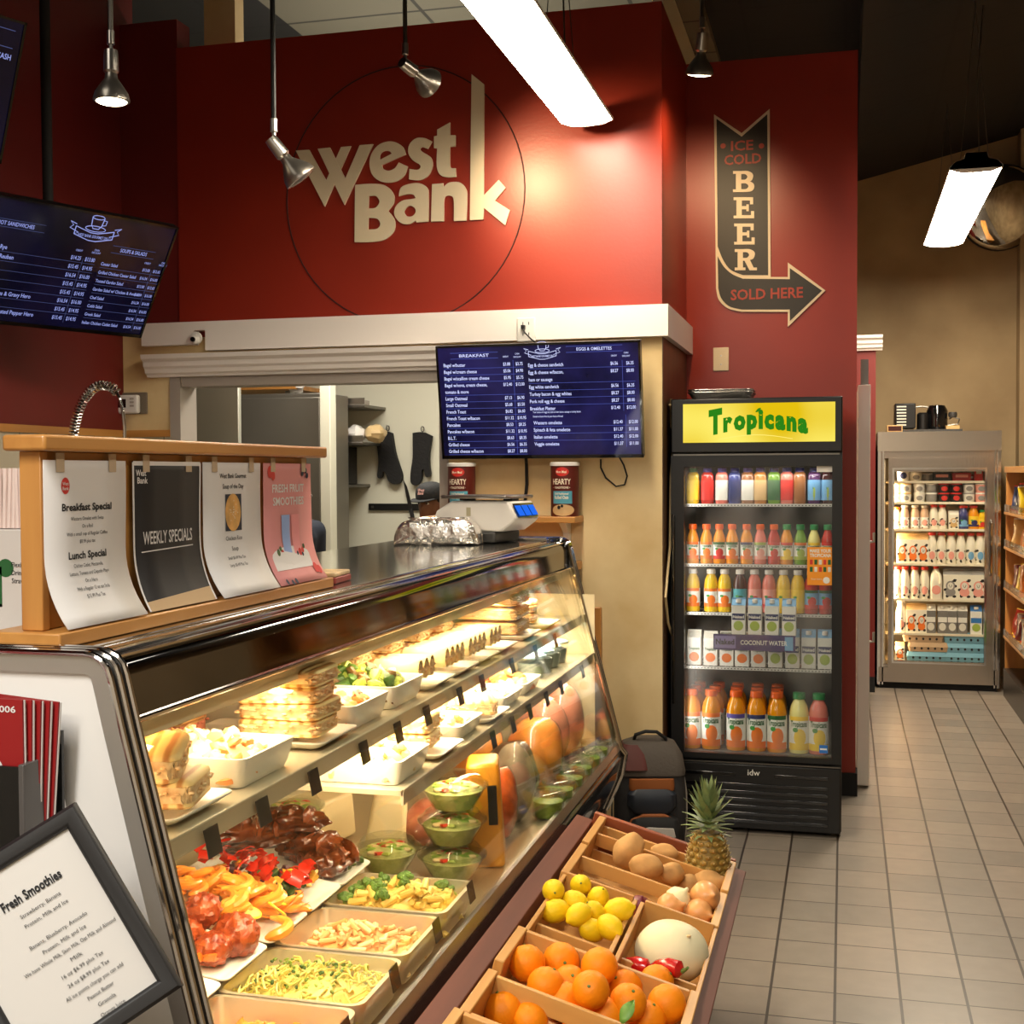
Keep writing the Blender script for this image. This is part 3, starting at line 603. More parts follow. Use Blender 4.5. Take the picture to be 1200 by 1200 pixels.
def par(label, px, Y, aim, lens=lens_off, rodpx=None, sz=1.0, rodmat=black_satin):
    p = atY(*px, Y); t = T('spot_lamp', label, 'spot lamp', p, group='pendant spot lamps on rods')
    d = V(aim).normalized(); q = d.to_track_quat('Z', 'X').to_matrix().to_4x4()
    m = MB(); m.T = q; m.lathe([(.0, -.02), (.022, -.02), (.024, -.005), (.026, .05), (.020, .058)], 16); m.cyl((0, 0, .0), (0, 0, .0), .01) if 0 else None
    m.build('socket', steel, t)
    m = MB(); m.T = q; m.lathe([(.019, .055), (.022, .075), (.040, .10), (.056, .125), (.061, .145), (.061, .150), (.055, .152)], 24); m.build('reflector', par_silver, t)
    m = MB(); m.T = q; m.lathe([(.056, .149), (.045, .156), (.02, .160), (0, .161)], 24); m.build('lens', lens, t)
    m = MB(); m.tube([(0, 0, 0), (0, 0, .035), (-.004, 0, .05)], .007, 8); m.cyl((0, 0, .04), (0, 0, .085), .013); m.build('swivel', steel, t)
    MB().cyl((0, 0, .08), (0, 0, 4.5-p.z), .0095, n=8).build('rod', rodmat, t); return t, p, d
lt, lp_, _ = par('lit spot lamp with a glowing bulb hanging before the dark red side wall', (130, 66), 3.9, (0, 0, -1), bulb_on, rodmat=steel_dk)
par('unlit silver spot lamp on a rod covering the tip of the letter W', (321, 168), 4.2, (.55, .35, -.8))
tg1 = atY(680, 235, YW); _, q1, _ = par('silver spot lamp on a rod above the letter s, beaming at the sign wall', (475, 76), 4.9, tg1-atY(475, 76, 4.9), bulb_on, rodmat=steel_dk)
tg2 = atY(812, 330, YB); _, q2, _ = par('silver spot lamp hanging at the corner beside the beer sign wall', (823, 44), 5.6, V((-.12, .3, -.95)), bulb_on, rodmat=steel_dk)
def beam(p, d, e, size, blend=.7):
    sl = bpy.data.lights.new('spot_lamp_beam', 'SPOT'); sl.energy = e; sl.color = (1, .70, .38); sl.spot_size = math.radians(size); sl.spot_blend = blend; sl.shadow_soft_size = .05
    so = bpy.data.objects.new('spot_lamp_beam', sl); so.location = V(p)+V(d).normalized()*.18; so.rotation_euler = V(d).to_track_quat('-Z', 'Y').to_euler(); col.objects.link(so)
beam(lp_, (0, 0, -1), 20, 95); beam(q1, tg1-q1, 75, 72, 1.0); beam(q2, tg2-q2, 60, 75, .9)
# convex mirror on the far wall
p = atY(1174, 243, 10.95); t = T('convex_mirror', 'round convex security mirror on the khaki far wall', 'mirror', (p.x, 10.98, p.z), (math.radians(14), 0, math.radians(14)))
m = MB()
m.loft([[(r*math.cos(2*PI*i/40), y, r*math.sin(2*PI*i/40)) for i in range(40)] for r, y in ((.33, 0), (.325, -.03), (.29, -.065), (.22, -.095), (.12, -.115), (.03, -.121))])
m.build('dome', mat('mirror_silver', (225, 222, 216), .03, 1), t, sharp=60)
m = MB(); m.tube([(.332*math.cos(2*PI*i/40), 0, .332*math.sin(2*PI*i/40)) for i in range(40)], .009, 8, True); m.build('rim', black_matte, t)
MB().cyl((0, 0, 0), (0, .2, .03), .02).build('wall_arm', black_matte, t)
# ================================================================== KITCHEN THROUGH THE HATCH
ss_dark = mat('dark_stainless', (124, 119, 110), .42, .7, noise=(2, .08)); ss_pale = mat('pale_stainless', (168, 168, 156), .4, .5)
a, b = atY(280, 462, 7.7), atY(378, 462, 7.7)
t = T('kitchen_refrigerator', 'tall dull stainless refrigerator seen through the hatch', 'refrigerator', ((a.x+b.x)/2, 7.7, 0)); hw = (b.x-a.x)/2
MB().bx(-hw, hw, .02, .44, .02, a.z).build('cabinet', ss_dark, t, bevel=.006)
MB().bx(-hw+.01, hw-.01, -.03, .015, .14, a.z-.03).build('door', ss_dark, t, bevel=.006)
MB().tube([(hw-.06, -.03, 1.0), (hw-.06, -.07, 1.02), (hw-.06, -.07, 1.38), (hw-.06, -.03, 1.4)], .01).build('handle', steel, t)
a, b = atY(206, 452, 7.0), atY(279, 452, 7.0)
t = T('stainless_side_panel', 'pale stainless panel standing beside the hatch jamb in the kitchen', 'panel', (a.x, 7.0, 0))
MB().bx(0, b.x-a.x, 0, .04, .0, a.z-.01).build('sheet', ss_pale, t, bevel=.005)
m = MB()
for z in (.4, 1.2, 1.9): m.cyl((.03, -.002, z), (.03, .0, z), .006, n=8)
m.build('screw', steel_dk, t)
# shelf with a white bag above the refrigerator
p, q = atY(285, 452, 8.2), atY(330, 452, 8.2)
t = T('wooden_wall_shelf', 'wooden shelf high above the kitchen refrigerator', 'shelf', (q.x, 8.4, p.z-.02))
MB().bx(p.x-q.x-.25, .12, -.25, .199, -.015, .015).build('board', oakx, t, bevel=.003); MB().bx(-.02, .02, -.1, .19, -.1, -.015).build('bracket', steel, t)
m = MB(); m.ell((0, 0, .06), (.22, .12, .07), 20, 12, .14, 2.2, 2); m.ell((.16, -.1, .0), (.06, .05, .07), 14, 10, .2, 2.2, 4)
tag(m.build('plastic_bag', white_pl, loc=(q.x-.05, 8.31, p.z-.002+.02)), 'crumpled white bag on the shelf above the kitchen refrigerator', 'bag')
a, b = atY(378, 450, 7.55), atY(390, 450, 7.55)
t = T('partition_post', 'white upright post between the kitchen refrigerator and the small shelves', 'post', (a.x, 7.55, 0))
MB().bx(0, b.x-a.x, -.05, .05, 0, 2.98).build('post', kitchen_white, t, bevel=.004); MB().bx(-.004, b.x-a.x+.004, -.054, .054, .002, .12).build('foot_trim', steel_dk, t)
Y0 = 8.3
def kshelf(px, py, label, w=.30):
    p = atY(px, py, Y0-.12); t = T('kitchen_wall_shelf', label, 'shelf', (p.x, 8.6, p.z), group='small steel wall shelves')
    MB().bx(-w, .02, -.42, -.002, -.02, 0).build('tray', steel_dk, t, bevel=.003)
    m = MB(); m.bx(-w, .02, -.42, -.415, .002, .045); m.build('lip', steel, t, smooth=False)
    MB().prism([(-.4, -.02), (-.01, -.02), (-.01, -.12)], -w+.02, -w+.035, 'x').build('bracket', steel_dk, t, smooth=False)
    return p
p1 = kshelf(424, 474, 'uppermost small steel shelf on the kitchen wall'); p2 = kshelf(422, 518, 'small steel shelf holding packets, below the uppermost one'); p3 = kshelf(405, 568, 'lowest small steel shelf on the kitchen wall', .22)
red_pl = mat('red_box', (190, 62, 44), .5)
def packet(label, p, dx, dy, sz, m_, nm='packet', cat='packet', bagy=False):
    mm = MB()
    if bagy: mm.ell((0, 0, sz[2]/2), (sz[0]/2, sz[1]/2, sz[2]/2), 16, 10, .12, 2.4, dx*9)
    else: mm.box((0, 0, sz[2]/2), sz)
    tag(mm.build(nm, m_, bevel=0 if bagy else .004, loc=(p.x+dx, 8.6+dy, p.z+.001)), label, cat)
packet('red box on the middle kitchen wall shelf', p2, -.21, -.3, (.12, .1, .085), red_pl, 'food_box', 'box')
packet('white bread bag on the middle kitchen wall shelf', p2, -.085, -.28, (.13, .16, .12), white_pl, 'bread_bag', 'bag', True)
packet('tan bun bag at the end of the middle kitchen wall shelf', p2, .06, -.28, (.15, .18, .12), film_bag if False else mat('bun_bag', (206, 178, 130), .4), 'bun_bag', 'bag', True)
packet('flat silver box on the uppermost kitchen wall shelf', p1, -.12, -.28, (.2, .12, .035), mat('silver_box', (170, 160, 150), .5), 'flat_box', 'box')
packet('black appliance on the lowest kitchen wall shelf', p3, -.1, -.25, (.16, .2, .26), black_satin, 'kitchen_appliance', 'appliance')
# oven mitts and knife rail on the back wall
quilt = mat('black_quilted_cloth', (20, 19, 19), .85, bump=(60, .5))
def mitt(label, ox, pts, tip):
    lo = [(a.x, a.z) for a in (atY(180+x/3.4286, 420+y/3.4286, 8.55) for x, y in crom(pts, 5))]
    cx = sum(p[0] for p in lo)/len(lo); cz = max(p[1] for p in lo)
    t = T('oven_mitt', label, 'oven mitt', (cx, 8.55, cz), group='black oven mitts')
    vs, fs = shape2d([[(p[0]-cx, p[1]-cz) for p in lo]], .04)
    m = MB(); m.add([(p.x, -p.z+.01, p.y) for p in vs], fs); o = m.build('mitt_body', quilt, t, bevel=.014, seg=3)
    m = MB(); m.tube([(.012*math.cos(i*PI/6), .02, .02+.018*math.sin(i*PI/6)) for i in range(12)], .003, 6, True); m.build('hanging_loop', black_matte, t)
    m = MB(); m.cyl((0, .048, .035), (0, .0, .04), .004); m.build('hook', steel, t)
mitt('black oven mitt hanging nearer the steel shelves, thumb pointing down', 0, [(888, 310, 1), (925, 292), (958, 300, 1), (970, 375), (985, 425), (998, 470), (990, 500), (965, 505), (945, 492), (933, 462), (922, 455), (918, 475), (908, 482), (900, 470), (905, 420), (900, 360)], 0)
mitt('black oven mitt hanging nearer the menu screen edge', 0, [(1042, 300, 1), (1080, 296), (1118, 312, 1), (1108, 380), (1108, 430), (1112, 465), (1102, 478), (1092, 470), (1086, 445), (1078, 455), (1075, 490), (1055, 510), (1036, 500), (1034, 460), (1042, 400)], 0)
p, q = atY(432, 594, 8.58), atY(500, 598, 8.58)
t = T('knife_rail', 'black magnetic knife rail on the kitchen wall under the oven mitts', 'knife rail', (p.x, 8.598, p.z))
MB().bx(0, q.x-p.x+.5, -.022, -.001, -.024, .024).build('bar', black_satin, t, bevel=.003)
m = MB(); m.bx(.02, .04, -.024, -.02, -.008, .008); m.build('end_screw', steel, t)
p = atY(475, 580, 8.55); t = T('kitchen_knife', 'dark knife standing on the magnetic rail beside the cook in the cap', 'knife', (p.x+.03, 8.568, p.z-.10), (0, math.radians(-14), 0))
MB().prism([(-.012, -.0), (.018, 0), (.016, .16), (0, .22)], -.002, .002).build('blade', mat('knife_blade', (60, 58, 58), .3, .8), t, smooth=False); MB().bx(-.012, .016, -.009, .009, -.1, 0).build('handle', black_matte, t, bevel=.004)
# ================================================================== PEOPLE IN THE KITCHEN
skin = mat('brown_skin', (126, 82, 58), .55, sss=.05)
def blobby(mb, name, m_, parent, vox=.012, sm=6):
    o = mb.build(name, m_, parent); r = o.modifiers.new('r', 'REMESH'); r.mode = 'VOXEL'; r.voxel_size = vox; r.use_smooth_shade = True
    s_ = o.modifiers.new('s', 'SMOOTH'); s_.iterations = sm; s_.factor = .5; return o
def chain(m, pts, rs, n=14):
    for (p, r), (q, r2) in zip(list(zip(pts, rs)), list(zip(pts, rs))[1:]): m.tube([p, q], [r, r2], n)
    for p, r in zip(pts, rs): m.ell(p, (r, r, r), n, 8)
def hand(m, wrist, d):
    d = V(d).normalized(); s = d.cross(V((0, 1, 0))).normalized(); f = V((0, -1, 0)); w_ = V(wrist)
    m.ell(tuple(w_+d*.045), (.038, .020, .052), 12, 8)
    for i, L in enumerate((.070, .080, .074, .058)):
        b = w_+d*.085+s*(.027-.018*i); chain(m, [tuple(b), tuple(b+d*L*.55+f*.008), tuple(b+d*L+f*.026)], [.0095, .0088, .0078], 8)
    b = w_+d*.03+s*.034; chain(m, [tuple(b), tuple(b+d*.03+s*.018+f*.006), tuple(b+d*.058+s*.018+f*.018)], [.012, .011, .009], 8)
def person(label, loc, rot, H, lean, cloth, hat):
    k = H/1.75; t = T('person', label, 'person', loc, (0, 0, rot)); t.scale = (k, k, k)
    up = lambda z, dx=0, y=0: (dx, y-lean*max(0, z-.95)*.9, z-abs(lean)*max(0, z-.95)*.25)
    m = MB()
    m.loft([[(rx*math.cos(2*PI*i/20)+up(z)[0], ry*math.sin(2*PI*i/20)+up(z)[1], up(z)[2]) for i in range(20)] for z, rx, ry in ((.88, .155, .11), (.98, .165, .115), (1.1, .145, .105), (1.25, .165, .12), (1.38, .185, .115), (1.45, .13, .085), (1.5, .06, .06))])
    chain(m, [up(1.46), up(1.54, 0, -.01), up(1.58, 0, -.015)], [.06, .055, .055])
    hd = up(1.645, 0, -.025)
    m.ell(hd, (.076, .095, .115), 24, 18); m.ell((hd[0], hd[1]-.045, hd[2]-.065), (.052, .045, .05), 16, 12)
    m.ell((hd[0], hd[1]-.098, hd[2]-.018), (.013, .018, .022), 10, 8); m.ell((hd[0], hd[1]-.085, hd[2]-.058), (.024, .012, .009), 10, 8)
    for s in (-1, 1):
        m.ell((hd[0]+s*.077, hd[1]+.008, hd[2]-.01), (.012, .02, .031), 10, 8)
        sh = up(1.415, s*.185); el = (s*.235, up(1.13)[1]-.02, up(1.13)[2]); wr = (s*.19, up(1.0)[1]-.22, up(1.0)[2]+.03)
        chain(m, [sh, el, wr], [.055, .043, .03]); hand(m, wr, V((-.15*s, -1, -.25)))
        chain(m, [(s*.09, 0, .9), (s*.095, -.01, .48), (s*.1, .01, .09)], [.088, .058, .040]); m.ell((s*.1, -.06, .045), (.045, .125, .045), 12, 8)
    blobby(m, 'body', skin, t)
    m = MB()
    m.loft([[(rx*math.cos(2*PI*i/20), ry*math.sin(2*PI*i/20)+up(z)[1], up(z)[2]) for i in range(20)] for z, rx, ry in ((.80, .18, .14), (.98, .185, .135), (1.1, .168, .127), (1.25, .188, .142), (1.38, .205, .135), (1.455, .15, .105), (1.49, .075, .075))])
    for s in (-1, 1): sh = up(1.415, s*.185); el = (s*.235, up(1.13)[1]-.02, up(1.13)[2]); md = tuple(V(sh).lerp(V(el), .95)); chain(m, [up(1.40, s*.1), sh, md], [.09, .073, .062])
    blobby(m, 'shirt', cloth, t)
    m = MB()
    for s in (-1, 1): chain(m, [(s*.09, 0, .88), (s*.095, -.01, .48), (s*.1, .01, .09)], [.104, .076, .062])
    m.ell((0, 0, .9), (.175, .13, .1)); blobby(m, 'trousers', mat('black_trousers', (24, 24, 28), .85), t)
    m = MB()
    for s in (-1, 1): m.ell((s*.1, -.065, .045), (.052, .135, .044), 14, 10)
    m.build('shoe', black_satin, t)
    m = MB()
    for s in (-1, 1): m.ell((hd[0]+s*.031, hd[1]-.083, hd[2]+.008), (.014, .01, .008), 10, 8)
    m.build('eye', mat('eye_white', (214, 206, 196), .3), t)
    m = MB()
    for s in (-1, 1): m.ell((hd[0]+s*.031, hd[1]-.092, hd[2]+.008), (.006, .004, .006), 8, 6)
    m.build('iris', ink, t)
    m = MB(); m.ell((hd[0], hd[1]+.022, hd[2]+.022), (.083, .092, .105), 24, 16); m.build('hair', black_matte, t)
    if hat:
        hm = mat('black_cap_cloth', (22, 23, 24), .8, bump=(90, .3)); m = MB()
        m.loft([[(hd[0]+r*math.cos(2*PI*i/28), hd[1]+r*1.18*math.sin(2*PI*i/28), hd[2]+z) for i in range(28)] for r, z in ((.093, .035), (.094, .07), (.088, .105), (.066, .132), (.03, .146), (.004, .149))], False, True); m.build('cap', hm, t)
        m = MB(); L = []
        for f_, zz in ((1, 0), (1, -.006)): L.append([(hd[0]+.088*math.cos(PI+PI*i/12), hd[1]-.02-(.085+.085*math.sin(PI*i/12))*1.0+.03, hd[2]+.04+zz-.02*math.sin(PI*i/12)) for i in range(13)]+[(hd[0]+.09*math.cos(PI/6*k), hd[1]-.02+.03*math.sin(PI*k/6)-.03, hd[2]+.04+zz) for k in (0, 3, 6)])
        m.loft(L); m.build('cap_peak', hm, t)
        m = MB(); m.T = Mx(((1, 0, 0, hd[0]), (0, .35, -1, hd[1]-.112), (0, 1, .35, hd[2]+.082), (0, 0, 0, 1))); m.text('West', 0, .003, .026, .9, .01); m.text('Bank', .004, -.017, .026, .9, .01)
        m.build('cap_emblem', mat('pink_thread', (200, 150, 140), .7), t, smooth=False)
    return t
p = atY(500, 588, 7.3); person('person in a black cap and dark clothes behind the foil-wrapped bundle', (p.x+.06, 7.3, 0), math.radians(-18), 1.62, .05, mat('dark_shirt', (22, 22, 24), .85), True)
p = atY(366, 612, 6.9); person('person with dark hair and a navy shirt bending behind the poster board', (p.x-.27, 7.0, 0), math.radians(60), 1.72, .30, mat('navy_shirt', (26, 32, 46), .85), False)
# ================================================================== AROUND THE HATCH AND PIER
p = atY(233, 398, YW-.03); t = T('security_camera', 'small white dome security camera set in the white fascia', 'camera', (p.x, YW-.052, p.z+.005))
m = MB(); m.T = Mx.Rotation(PI/2, 4, 'X'); m.lathe([(0, 0), (.032, 0), (.032, .015), (.02, .018)], 24); m.build('base_ring', white_pl, t)
m = MB(); m.ell((.002, -.022, -.008), (.024, .024, .024), 18, 12); m.build('eyeball', white_pl, t)
m = MB(); m.T = Mx.Rotation(PI/2, 4, 'X'); m.lathe([(0, .03), (.014, .034), (.012, .049), (0, .049)], 16, c=(.002, -.010, 0)); m.build('camera_lens', black_gloss, t)
p = atY(152, 474, YW-.01); t = T('thermostat', 'white wall thermostat beside the hatch jamb', 'thermostat', (p.x, YW+.004, p.z))
MB().bx(-.062, .098, -.012, 0, -.05, .062).build('back_plate', mat('plate_grey', (120, 108, 92), .5), t, bevel=.004)
MB().bx(-.085, .065, -.05, -.0125, -.048, .048).build('casing', white_pl, t, bevel=.012, seg=3)
MB().bx(-.05, .0, -.053, -.0505, -.018, .026).build('display', black_gloss, t)
m = MB()
for z in (-.014, .004, .022): m.bx(.022, .046, -.0525, -.0505, z, z+.010)
m.build('button', mat('button_grey', (180, 172, 160), .5), t, bevel=.001)
# power strip on the fascia
p = atY(617, 391, YW-.05); t = T('wall_outlet', 'white wall outlet at the fascia edge above the breakfast screen', 'outlet', (p.x, YW-.0505, p.z+.02))
MB().bx(-.045, .045, -.012, 0, -.06, .055).build('cover', white_pl, t, bevel=.006)
m = MB()
for x in (-.014, .014):
    for z in (-.03, .02): m.bx(x-.002, x+.002, -.0125, -.012, z, z+.014)
m.build('slot', ink, t, smooth=False)
m = MB(); m.bx(-.02, .0, -.035, -.013, .0, .018); m.tube([(-.01, -.03, .0), (.0, -.03, -.02), (.03, -.025, -.05), (.06, -.01, -.075)], .004, 6); m.build('plug', black_satin, t, bevel=.002)
# oat tubs on the little shelf
p = atY(660, 605, YW-.11); t = T('oak_wall_shelf', 'short oak shelf on white brackets under the breakfast screen', 'shelf', (p.x, YW, p.z))
SZ = p.z; MB().bx(-.66, .075, -.2, -.001, -.028, 0).build('board', oakx, t, bevel=.003)
m = MB()
for x in (-.5, -.0): m.prism([(-.15, -.0285), (-.002, -.0285), (-.002, -.17), (-.03, -.17), (-.05, -.08)], x-.015, x+.015, 'x')
m.build('bracket', white_pl, t, bevel=.003)
maroon = mat('maroon_tub', (96, 30, 22), .45); oat = mat('oat_tan', (206, 170, 120), .6); tealp = mat('teal_label', (84, 158, 178), .5); redl = mat('red_label', (206, 44, 34), .5); ivl = mat('ivory_print', (240, 226, 200), .5)
def tub(label, x, z):
    t = T('oat_tub', label, 'oat tub', (x, YW-.10, z), group='maroon oat tubs'); r = .066; h = .245
    MB().lathe([(0, 0), (r-.002, 0), (r, .004), (r, h-.01), (0, h-.01)], 32).build('tub', maroon, t)
    MB().lathe([(0, h-.0095), (r+.004, h-.0095), (r+.004, h+.004), (r-.002, h+.008), (0, h+.008)], 32).build('lid', white_pl, t)
    m = MB(); m.patch(r+.0006, .208, .021, 0, .5); m.build('badge', redl, t)
    m = MB(); m.patch(r+.0008, .030, .027, .05, .85, 24); m.build('oat_picture', oat, t)
    m = MB(); m.patch(r+.0018, .043, .009, -.22, .12); m.patch(r+.0018, .049, .007, .0, .1); m.build('blueberry', ink, t)
    m = MB(); n = 10
    m.loft([[((r+.0008)*math.sin(-.72+1.45*i/n), -(r+.0008)*math.cos(-.72+1.45*i/n), zz) for i in range(n+1)] for zz in (.060, .118)], False, False, False); m.build('blue_band', tealp, t)
    def curved(txt, z, size, half, bold=.02):
        m = MB(); m.fit(txt, 0, z, size, 2*half*r, bold); rr = r+.0018
        m.v = [(rr*math.sin(v[0]/r-.05), -rr*math.cos(v[0]/r-.05), v[1]) for v in m.v]; return m
    for nm, txt, z_, s_, hf in (('title', 'HEARTY', .150, .036, .66), ('subtitle', '• TRADITIONS •', .130, .014, .62), ('variety', 'Rolled Oats', .082, .022, .5), ('variety_line', 'Old Fashioned', .102, .013, .5), ('maker', 'Mom Meal', .202, .016, .36)):
        curved(txt, z_, s_, hf).build('lettering', ivl, t, smooth=False)
    return t
p = atY(662, 570, YW-.1); tub('maroon oat tub at the bracket end of the oak shelf', p.x, SZ)
p = atY(541, 570, YW-.1); tub('maroon oat tub standing behind the white scale', p.x, SZ)
m = MB(); p = atY(617, 545, YW-.02); q = atY(615, 590, YW-.02); m.tube([tuple(p+V((0, -.03, .1))), tuple(p), tuple((p+q)/2+V((.006, 0, 0))), tuple(q), tuple(q+V((-.02, .0, -.05)))], .008, 8)
tag(m.build('power_cord', black_matte), 'black power cord hanging straight down between the two oat tubs', 'cord')
m = MB(); pts = [atY(x, y, YW-.012) for x, y in ((704, 538), (704, 548), (710, 560), (722, 570), (732, 568), (735, 558), (731, 545), (726, 536))]; m.tube([tuple(q) for q in pts], .004, 7)
tag(m.build('cable_loop', black_matte), 'thin black cable looping below the corner of the breakfast screen', 'cable')
# oak counter against the pier with an extinguisher board
a, b = atY(681, 655, 5.7), atY(705, 712, YW-.02)
t = T('oak_counter', 'low oak counter standing against the ochre pier behind the case', 'counter', (-1.70, YW-.012, 0))
MB().bx(-.02, .50, -.42, 0, 1.245, 1.285).build('worktop', oakx, t, bevel=.004); MB().bx(0, .47, -.38, -.005, .002, 1.2449).build('cabinet', brownwood, t)
MB().bx(.02, .45, -.395, -.381, .1, 1.2).build('door', oakz, t, bevel=.003)
t = T('framed_panel', 'oak framed black panel on the ochre pier by the end of the case', 'panel', (b.x-.06, YW, b.z))
MB().bx(-.10, .058, -.03, -.001, -.56, 0).build('oak_frame', oakz, t, bevel=.003); MB().bx(-.085, .0, -.045, -.0301, -.5, -.03).build('black_fitting', black_satin, t, bevel=.006)
m = MB()
for k in range(5): m.bx(-.06, -.02, -.055, -.0455, -.45+k*.09, -.42+k*.09)
m.build('clip', dark_grey, t, bevel=.002)
# white cord on the brown side panel, running down behind the cooler
pts = [atX(x, y, XC+.02) for x, y in ((785, 474), (788, 484), (787, 500), (790, 512), (786, 560), (785, 640), (780, 700), (783, 730), (789, 750))]
m = MB(); m.tube([tuple(q) for q in pts], .006, 7); tag(m.build('power_cord', mat('cord_ivory', (216, 190, 140), .5)), 'ivory power cord running down the brown panel beside the juice cooler', 'cord')
p = atX(786, 482, XC); t = T('wall_socket', 'socket with an ivory plug on the brown panel beside the juice cooler', 'outlet', (XC, p.y, p.z))
MB().bx(.0005, .01, -.04, .04, -.06, .06).build('cover', mat('outlet_brown', (180, 150, 110), .5), t, bevel=.003); MB().bx(.0105, .045, -.018, .018, -.05, -.01).build('plug', mat('cord_ivory', (216, 190, 140), .5), t, bevel=.004)
# ================================================================== SINK TAP, STRAW BOX
t = T('pre_rinse_tap', 'chrome spring pre-rinse tap arching above the poster board', 'tap', (0, 5.2, 0))
P_ = lambda x, y: atY(x, y, 5.2)-V((0, 5.2, 0))
base = [(86, 512), (88, 498), (92, 482), (98, 468), (106, 458), (114, 452), (122, 451), (130, 453), (135, 457), (140, 467), (144, 482), (146, 500), (146, 514)]
pts = [P_(x, y) for x, y in base]
def resample(pts, n):
    L = [0]
    for a, b in zip(pts, pts[1:]): L.append(L[-1]+(b-a).length)
    out = []
    for k in range(n):
        s = L[-1]*k/(n-1); i = max(j for j in range(len(L)-1) if L[j] <= s+1e-9); out.append(pts[i].lerp(pts[i+1], (s-L[i])/(L[i+1]-L[i])))
    return out
rs = resample(pts, 80)
MB().tube([tuple(q) for q in rs], .008, 8).build('hose', chrome, t)
m = MB(); hl = []; cnt = 26*8; sp_ = resample(rs[:52], cnt)
for i, q in enumerate(sp_):
    tg = (sp_[min(i+1, cnt-1)]-sp_[max(i-1, 0)]).normalized(); u_ = V((0, 1, 0)); v_ = tg.cross(u_).normalized(); an = 2*PI*i/8; hl.append(tuple(q+u_*math.cos(an)*.02+v_*math.sin(an)*.02))
m.tube(hl, .0045, 5); m.build('spring', chrome, t)
MB().cyl(tuple(pts[0]), tuple(pts[0]+V((0, 0, -.75))), .016).build('riser', chrome, t)
m = MB(); m.bx(pts[0].x-.02, pts[0].x+.13, -.012, .012, pts[0].z-.02, pts[0].z-.002); m.build('bracket_arm', black_satin, t, bevel=.003)
m = MB(); m.cyl(tuple(pts[-1]), tuple(pts[-1]+V((0, 0, -.14))), .018, .026); m.build('spray_head', black_satin, t)
t = T('sink_counter', 'steel sink counter along the tiled wall behind the poster board', 'counter', (-3.2, 4.6, 0))
MB().bx(-.42, .4, -1.6, 1.3, .99, 1.03).build('worktop', steel, t, bevel=.004); MB().bx(-.42, .36, -1.58, 1.28, .1, .989).build('base', steel_dk, t); MB().bx(-.42, .3, -1.5, 1.2, .002, .0995).build('plinth', black_matte, t)
MB().bx(-.425, -.40, -1.6, 1.3, 1.0305, 1.62).build('dark_splashback', mat('dark_splash', (66, 64, 62), .35, .4), t)
# ================================================================== DELI CASE
YN, YF, ZT = 1.75, 5.20, 1.42
gx = lambda z: -1.105+.257*(1.39-z)
arc = [(-1.146+.045*math.sin(a), 1.375+.045*math.cos(a)) for a in [math.radians(k) for k in (0, 20, 40, 60, 82)]]
front = arc+[(gx(z), z) for z in (1.30, 1.2, 1.0, .8, .565)]+[(-.872, .54), (-.886, .46), (-.95, .31)]
prof = [(-1.82, 1.42)]+front+[(-.95, .06), (-1.82, .06)]
def inset(pl, d):
    out = []
    for i, p in enumerate(pl):
        a, b = V(pl[max(i-1, 0)]), V(pl[min(i+1, len(pl)-1)]); t_ = (b-a).normalized(); out.append((p[0]-abs(t_.y)*d*(1 if t_.y < 0 else -1), p[1]-abs(t_.x)*d if t_.x > 0 else p[1]))
    return out
case = T('deli_display_case', 'long glass fronted deli case full of food, with a steel top', 'display case', (-1.3, 3.5, 0))
ci = Mx.Translation((1.3, -3.5, 0))
def cpart(m, name, mats, **k):
    m.v = [tuple(ci @ V(p)) for p in m.v]; return m.build(name, mats, case, **k)
wpan = mat('white_end_panel', (240, 237, 232), .35)
steel_trim = mat('satin_steel_trim', (198, 194, 188), .32, .75)
m = MB(); m.prism(prof, YN+.012, YN+.05); cpart(m, 'end_panel', wpan, smooth=False)
m = MB(); m.prism(prof, YF-.04, YF); cpart(m, 'end_panel', steel_dk, smooth=False)
tl_ = [(-1.82, 1.42)]+front
m = MB(); ins = inset(tl_, .03)
m.loft([[(p[0], YN+.004, p[1]) for p in tl_], [(p[0], YN+.004, p[1]) for p in ins], [(p[0], YN+.0125, p[1]) for p in ins]], False, False, False); cpart(m, 'steel_trim', steel_trim)
for y in (YN+.002, YN+.026, YN+.048): m = MB(); m.tube([(p[0]+.004, y, p[1]+.003) for p in tl_], .0055, 8); cpart(m, 'chrome_edge', chrome)
for y in (YF-.045, YF-.015): m = MB(); m.tube([(p[0]+.006, y, p[1]+.005) for p in tl_], .010, 8); cpart(m, 'chrome_edge', chrome)
for y, r0 in ((YN+.014, .0055), (YN+.037, .0055), (YF-.03, .010)): m = MB(); m.tube([(p[0]+.001, y, p[1]+.001) for p in tl_], r0, 6); cpart(m, 'black_edge', black_satin)
steel_top = mat('mirror_steel_top', (196, 194, 188), .12, 1)
m = MB(); m.bx(-1.82, -1.146, YN+.05, YF-.04, 1.405, 1.42); cpart(m, 'steel_top', steel_top, smooth=False)
smoke = mat('smoked_mirror_glass', (112, 112, 114), .06, 1)
m = MB(); q = arc[1:]+[(-1.0925, 1.310)]; m.loft([[(p[0], y, p[1]) for p in q[:-1]]+[(p[0]-.012, y, p[1]) for p in reversed(q[:-1])] for y in (YN+.05, YF-.04)]); cpart(m, 'top_edge', smoke); q = q[-2:]
m = MB(); m.loft([[(p[0], y, p[1]) for p in q]+[(p[0]-.012, y, p[1]) for p in reversed(q)] for y in (YN+.05, YF-.04)]); cpart(m, 'smoked_band', smoke, smooth=False)
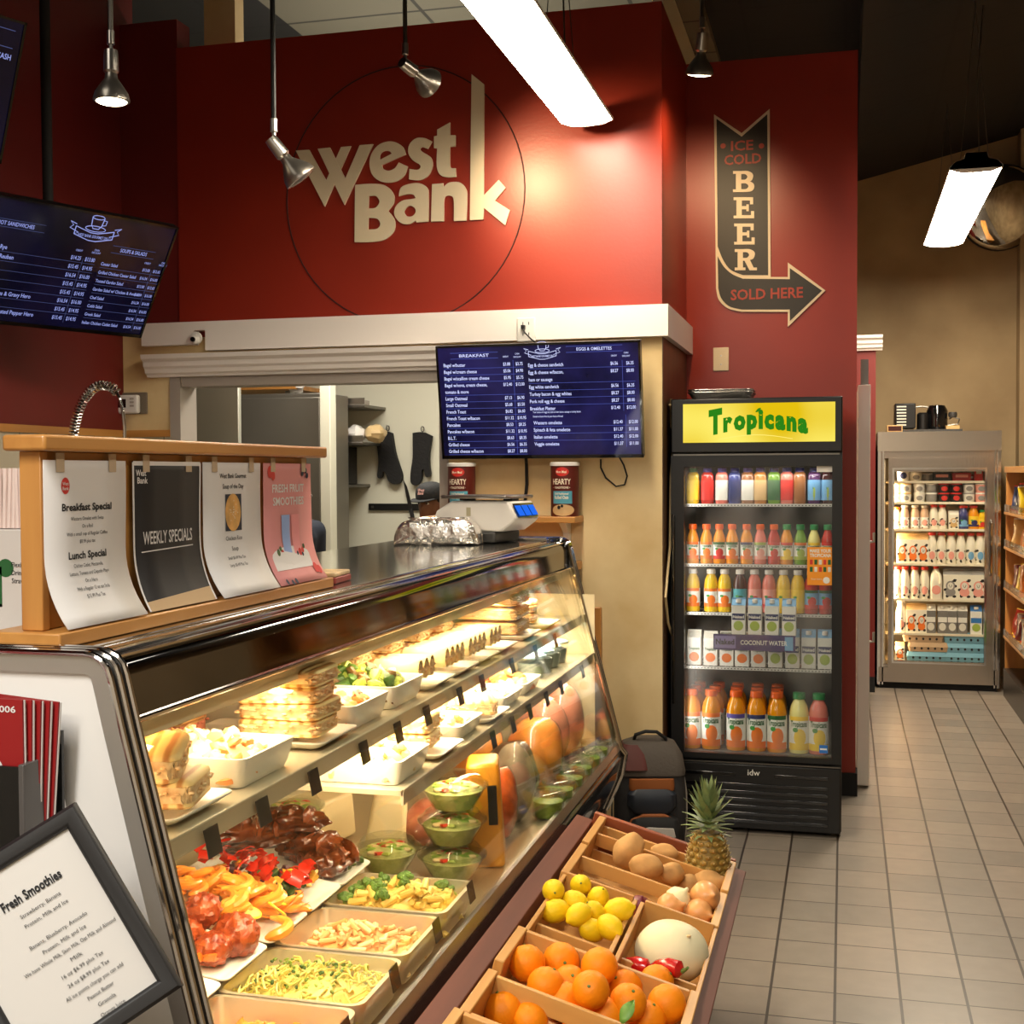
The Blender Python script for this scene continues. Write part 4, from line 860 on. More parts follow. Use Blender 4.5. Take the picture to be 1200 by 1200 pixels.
m = MB(); m.tube([(arc[0][0]-.03, YN+.05, 1.419), (arc[0][0]-.03, YF-.04, 1.419)], .005, 6); m.tube([(arc[2][0]+.003, YN+.05, arc[2][1]+.002), (arc[2][0]+.003, YF-.04, arc[2][1]+.002)], .004, 6); m.tube([(gx(1.31)+.002, YN+.05, 1.31), (gx(1.31)+.002, YF-.04, 1.31)], .004, 6); cpart(m, 'chrome_strip', chrome)
m = MB(); z0, z1 = .585, 1.308; m.hexa([(gx(z0)-.006, YN+.05, z0), (gx(z0), YN+.05, z0), (gx(z0), YF-.04, z0), (gx(z0)-.006, YF-.04, z0), (gx(z1)-.006, YN+.05, z1), (gx(z1), YN+.05, z1), (gx(z1), YF-.04, z1), (gx(z1)-.006, YF-.04, z1)]); cpart(m, 'front_glass', case_glass, smooth=False)
m = MB(); m.prism([(gx(.585)-.012, .572), (gx(.585)-.012, .590), (gx(.585)+.003, .590), (-.884, .566), (-.886, .560), (-.91, .560)], YN+.05, YF-.04); cpart(m, 'glass_rail', steel, smooth=False)
m = MB(); m.prism([(-.886, .560), (-.873, .54), (-.887, .46), (-.95, .31), (-.97, .31), (-.915, .46), (-.90, .54)], YN+.05, YF-.04); cpart(m, 'black_bumper', black_gloss, sharp=60)
m = MB(); m.bx(-1.80, -.96, YN+.05, YF-.04, .06, .545); cpart(m, 'base_cabinet', mat('case_base', (120, 84, 52), .5), smooth=False)
m = MB(); m.bx(-1.78, -.912, YN+.05, YF-.04, .546, .560); cpart(m, 'deck', mat('deck_steel', (186, 172, 146), .35, .7), smooth=False)
m = MB(); m.bx(-1.80, -1.76, YN+.05, YF-.04, .56, 1.404); m.bx(-1.76, -1.19, YN+.05, YF-.04, 1.385, 1.404); m.bx(-1.76, -.99, YF-.046, YF-.041, .56, 1.2); cpart(m, 'liner', cream, smooth=False)
m = MB(); m.bx(-1.205, -1.128, YN+.05, YF-.045, 1.262, 1.385); cpart(m, 'light_housing', cream, smooth=False)
m = MB()
for y in (2.3, 3.45, 4.6): m.cyl((-1.165, y-.45, 1.255), (-1.165, y+.45, 1.255), .0065, n=8)
cpart(m, 'tube_light', glow('case_tube_glow', (255, 206, 132), 10))
shelf_m = mat('shelf_steel', (196, 184, 158), .4, .15)
for nm, z, xf, y0 in (('upper_shelf', 1.11, -1.047, YN+.055), ('middle_shelf', .955, -1.0, 2.82)):
    m = MB(); m.bx(-1.62, xf, y0, YF-.047, z-.012, z); m.bx(xf-.004, xf+.002, y0, YF-.047, z-.034, z+.001); m.tube([(xf, y0, z+.001), (xf, YF-.047, z+.001)], .0035, 6)
    for yy in (y0+.05, 3.4, 4.9): m.bx(-1.76, -1.4, yy, yy+.01, z-.06, z-.0125)
    cpart(m, nm, shelf_m, smooth=False)
m = MB()
for k in range(3): m.bx(-.925, -.916, 1.9+k*1.1, 2.7+k*1.1, .5605, .568)
cpart(m, 'air_grille', steel, smooth=False)
m = MB(); m.T = Mx(((0, .25, .97, -.878), (1, 0, 0, 3.02), (0, .97, -.25, .50), (0, 0, 0, 1))); 
m.loft([[(.035*math.cos(2*PI*i/24), .035*math.sin(2*PI*i/24), z) for i in range(24)] for z in (.0, .004)]); m.T = None; cpart(m, 'round_maker_badge', dark_grey)
# tags
tagm = mat('black_card', (14, 13, 13), .6)
def mktag(label):
    t = T('price_tag', label, 'price tag', group='black price cards in the deli case')
    MB().hexa([(.014, -.025, -.044), (.0152, -.025, -.044), (.0152, .025, -.044), (.014, .025, -.044), (.004, -.025, .004), (.0052, -.025, .004), (.0052, .025, .004), (.004, .025, .004)]).build('card', tagm, t, smooth=False)
    m = MB(); m.bx(.001, .0038, -.008, .008, -.012, .004); m.build('clip', plastic_clear, t); return t
TG = Kind(mktag)
def put_tags(px, X, zz, where):
    for i, (x, y) in enumerate(px):
        p = atX(x, y, X); TG.put((X, p.y, zz), '%s black price card %s, counted from the poster end' % (ORD[i], where))
put_tags([(244, 1010), (304, 979), (364, 938), (423, 898), (463, 875), (497, 841), (536, 826), (562, 812), (597, 792), (625, 777), (648, 763)], -1.044, 1.098, 'on the upper shelf edge')
put_tags([(575, 905), (598, 880), (618, 866), (638, 850), (655, 836), (680, 812)], -.998, .942, 'on the middle shelf edge')
put_tags([(548, 1058), (508, 1096), (458, 1152), (400, 1215)], -.925, .655, 'along the front of the bottom deck')
# ------------------------------------------------------------------ dishes
def dish(name, w, d, h, fl, m_, rim=.006, r=.02):
    """rectangular dish: w along x, d along y, foot at z 0"""
    def ring(k, z, e=0): return [(x, y, z) for x, y in rrect(w-2*k+2*e, d-2*k+2*e, max(r-k*.3, .006))]
    m = MB(); m.loft([ring(fl, 0), ring(fl*.6, h*.25), ring(0, h-.003), ring(0, h), ring(rim, h), ring(fl*.6+rim, h*.3), ring(fl+rim, .004)]); return m.build(name, m_, None, sharp=50)
def mkplate(label): o = dish('serving_plate', .345, .215, .020, .03, ceramic, .004); return tag(o, label, 'plate', 'white serving plates in the deli case')
def mktray(label): o = dish('deep_serving_tray', .30, .235, .058, .016, ceramic); return tag(o, label, 'tray', 'white deep trays in the deli case')
PL, TR = Kind(mkplate), Kind(mktray)
panm = mat('steam_pan_steel', (222, 210, 186), .3, .65)
def mkpan(label): o = dish('steam_pan', .325, .262, .072, .014, panm, .010, .03); return tag(o, label, 'pan', 'steel pans on the bottom deck')
PN = Kind(mkpan)
# ------------------------------------------------------------------ food materials
crust = stripes('toasted_crust', (240, 204, 136), (196, 128, 62), 14, 0, .6, .30)
crust2 = stripes('toasted_crust_pale', (242, 214, 150), (206, 146, 78), 16, 0, .6, .30)
fill_m = mat('chicken_filling', (222, 164, 108), .55, noise=(60, 0), c2=(246, 222, 176)); ham_m = mat('ham_filling', (206, 120, 96), .5, noise=(50, .2))
tort = mat('tortilla_bread', (236, 210, 158), .65, noise=(14, .1)); rye = mat('brown_rye_bread', (196, 148, 86), .7, noise=(30, .15))
lettuce = mat('lettuce_leaf', (132, 164, 58), .5, noise=(30, .35)); herb = mat('dark_green_herb', (62, 92, 32), .55, noise=(40, .4)); broc = mat('broccoli_green', (96, 130, 50), .6, noise=(60, .4))
pasta = mat('yellow_pasta', (232, 198, 104), .4, noise=(20, .08)); pink_pasta = mat('creamy_pink_pasta', (234, 176, 112), .4, noise=(20, .1)); spag = mat('pesto_pasta', (226, 206, 116), .4, noise=(20, .12))
shr = mat('orange_shrimp', (244, 152, 56), .3, noise=(25, .12), coat=.3); redpep = mat('roast_red_pepper', (196, 36, 18), .25, noise=(20, .25), coat=.5); yelpep = mat('roast_yellow_squash', (214, 160, 50), .35, noise=(20, .2)); aub = mat('grilled_aubergine', (86, 54, 60), .4, noise=(25, .3))
meat = mat('glazed_rib_meat', (66, 26, 10), .2, noise=(22, 0), c2=(128, 60, 24), coat=.6, bump=(50, .6)); meatb = mat('tomato_meatball', (120, 36, 16), .3, noise=(38, 0), c2=(184, 84, 38), coat=.12, bump=(45, 1.0)); sauce = mat('tomato_sauce', (214, 110, 34), .3, noise=(20, .2), coat=.3)
lemonslice = mat('lemon_slice', (244, 222, 120), .4); chick = mat('diced_chicken', (238, 206, 156), .5, noise=(25, .12)); salmon = mat('pale_orange_seafood', (238, 160, 98), .4, noise=(25, .15)); tuna = mat('tuna_salad', (222, 190, 132), .6, noise=(40, .15), bump=(60, .6)); redonion = mat('beet_red', (150, 40, 52), .4, noise=(20, .3)); avo = mat('avocado_green', (172, 186, 84), .4, noise=(10, .2)); tomato = mat('tomato_red', (216, 62, 30), .3, noise=(10, .15))
def panini(name, w, d, h, bread, fill, seed, cat='sandwich'):
    def fn(label):
        r = random.Random(seed); t = T(name, label, cat)
        def slab(z, th, arch):
            m = MB(); L = []
            for k, (ins_, zz) in enumerate(((.005, 0), (0, th*.35), (.002, th*.75), (.010, th), (.35*d, th*1.02), (.48*d, th*1.03))):
                L.append([(x, y, z+zz+arch*math.cos(x/w*PI)*math.cos(y/d*PI)) for x, y in rrect(w-2*ins_, d-2*min(ins_, d*.49), max(.004, .018-ins_), 6)])
            return m.loft(L)
        slab(0, h*.26, .0).build('bread', bread, t, sharp=60); slab(h*.66, h*.26, h*.12).build('bread', bread, t, sharp=60)
        m = MB(); L = []
        for k in range(5): L.append([(x*(1+r.uniform(-.02, .04)), y*(1+r.uniform(-.02, .04)), h*(.20+.58*k/4)+r.uniform(-.001, .001)) for x, y in rrect(w*.965, d*.965, .016, 16)])
        m.loft(L)
        for k in range(46):
            a = r.choice(((r.uniform(-.48, .48), r.choice((-.485, .485))), (r.choice((-.485, .485)), r.uniform(-.48, .48)))); m.ell((a[0]*w, a[1]*d, h*r.uniform(.30, .68)), (.0045, .0045, .003), 8, 6, .2, 2, k)
        m.build('filling', fill, t, sharp=60); return t
    return Kind(fn)
S1 = panini('panini_half', .17, .12, .052, crust, fill_m, 1); S2 = panini('toasted_sandwich', .135, .11, .040, crust2, fill_m, 2); S3 = panini('flatbread_wedge', .11, .10, .034, stripes('brown_crust', (206, 160, 96), (150, 96, 50), 13, 0, .6, .34), ham_m, 3)
def mkwrap(label):
    t = T('cut_wrap', label, 'wrap'); m = MB(); m.loft([[(x, r_*math.cos(2*PI*i/16), .03+r_*.95*math.sin(2*PI*i/16)) for i in range(16)] for x, r_ in ((-.08, .02), (-.07, .029), (0, .031), (.06, .030))], True, False); m.build('tortilla', tort, t)
    m = MB(); r = random.Random(3)
    for k in range(12): a = r.uniform(0, 6.28); q = r.uniform(0, .02); m.ell((.052, q*math.cos(a), .03+q*math.sin(a)), (.012, .009, .008), 8, 6, .2, 2, k)
    m.build('filling', fill_m, t); return t
WR = Kind(mkwrap)
def heap(name, label, cat, loc, w, d, h, mats, n, size, seed, kind='ell', base=None, stuff=True, rot=0):
    """a heap of mixed small pieces nobody could count, one object, one slot per ingredient"""
    r = random.Random(seed); m = MB(); m.m = 0
    for k in range(n):
        x, y = r.uniform(-1, 1), r.uniform(-1, 1); e = max(0, 1-max(abs(x), abs(y))**2.5)
        zz = h*e*r.uniform(.55, 1)+size*.3; m.m = r.randrange(len(mats)); p = V((x*w/2, y*d/2, zz))
        if kind == 'ell':
            from mathutils import Euler
            m.ell(p, (size*r.uniform(.6, 1.2), size*r.uniform(.5, 1), size*r.uniform(.35, .7)), 8, 6, .22, 2, r.random()*9, Euler((r.uniform(-1, 1), r.uniform(-1, 1), r.uniform(0, 6))).to_matrix())
        elif kind == 'tube':
            a = r.uniform(0, 6.28); tl = r.uniform(-.45, .45); dr = V((math.cos(a)*math.cos(tl), math.sin(a)*math.cos(tl), math.sin(tl))); L = size*r.uniform(1.5, 2.3)
            q = [p+dr*L*t_ for t_ in (-.5, -.45, .45, .5)]; n_ = 9; o = V((0, 0, 1)).cross(dr).normalized(); u_ = dr.cross(o); R_ = size*.36
            ring = lambda c, rr: [tuple(c+(o*math.cos(2*PI*i/n_)+u_*math.sin(2*PI*i/n_))*rr) for i in range(n_)]
            m.loft([ring(q[1], R_*.7), ring(q[0], R_*.95), ring(q[1], R_), ring(q[2], R_), ring(q[3], R_*.95), ring(q[2], R_*.7)], True, True)
        elif kind == 'string':
            a = r.uniform(0, 6.28); R1 = r.uniform(.02, .05); pts = []
            for j in range(9):
                t_ = j/8*r.uniform(2.5, 3.2); pts.append((min(w/2, max(-w/2, p.x+R1*math.cos(a+t_)+.012*j*math.cos(a))), min(d/2, max(-d/2, p.y+R1*math.sin(a+t_))), zz+.008*math.sin(j*1.3+a)))
            m.tube(pts, size, 5)
    if base is not None:
        m.m = base; m.ell((0, 0, 0), (w*.47, d*.47, h*.85), 20, 12, .06, 2, seed)
        m.v = [(p[0], p[1], max(p[2], 0.002)) for p in m.v]
    o = m.build(name, mats, loc=loc, rot=(0, 0, rot)); tag(o, label, cat)
    if stuff: o['kind'] = 'stuff'
    return o
ZU, ZM, ZD = 1.1115, .9565, .5615
# ------------------------------------------------------------------ upper shelf
PL.put((-1.235, 1.99, ZU), 'white plate under the cut panini halves at the poster end of the upper shelf')
PL.put((-1.235, 2.60, ZU), 'white plate under the tallest toasted sandwich stack on the upper shelf')
S1.put((-1.175, 1.985, ZU+.022), 'lower toasted panini half on the plate at the poster end', rot=.25, scale=(1.15, 1.25, 1.0))
S1.put((-1.21, 1.965, ZU+.076), 'upper toasted panini half leaning on the plate at the poster end', rot=(.10, .06, .38), scale=(1.25, 1.3, 1.1))
S1.put((-1.36, 2.03, ZU+.022), 'toasted panini half with its cut side facing the glass at the poster end', rot=-.15, scale=(.8, .5, .8))
TR.put((-1.225, 2.275, ZU), 'deep white tray of chicken salad beside the cut panini')
heap('chicken_salad', 'heap of diced chicken salad in the deep white tray beside the panini', 'salad', (-1.225, 2.275, ZU+.006), .26, .2, .072, [chick, mat('celery_white', (244, 230, 200), .5), salmon], 110, .019, 5, base=0)
TR.put((-1.50, 2.05, ZU), 'white tray of roast vegetables behind the cut panini')
heap('roast_vegetables', 'heap of orange and yellow roast vegetables behind the cut panini', 'vegetables', (-1.50, 2.05, ZU+.006), .26, .2, .085, [yelpep, salmon, tomato, mat('roast_squash', (232, 156, 60), .4)], 90, .022, 6, base=0)
for i, (dx, dy, dz, rz) in enumerate(((0, 0, 0, .05), (.004, .004, .036, -.06), (-.006, .0, .072, .1), (0, .002, .108, 0))): S2.put((-1.185+dx, 2.595+dy, ZU+.022+dz), '%s pressed sandwich from the bottom of the tall grill-marked stack' % ORD[i], rot=rz+.05, scale=(1.4, 1.45, 1.0))
for i in range(4): S3.put((-1.42, 2.50, ZU+.022+.032*i), '%s brown flatbread wedge from the bottom of the stack behind the grill-marked sandwiches' % ORD[i], rot=.1*(-1)**i, scale=1.15)
PL.put((-1.45, 2.525, ZU), 'white plate under the brown flatbread wedges on the upper shelf')
TR.put((-1.225, 2.83, ZU), 'deep white tray of seafood and tomato salad on the upper shelf')
heap('seafood_salad', 'orange seafood and tomato salad in the deep tray beyond the grill-marked stack', 'salad', (-1.225, 2.83, ZU+.006), .26, .2, .07, [salmon, tomato, chick, salmon], 80, .02, 8, base=0)
TR.put((-1.50, 2.83, ZU), 'white tray of tomato and beet salad at the back of the upper shelf')
heap('tomato_salad', 'bright tomato and red onion salad at the back of the upper shelf', 'salad', (-1.50, 2.83, ZU+.006), .26, .2, .1, [tomato, redonion, lettuce], 80, .022, 9, base=0)
TR.put((-1.225, 3.10, ZU), 'deep white tray of green squash salad on the upper shelf')
heap('squash_salad', 'sliced green squash and olive salad in a deep white tray', 'salad', (-1.225, 3.10, ZU+.006), .26, .2, .075, [avo, avo, herb, mat('olive_brown', (104, 74, 40), .4)], 80, .024, 10, base=0)
TR.put((-1.50, 3.12, ZU), 'white tray of avocado halves behind the green squash salad')
for i in range(6):
    m = MB(); m.ell((0, 0, .02), (.038, .027, .022), 14, 8); tag(m.build('avocado_half', avo, loc=(-1.58+.08*(i % 3), 3.07+.09*(i//3), ZU+.035+.01*(i % 2)), rot=(0, .2, i)), 'pale green avocado half in the tray behind the squash salad', 'avocado', 'avocado halves in the back tray')
PL.put((-1.235, 3.36, ZU), 'white plate of three upright cut wraps beyond the squash salad'); PL.put((-1.235, 3.60, ZU), 'white plate under the first bright row of pale sandwiches'); PL.put((-1.235, 3.84, ZU), 'white plate under the second bright row of pale sandwiches'); PL.put((-1.235, 4.08, ZU), 'white plate carrying the last small row of cut wraps'); PL.put((-1.235, 4.42, ZU), 'white plate under the far stack of wraps near the end glass'); PL.put((-1.235, 4.75, ZU), 'white plate under the last flat sandwiches on the upper shelf')
n = 0
for yc, cnt in ((3.36, 3), (3.60, 4), (3.84, 4), (4.08, 3)):
    for k in range(cnt):
        WR.put((-1.17, yc-.075+.05*k, ZU+.024), '%s cut wrap in the upper shelf front row, counted past the squash salad' % (ORD[n] if n < 16 else 'last'), rot=(0, 0, 0), scale=(1, .75, 1.0)); n += 1
n = 0
for yc in (3.45, 3.72, 3.99, 4.25):
    for k in range(3):
        S2.put((-1.42, yc, ZU+.002+.04*k), '%s pale sandwich in the bright back rows of the upper shelf past the avocados' % ORD[n], rot=.1*k, scale=(1.3, 1.5, 1.0)); n += 1
for i in range(3): S1.put((-1.22, 4.42, ZU+.022+.05*i), '%s wrap from the bottom of the far stack by the end glass' % ORD[i], rot=1.57, scale=(1.3, 1.9, .85))
for i in range(2): S2.put((-1.24, 4.75, ZU+.022+.04*i), ('lower' if i == 0 else 'upper')+' flat sandwich on the last plate of the upper shelf', rot=.2, scale=(1.5, 1.8, 1))
m = MB(); m.hexa([(0, 0, 0), (.07, 0, 0), (.07, .34, 0), (0, .34, 0), (0, 0, .028), (.07, 0, .028), (.07, .34, .028), (0, .34, .028)]); tag(m.build('cheese_log', mat('pale_cheese', (240, 216, 150), .45), loc=(-1.33, 4.45, ZU+.19), rot=(.06, 0, .2), bevel=.006), 'long pale cheese slab lying across the far wraps', 'cheese')
# ------------------------------------------------------------------ middle shelf
TR.put((-1.165, 2.965, ZM), 'deep white tray of tuna salad at the open end of the middle shelf')
heap('tuna_salad', 'smooth mound of tuna salad in the tray at the open end of the middle shelf', 'salad', (-1.165, 2.965, ZM+.006), .26, .2, .085, [tuna], 60, .02, 12, base=0)
PL.put((-1.17, 3.22, ZM), 'white plate under the square sandwich pile on the middle shelf')
for i in range(2): S2.put((-1.13, 3.21, ZM+.022+.042*i), ('bottom' if i == 0 else 'top')+' sandwich of the square pile beside the tuna salad', rot=.08, scale=(1.25, 1.35, 1.1))
TR.put((-1.17, 3.475, ZM), 'shallow white tray of shrimp salad past the square sandwich pile', scale=(1, 1, .75))
heap('shrimp_salad', 'pink and white shrimp salad in the shallow tray past the square pile', 'salad', (-1.17, 3.475, ZM+.006), .25, .19, .052, [chick, salmon, mat('celery_white', (244, 230, 200), .5)], 80, .018, 14, base=0)
PL.put((-1.17, 3.715, ZM), 'white plate with one open toasted sandwich on the middle shelf'); S1.put((-1.12, 3.70, ZM+.022), 'open toasted sandwich alone on a middle shelf plate', rot=.4, scale=(1.2, 1.4, .9))
TR.put((-1.17, 3.96, ZM), 'white tray of shredded white cheese on the middle shelf', scale=(1, 1, .7))
heap('shredded_cheese', 'mound of shredded white cheese in the middle shelf tray', 'cheese', (-1.17, 3.96, ZM+.006), .25, .19, .05, [mat('white_cheese', (244, 228, 196), .5)], 120, .015, 15, 'tube', base=0)
TR.put((-1.17, 4.22, ZM), 'white tray of orange smoked fish on the middle shelf', scale=(1, 1, .7))
heap('smoked_fish', 'folded orange smoked fish slices in the middle shelf tray', 'fish', (-1.17, 4.22, ZM+.006), .25, .19, .045, [salmon, mat('smoked_orange', (228, 126, 66), .4)], 40, .03, 16, base=0)
blue_tub = mat('blue_tub_lid', (112, 150, 170), .4)
def mktub(lid, con):
    def fn(label):
        t = T('clear_food_tub', label, 'tub'); MB().lathe([(0, 0), (.045, 0), (.05, .004), (.055, .075), (0, .075)], 20).build('tub', plastic_clear, t); MB().lathe([(0, .003), (.044, .004), (.050, .055), (0, .062)], 16).build('contents', con, t); MB().lathe([(0, .0755), (.058, .0755), (.058, .083), (.05, .086), (0, .084)], 20).build('lid', lid, t); return t
    return Kind(fn)
TB = mktub(blue_tub, mat('blue_grey_food', (130, 140, 140), .5)); TG2 = mktub(plastic_clear, mat('pickle_green', (120, 140, 52), .4, noise=(30, .3)))
for i in range(4): TB.put((-1.10, 4.50+.13*i, ZM), '%s blue-lidded tub on the middle shelf, counted from the smoked fish' % ORD[i])
# ------------------------------------------------------------------ bottom deck
def ramp(name, y0, y1):
    pass
PZ = .672
def dplate(yc, label, sx=1.0): return PL.put((-1.405, yc, PZ), label, rot=(0, math.radians(8), 0), scale=(sx*1.08, .96, 1))
m = MB(); m.hexa([(-1.62, 2.0, .561), (-1.26, 2.0, .561), (-1.26, 3.24, .561), (-1.62, 3.24, .561), (-1.62, 2.0, .696), (-1.26, 2.0, .645), (-1.26, 3.24, .645), (-1.62, 3.24, .696)]); tag(m.build('display_ramp', shelf_m, smooth=False), 'low steel ramp tilting the plates of hot food towards the glass', 'ramp')
dplate(3.085, 'white plate of glazed ribs on the bottom deck'); dplate(2.88, 'white plate of roast peppers on the bottom deck'); dplate(2.672, 'white plate of orange shrimp on the bottom deck'); dplate(2.455, 'white plate of meatballs in tomato sauce on the bottom deck'); dplate(2.24, 'white plate at the poster end of the bottom deck')
def rp(x, y, dz): return (x, y, PZ+.012+dz+(-1.405-x)*math.tan(math.radians(8)))
r = random.Random(4)
for i, (x, y, dz, sx, rz) in enumerate(((-1.50, 3.07, .045, 1.25, .3), (-1.36, 3.10, .040, 1.1, -.2), (-1.43, 3.12, .09, 1.2, .1), (-1.54, 3.0, .08, 1.1, .6), (-1.29, 3.06, .03, .85, .9))):
    m = MB(); m.ell((0, 0, 0), (.085*sx, .055, .036), 44, 28, .13, 3.2, i*2.1); 
    for k in range(4): m.ell((-.06+.04*k, .0, .012), (.014, .056, .028), 12, 8, .1, 3, k)
    tag(m.build('glazed_rib', meat, loc=rp(x, y, dz), rot=(r.uniform(-.2, .2), r.uniform(-.2, .2), rz)), 'glazed dark brown rib piece, %s of the heap on the bottom deck' % ('rear lower', 'front lower', 'topmost', 'rear upper', 'foremost')[i], 'rib')
heap('herb_garnish', 'sprig of chopped green herbs at the front of the ribs plate', 'herbs', rp(-1.275, 3.13, .0), .07, .09, .025, [herb], 40, .009, 21)
def mkpep(label):
    m = MB(); L = []
    for k in range(7):
        a = -1.0+2.0*k/6; L.append([(.030*math.sin(a)*1.2, -.022+.004*math.sin(k*1.9), .022*math.cos(a)), (.030*math.sin(a)*1.2, .022+.004*math.cos(k*2.3), .022*math.cos(a)), (.026*math.sin(a)*1.2, .022, .018*math.cos(a)), (.026*math.sin(a)*1.2, -.022, .018*math.cos(a))])
    m.loft(L); return tag(m.build('red_pepper_piece', redpep), label, 'pepper', 'roast red pepper pieces on the bottom deck plate')
PP = Kind(mkpep)
for i in range(46): PP.put(rp(-1.55+.30*r.random(), 2.815+.13*r.random(), .02+.045*r.random()), 'glossy roast red pepper piece heaped on the plate behind the shrimp', rot=(r.uniform(-.8, .8), r.uniform(-.8, .8), r.uniform(0, 6)), scale=r.uniform(.5, .8), group='roast red pepper pieces')
heap('grilled_vegetables', 'yellow squash, aubergine and herb mix among the roast peppers', 'vegetables', rp(-1.41, 2.875, .0), .28, .16, .04, [yelpep, aub, herb, yelpep], 60, .018, 22)
def mkslice(label):
    t = T('lemon_slice', label, 'lemon slice', group='lemon slices among the shrimp'); MB().lathe([(0, 0), (.022, 0), (.022, .005), (0, .005)], 20).build('flesh', lemonslice, t); m = MB(); m.tube([(.0235*math.cos(i*PI/10), .0235*math.sin(i*PI/10), .0025) for i in range(20)], .003, 6, True); m.build('rind', mat('lemon_rind', (240, 206, 60), .4), t); return t
LS = Kind(mkslice)
for x, y, a in ((-1.30, 2.87, .9), (-1.49, 2.74, .5), (-1.38, 2.75, .6), (-1.27, 2.72, .4), (-1.25, 2.66, .7), (-1.29, 2.61, .2)): LS.put(rp(x, y, .045), 'thin lemon slice tucked between the shrimp and the peppers', rot=(a, .3, a*3))
def mkshr(label):
    m = MB(); m.tube([(.020*math.cos(a), .020*math.sin(a), .002*k) for k, a in enumerate([-.6+4.4*i/11 for i in range(12)])], [.003, .007, .0088, .0095, .0096, .0094, .0088, .008, .0072, .006, .0045, .0025], 8)
    m.add([(-.017, -.009, .02), (-.008, -.026, .026), (-.022, -.024, .024)], [(0, 1, 2), (2, 1, 0)]); return tag(m.build('shrimp', shr), label, 'shrimp', 'curled orange shrimp on the bottom deck plate')
SH = Kind(mkshr)
for i in range(44):
    x, y = r.uniform(-1, 1), r.uniform(-1, 1); h = max(0, 1-max(abs(x), abs(y))**2)
    SH.put(rp(-1.39+x*.165, 2.675+y*.09, .008+.055*h*r.uniform(.6, 1)), 'curled orange shrimp heaped on the plate between the peppers and the meatballs', rot=(r.uniform(-.28, .28), r.uniform(-.1, .35), r.uniform(0, 6)), scale=r.uniform(1.25, 1.5), group='shrimp on the white plate')
for i, (x, y, dz, s) in enumerate(((-1.45, 2.51, .035, 1), (-1.37, 2.45, .035, .95), (-1.275, 2.51, .035, 1.12), (-1.29, 2.43, .03, .85), (-1.35, 2.50, .075, .9), (-1.50, 2.45, .035, .9))):
    m = MB(); m.ell((0, 0, 0), (.047*s, .045*s, .041*s), 28, 18, .085, 5.5, i*1.7); tag(m.build('meatball', meatb, loc=rp(x, y, dz), rot=(0, 0, i)), 'large sauced meatball, %s on its plate on the bottom deck' % ('far back', 'mid', 'large front', 'foremost small', 'topmost', 'rearmost small')[i], 'meatball')
heap('tomato_sauce', 'pool of orange tomato sauce under the meatballs', 'sauce', rp(-1.41, 2.455, -.002), .27, .15, .012, [sauce], 30, .02, 23, base=0)
m = MB(); m.ell((0, 0, 0), (.05, .04, .02), 18, 10, .1, 3, 2); tag(m.build('fried_cutlet', mat('golden_fry', (214, 136, 48), .5, noise=(40, .3)), loc=rp(-1.29, 2.24, .016)), 'golden fried cutlet on the plate at the poster end', 'cutlet')
for yc, lb in ((2.215, 'steel pan of fried food at the poster end of the bottom deck'), (2.485, 'steel pan of pesto spaghetti on the bottom deck'), (2.757, 'steel pan of creamy pink penne on the bottom deck'), (3.035, 'steel pan of rigatoni with broccoli on the bottom deck')): PN.put((-1.088, yc, .5685), lb)
heap('pesto_spaghetti', 'tangled pesto spaghetti filling the steel pan beside the shrimp', 'pasta', (-1.088, 2.485, .575), .295, .235, .072, [spag, mat('pesto_pasta_green', (206, 200, 100), .4), spag], 260, .0026, 31, 'string', base=0)
heap('pesto_herbs', 'patch of chopped green herbs on the pesto spaghetti', 'herbs', (-1.11, 2.50, .632), .2, .15, .012, [herb, lettuce, mat('pesto_bits', (120, 140, 56), .5)], 70, .0055, 32)
heap('creamy_penne', 'creamy pink penne heaped in its steel pan', 'pasta', (-1.088, 2.757, .575), .285, .225, .068, [pink_pasta, mat('creamy_pink_pale', (242, 206, 152), .4)], 230, .018, 33, 'tube', base=0)
heap('rigatoni', 'yellow rigatoni heaped in the steel pan beside the salad bowls', 'pasta', (-1.088, 3.035, .575), .285, .225, .08, [pasta], 130, .025, 34, 'tube', base=0)
def mkbroc(label):
    t = T('broccoli_floret', label, 'broccoli', group='broccoli florets in the rigatoni pan'); MB().cyl((0, 0, -.02), (0, 0, .01), .006, .008).build('stalk', lettuce, t); m = MB(); q = random.Random(2)
    for k in range(14): a, e = q.uniform(0, 6.28), q.uniform(0, 1); m.ell((.016*e*math.cos(a), .016*e*math.sin(a), .014-.008*e), (.009, .009, .008), 8, 6, .2, 4, k)
    m.build('crown', broc, t); return t
BR = Kind(mkbroc)
for i in range(13): x, y = r.uniform(-.13, .13), r.uniform(-.1, .1); BR.put((-1.088+x, 3.035+y, .662-2.0*(x*x+y*y)), 'green broccoli floret half buried among the rigatoni', rot=(r.uniform(-.7, .7), r.uniform(-.7, .7), i), scale=.95)
heap('fried_pieces', 'golden fried pieces in the pan at the poster end', 'fried food', (-1.088, 2.215, .575), .28, .22, .04, [mat('golden_fry', (214, 136, 48), .5, noise=(40, .3))], 40, .025, 35, base=0)
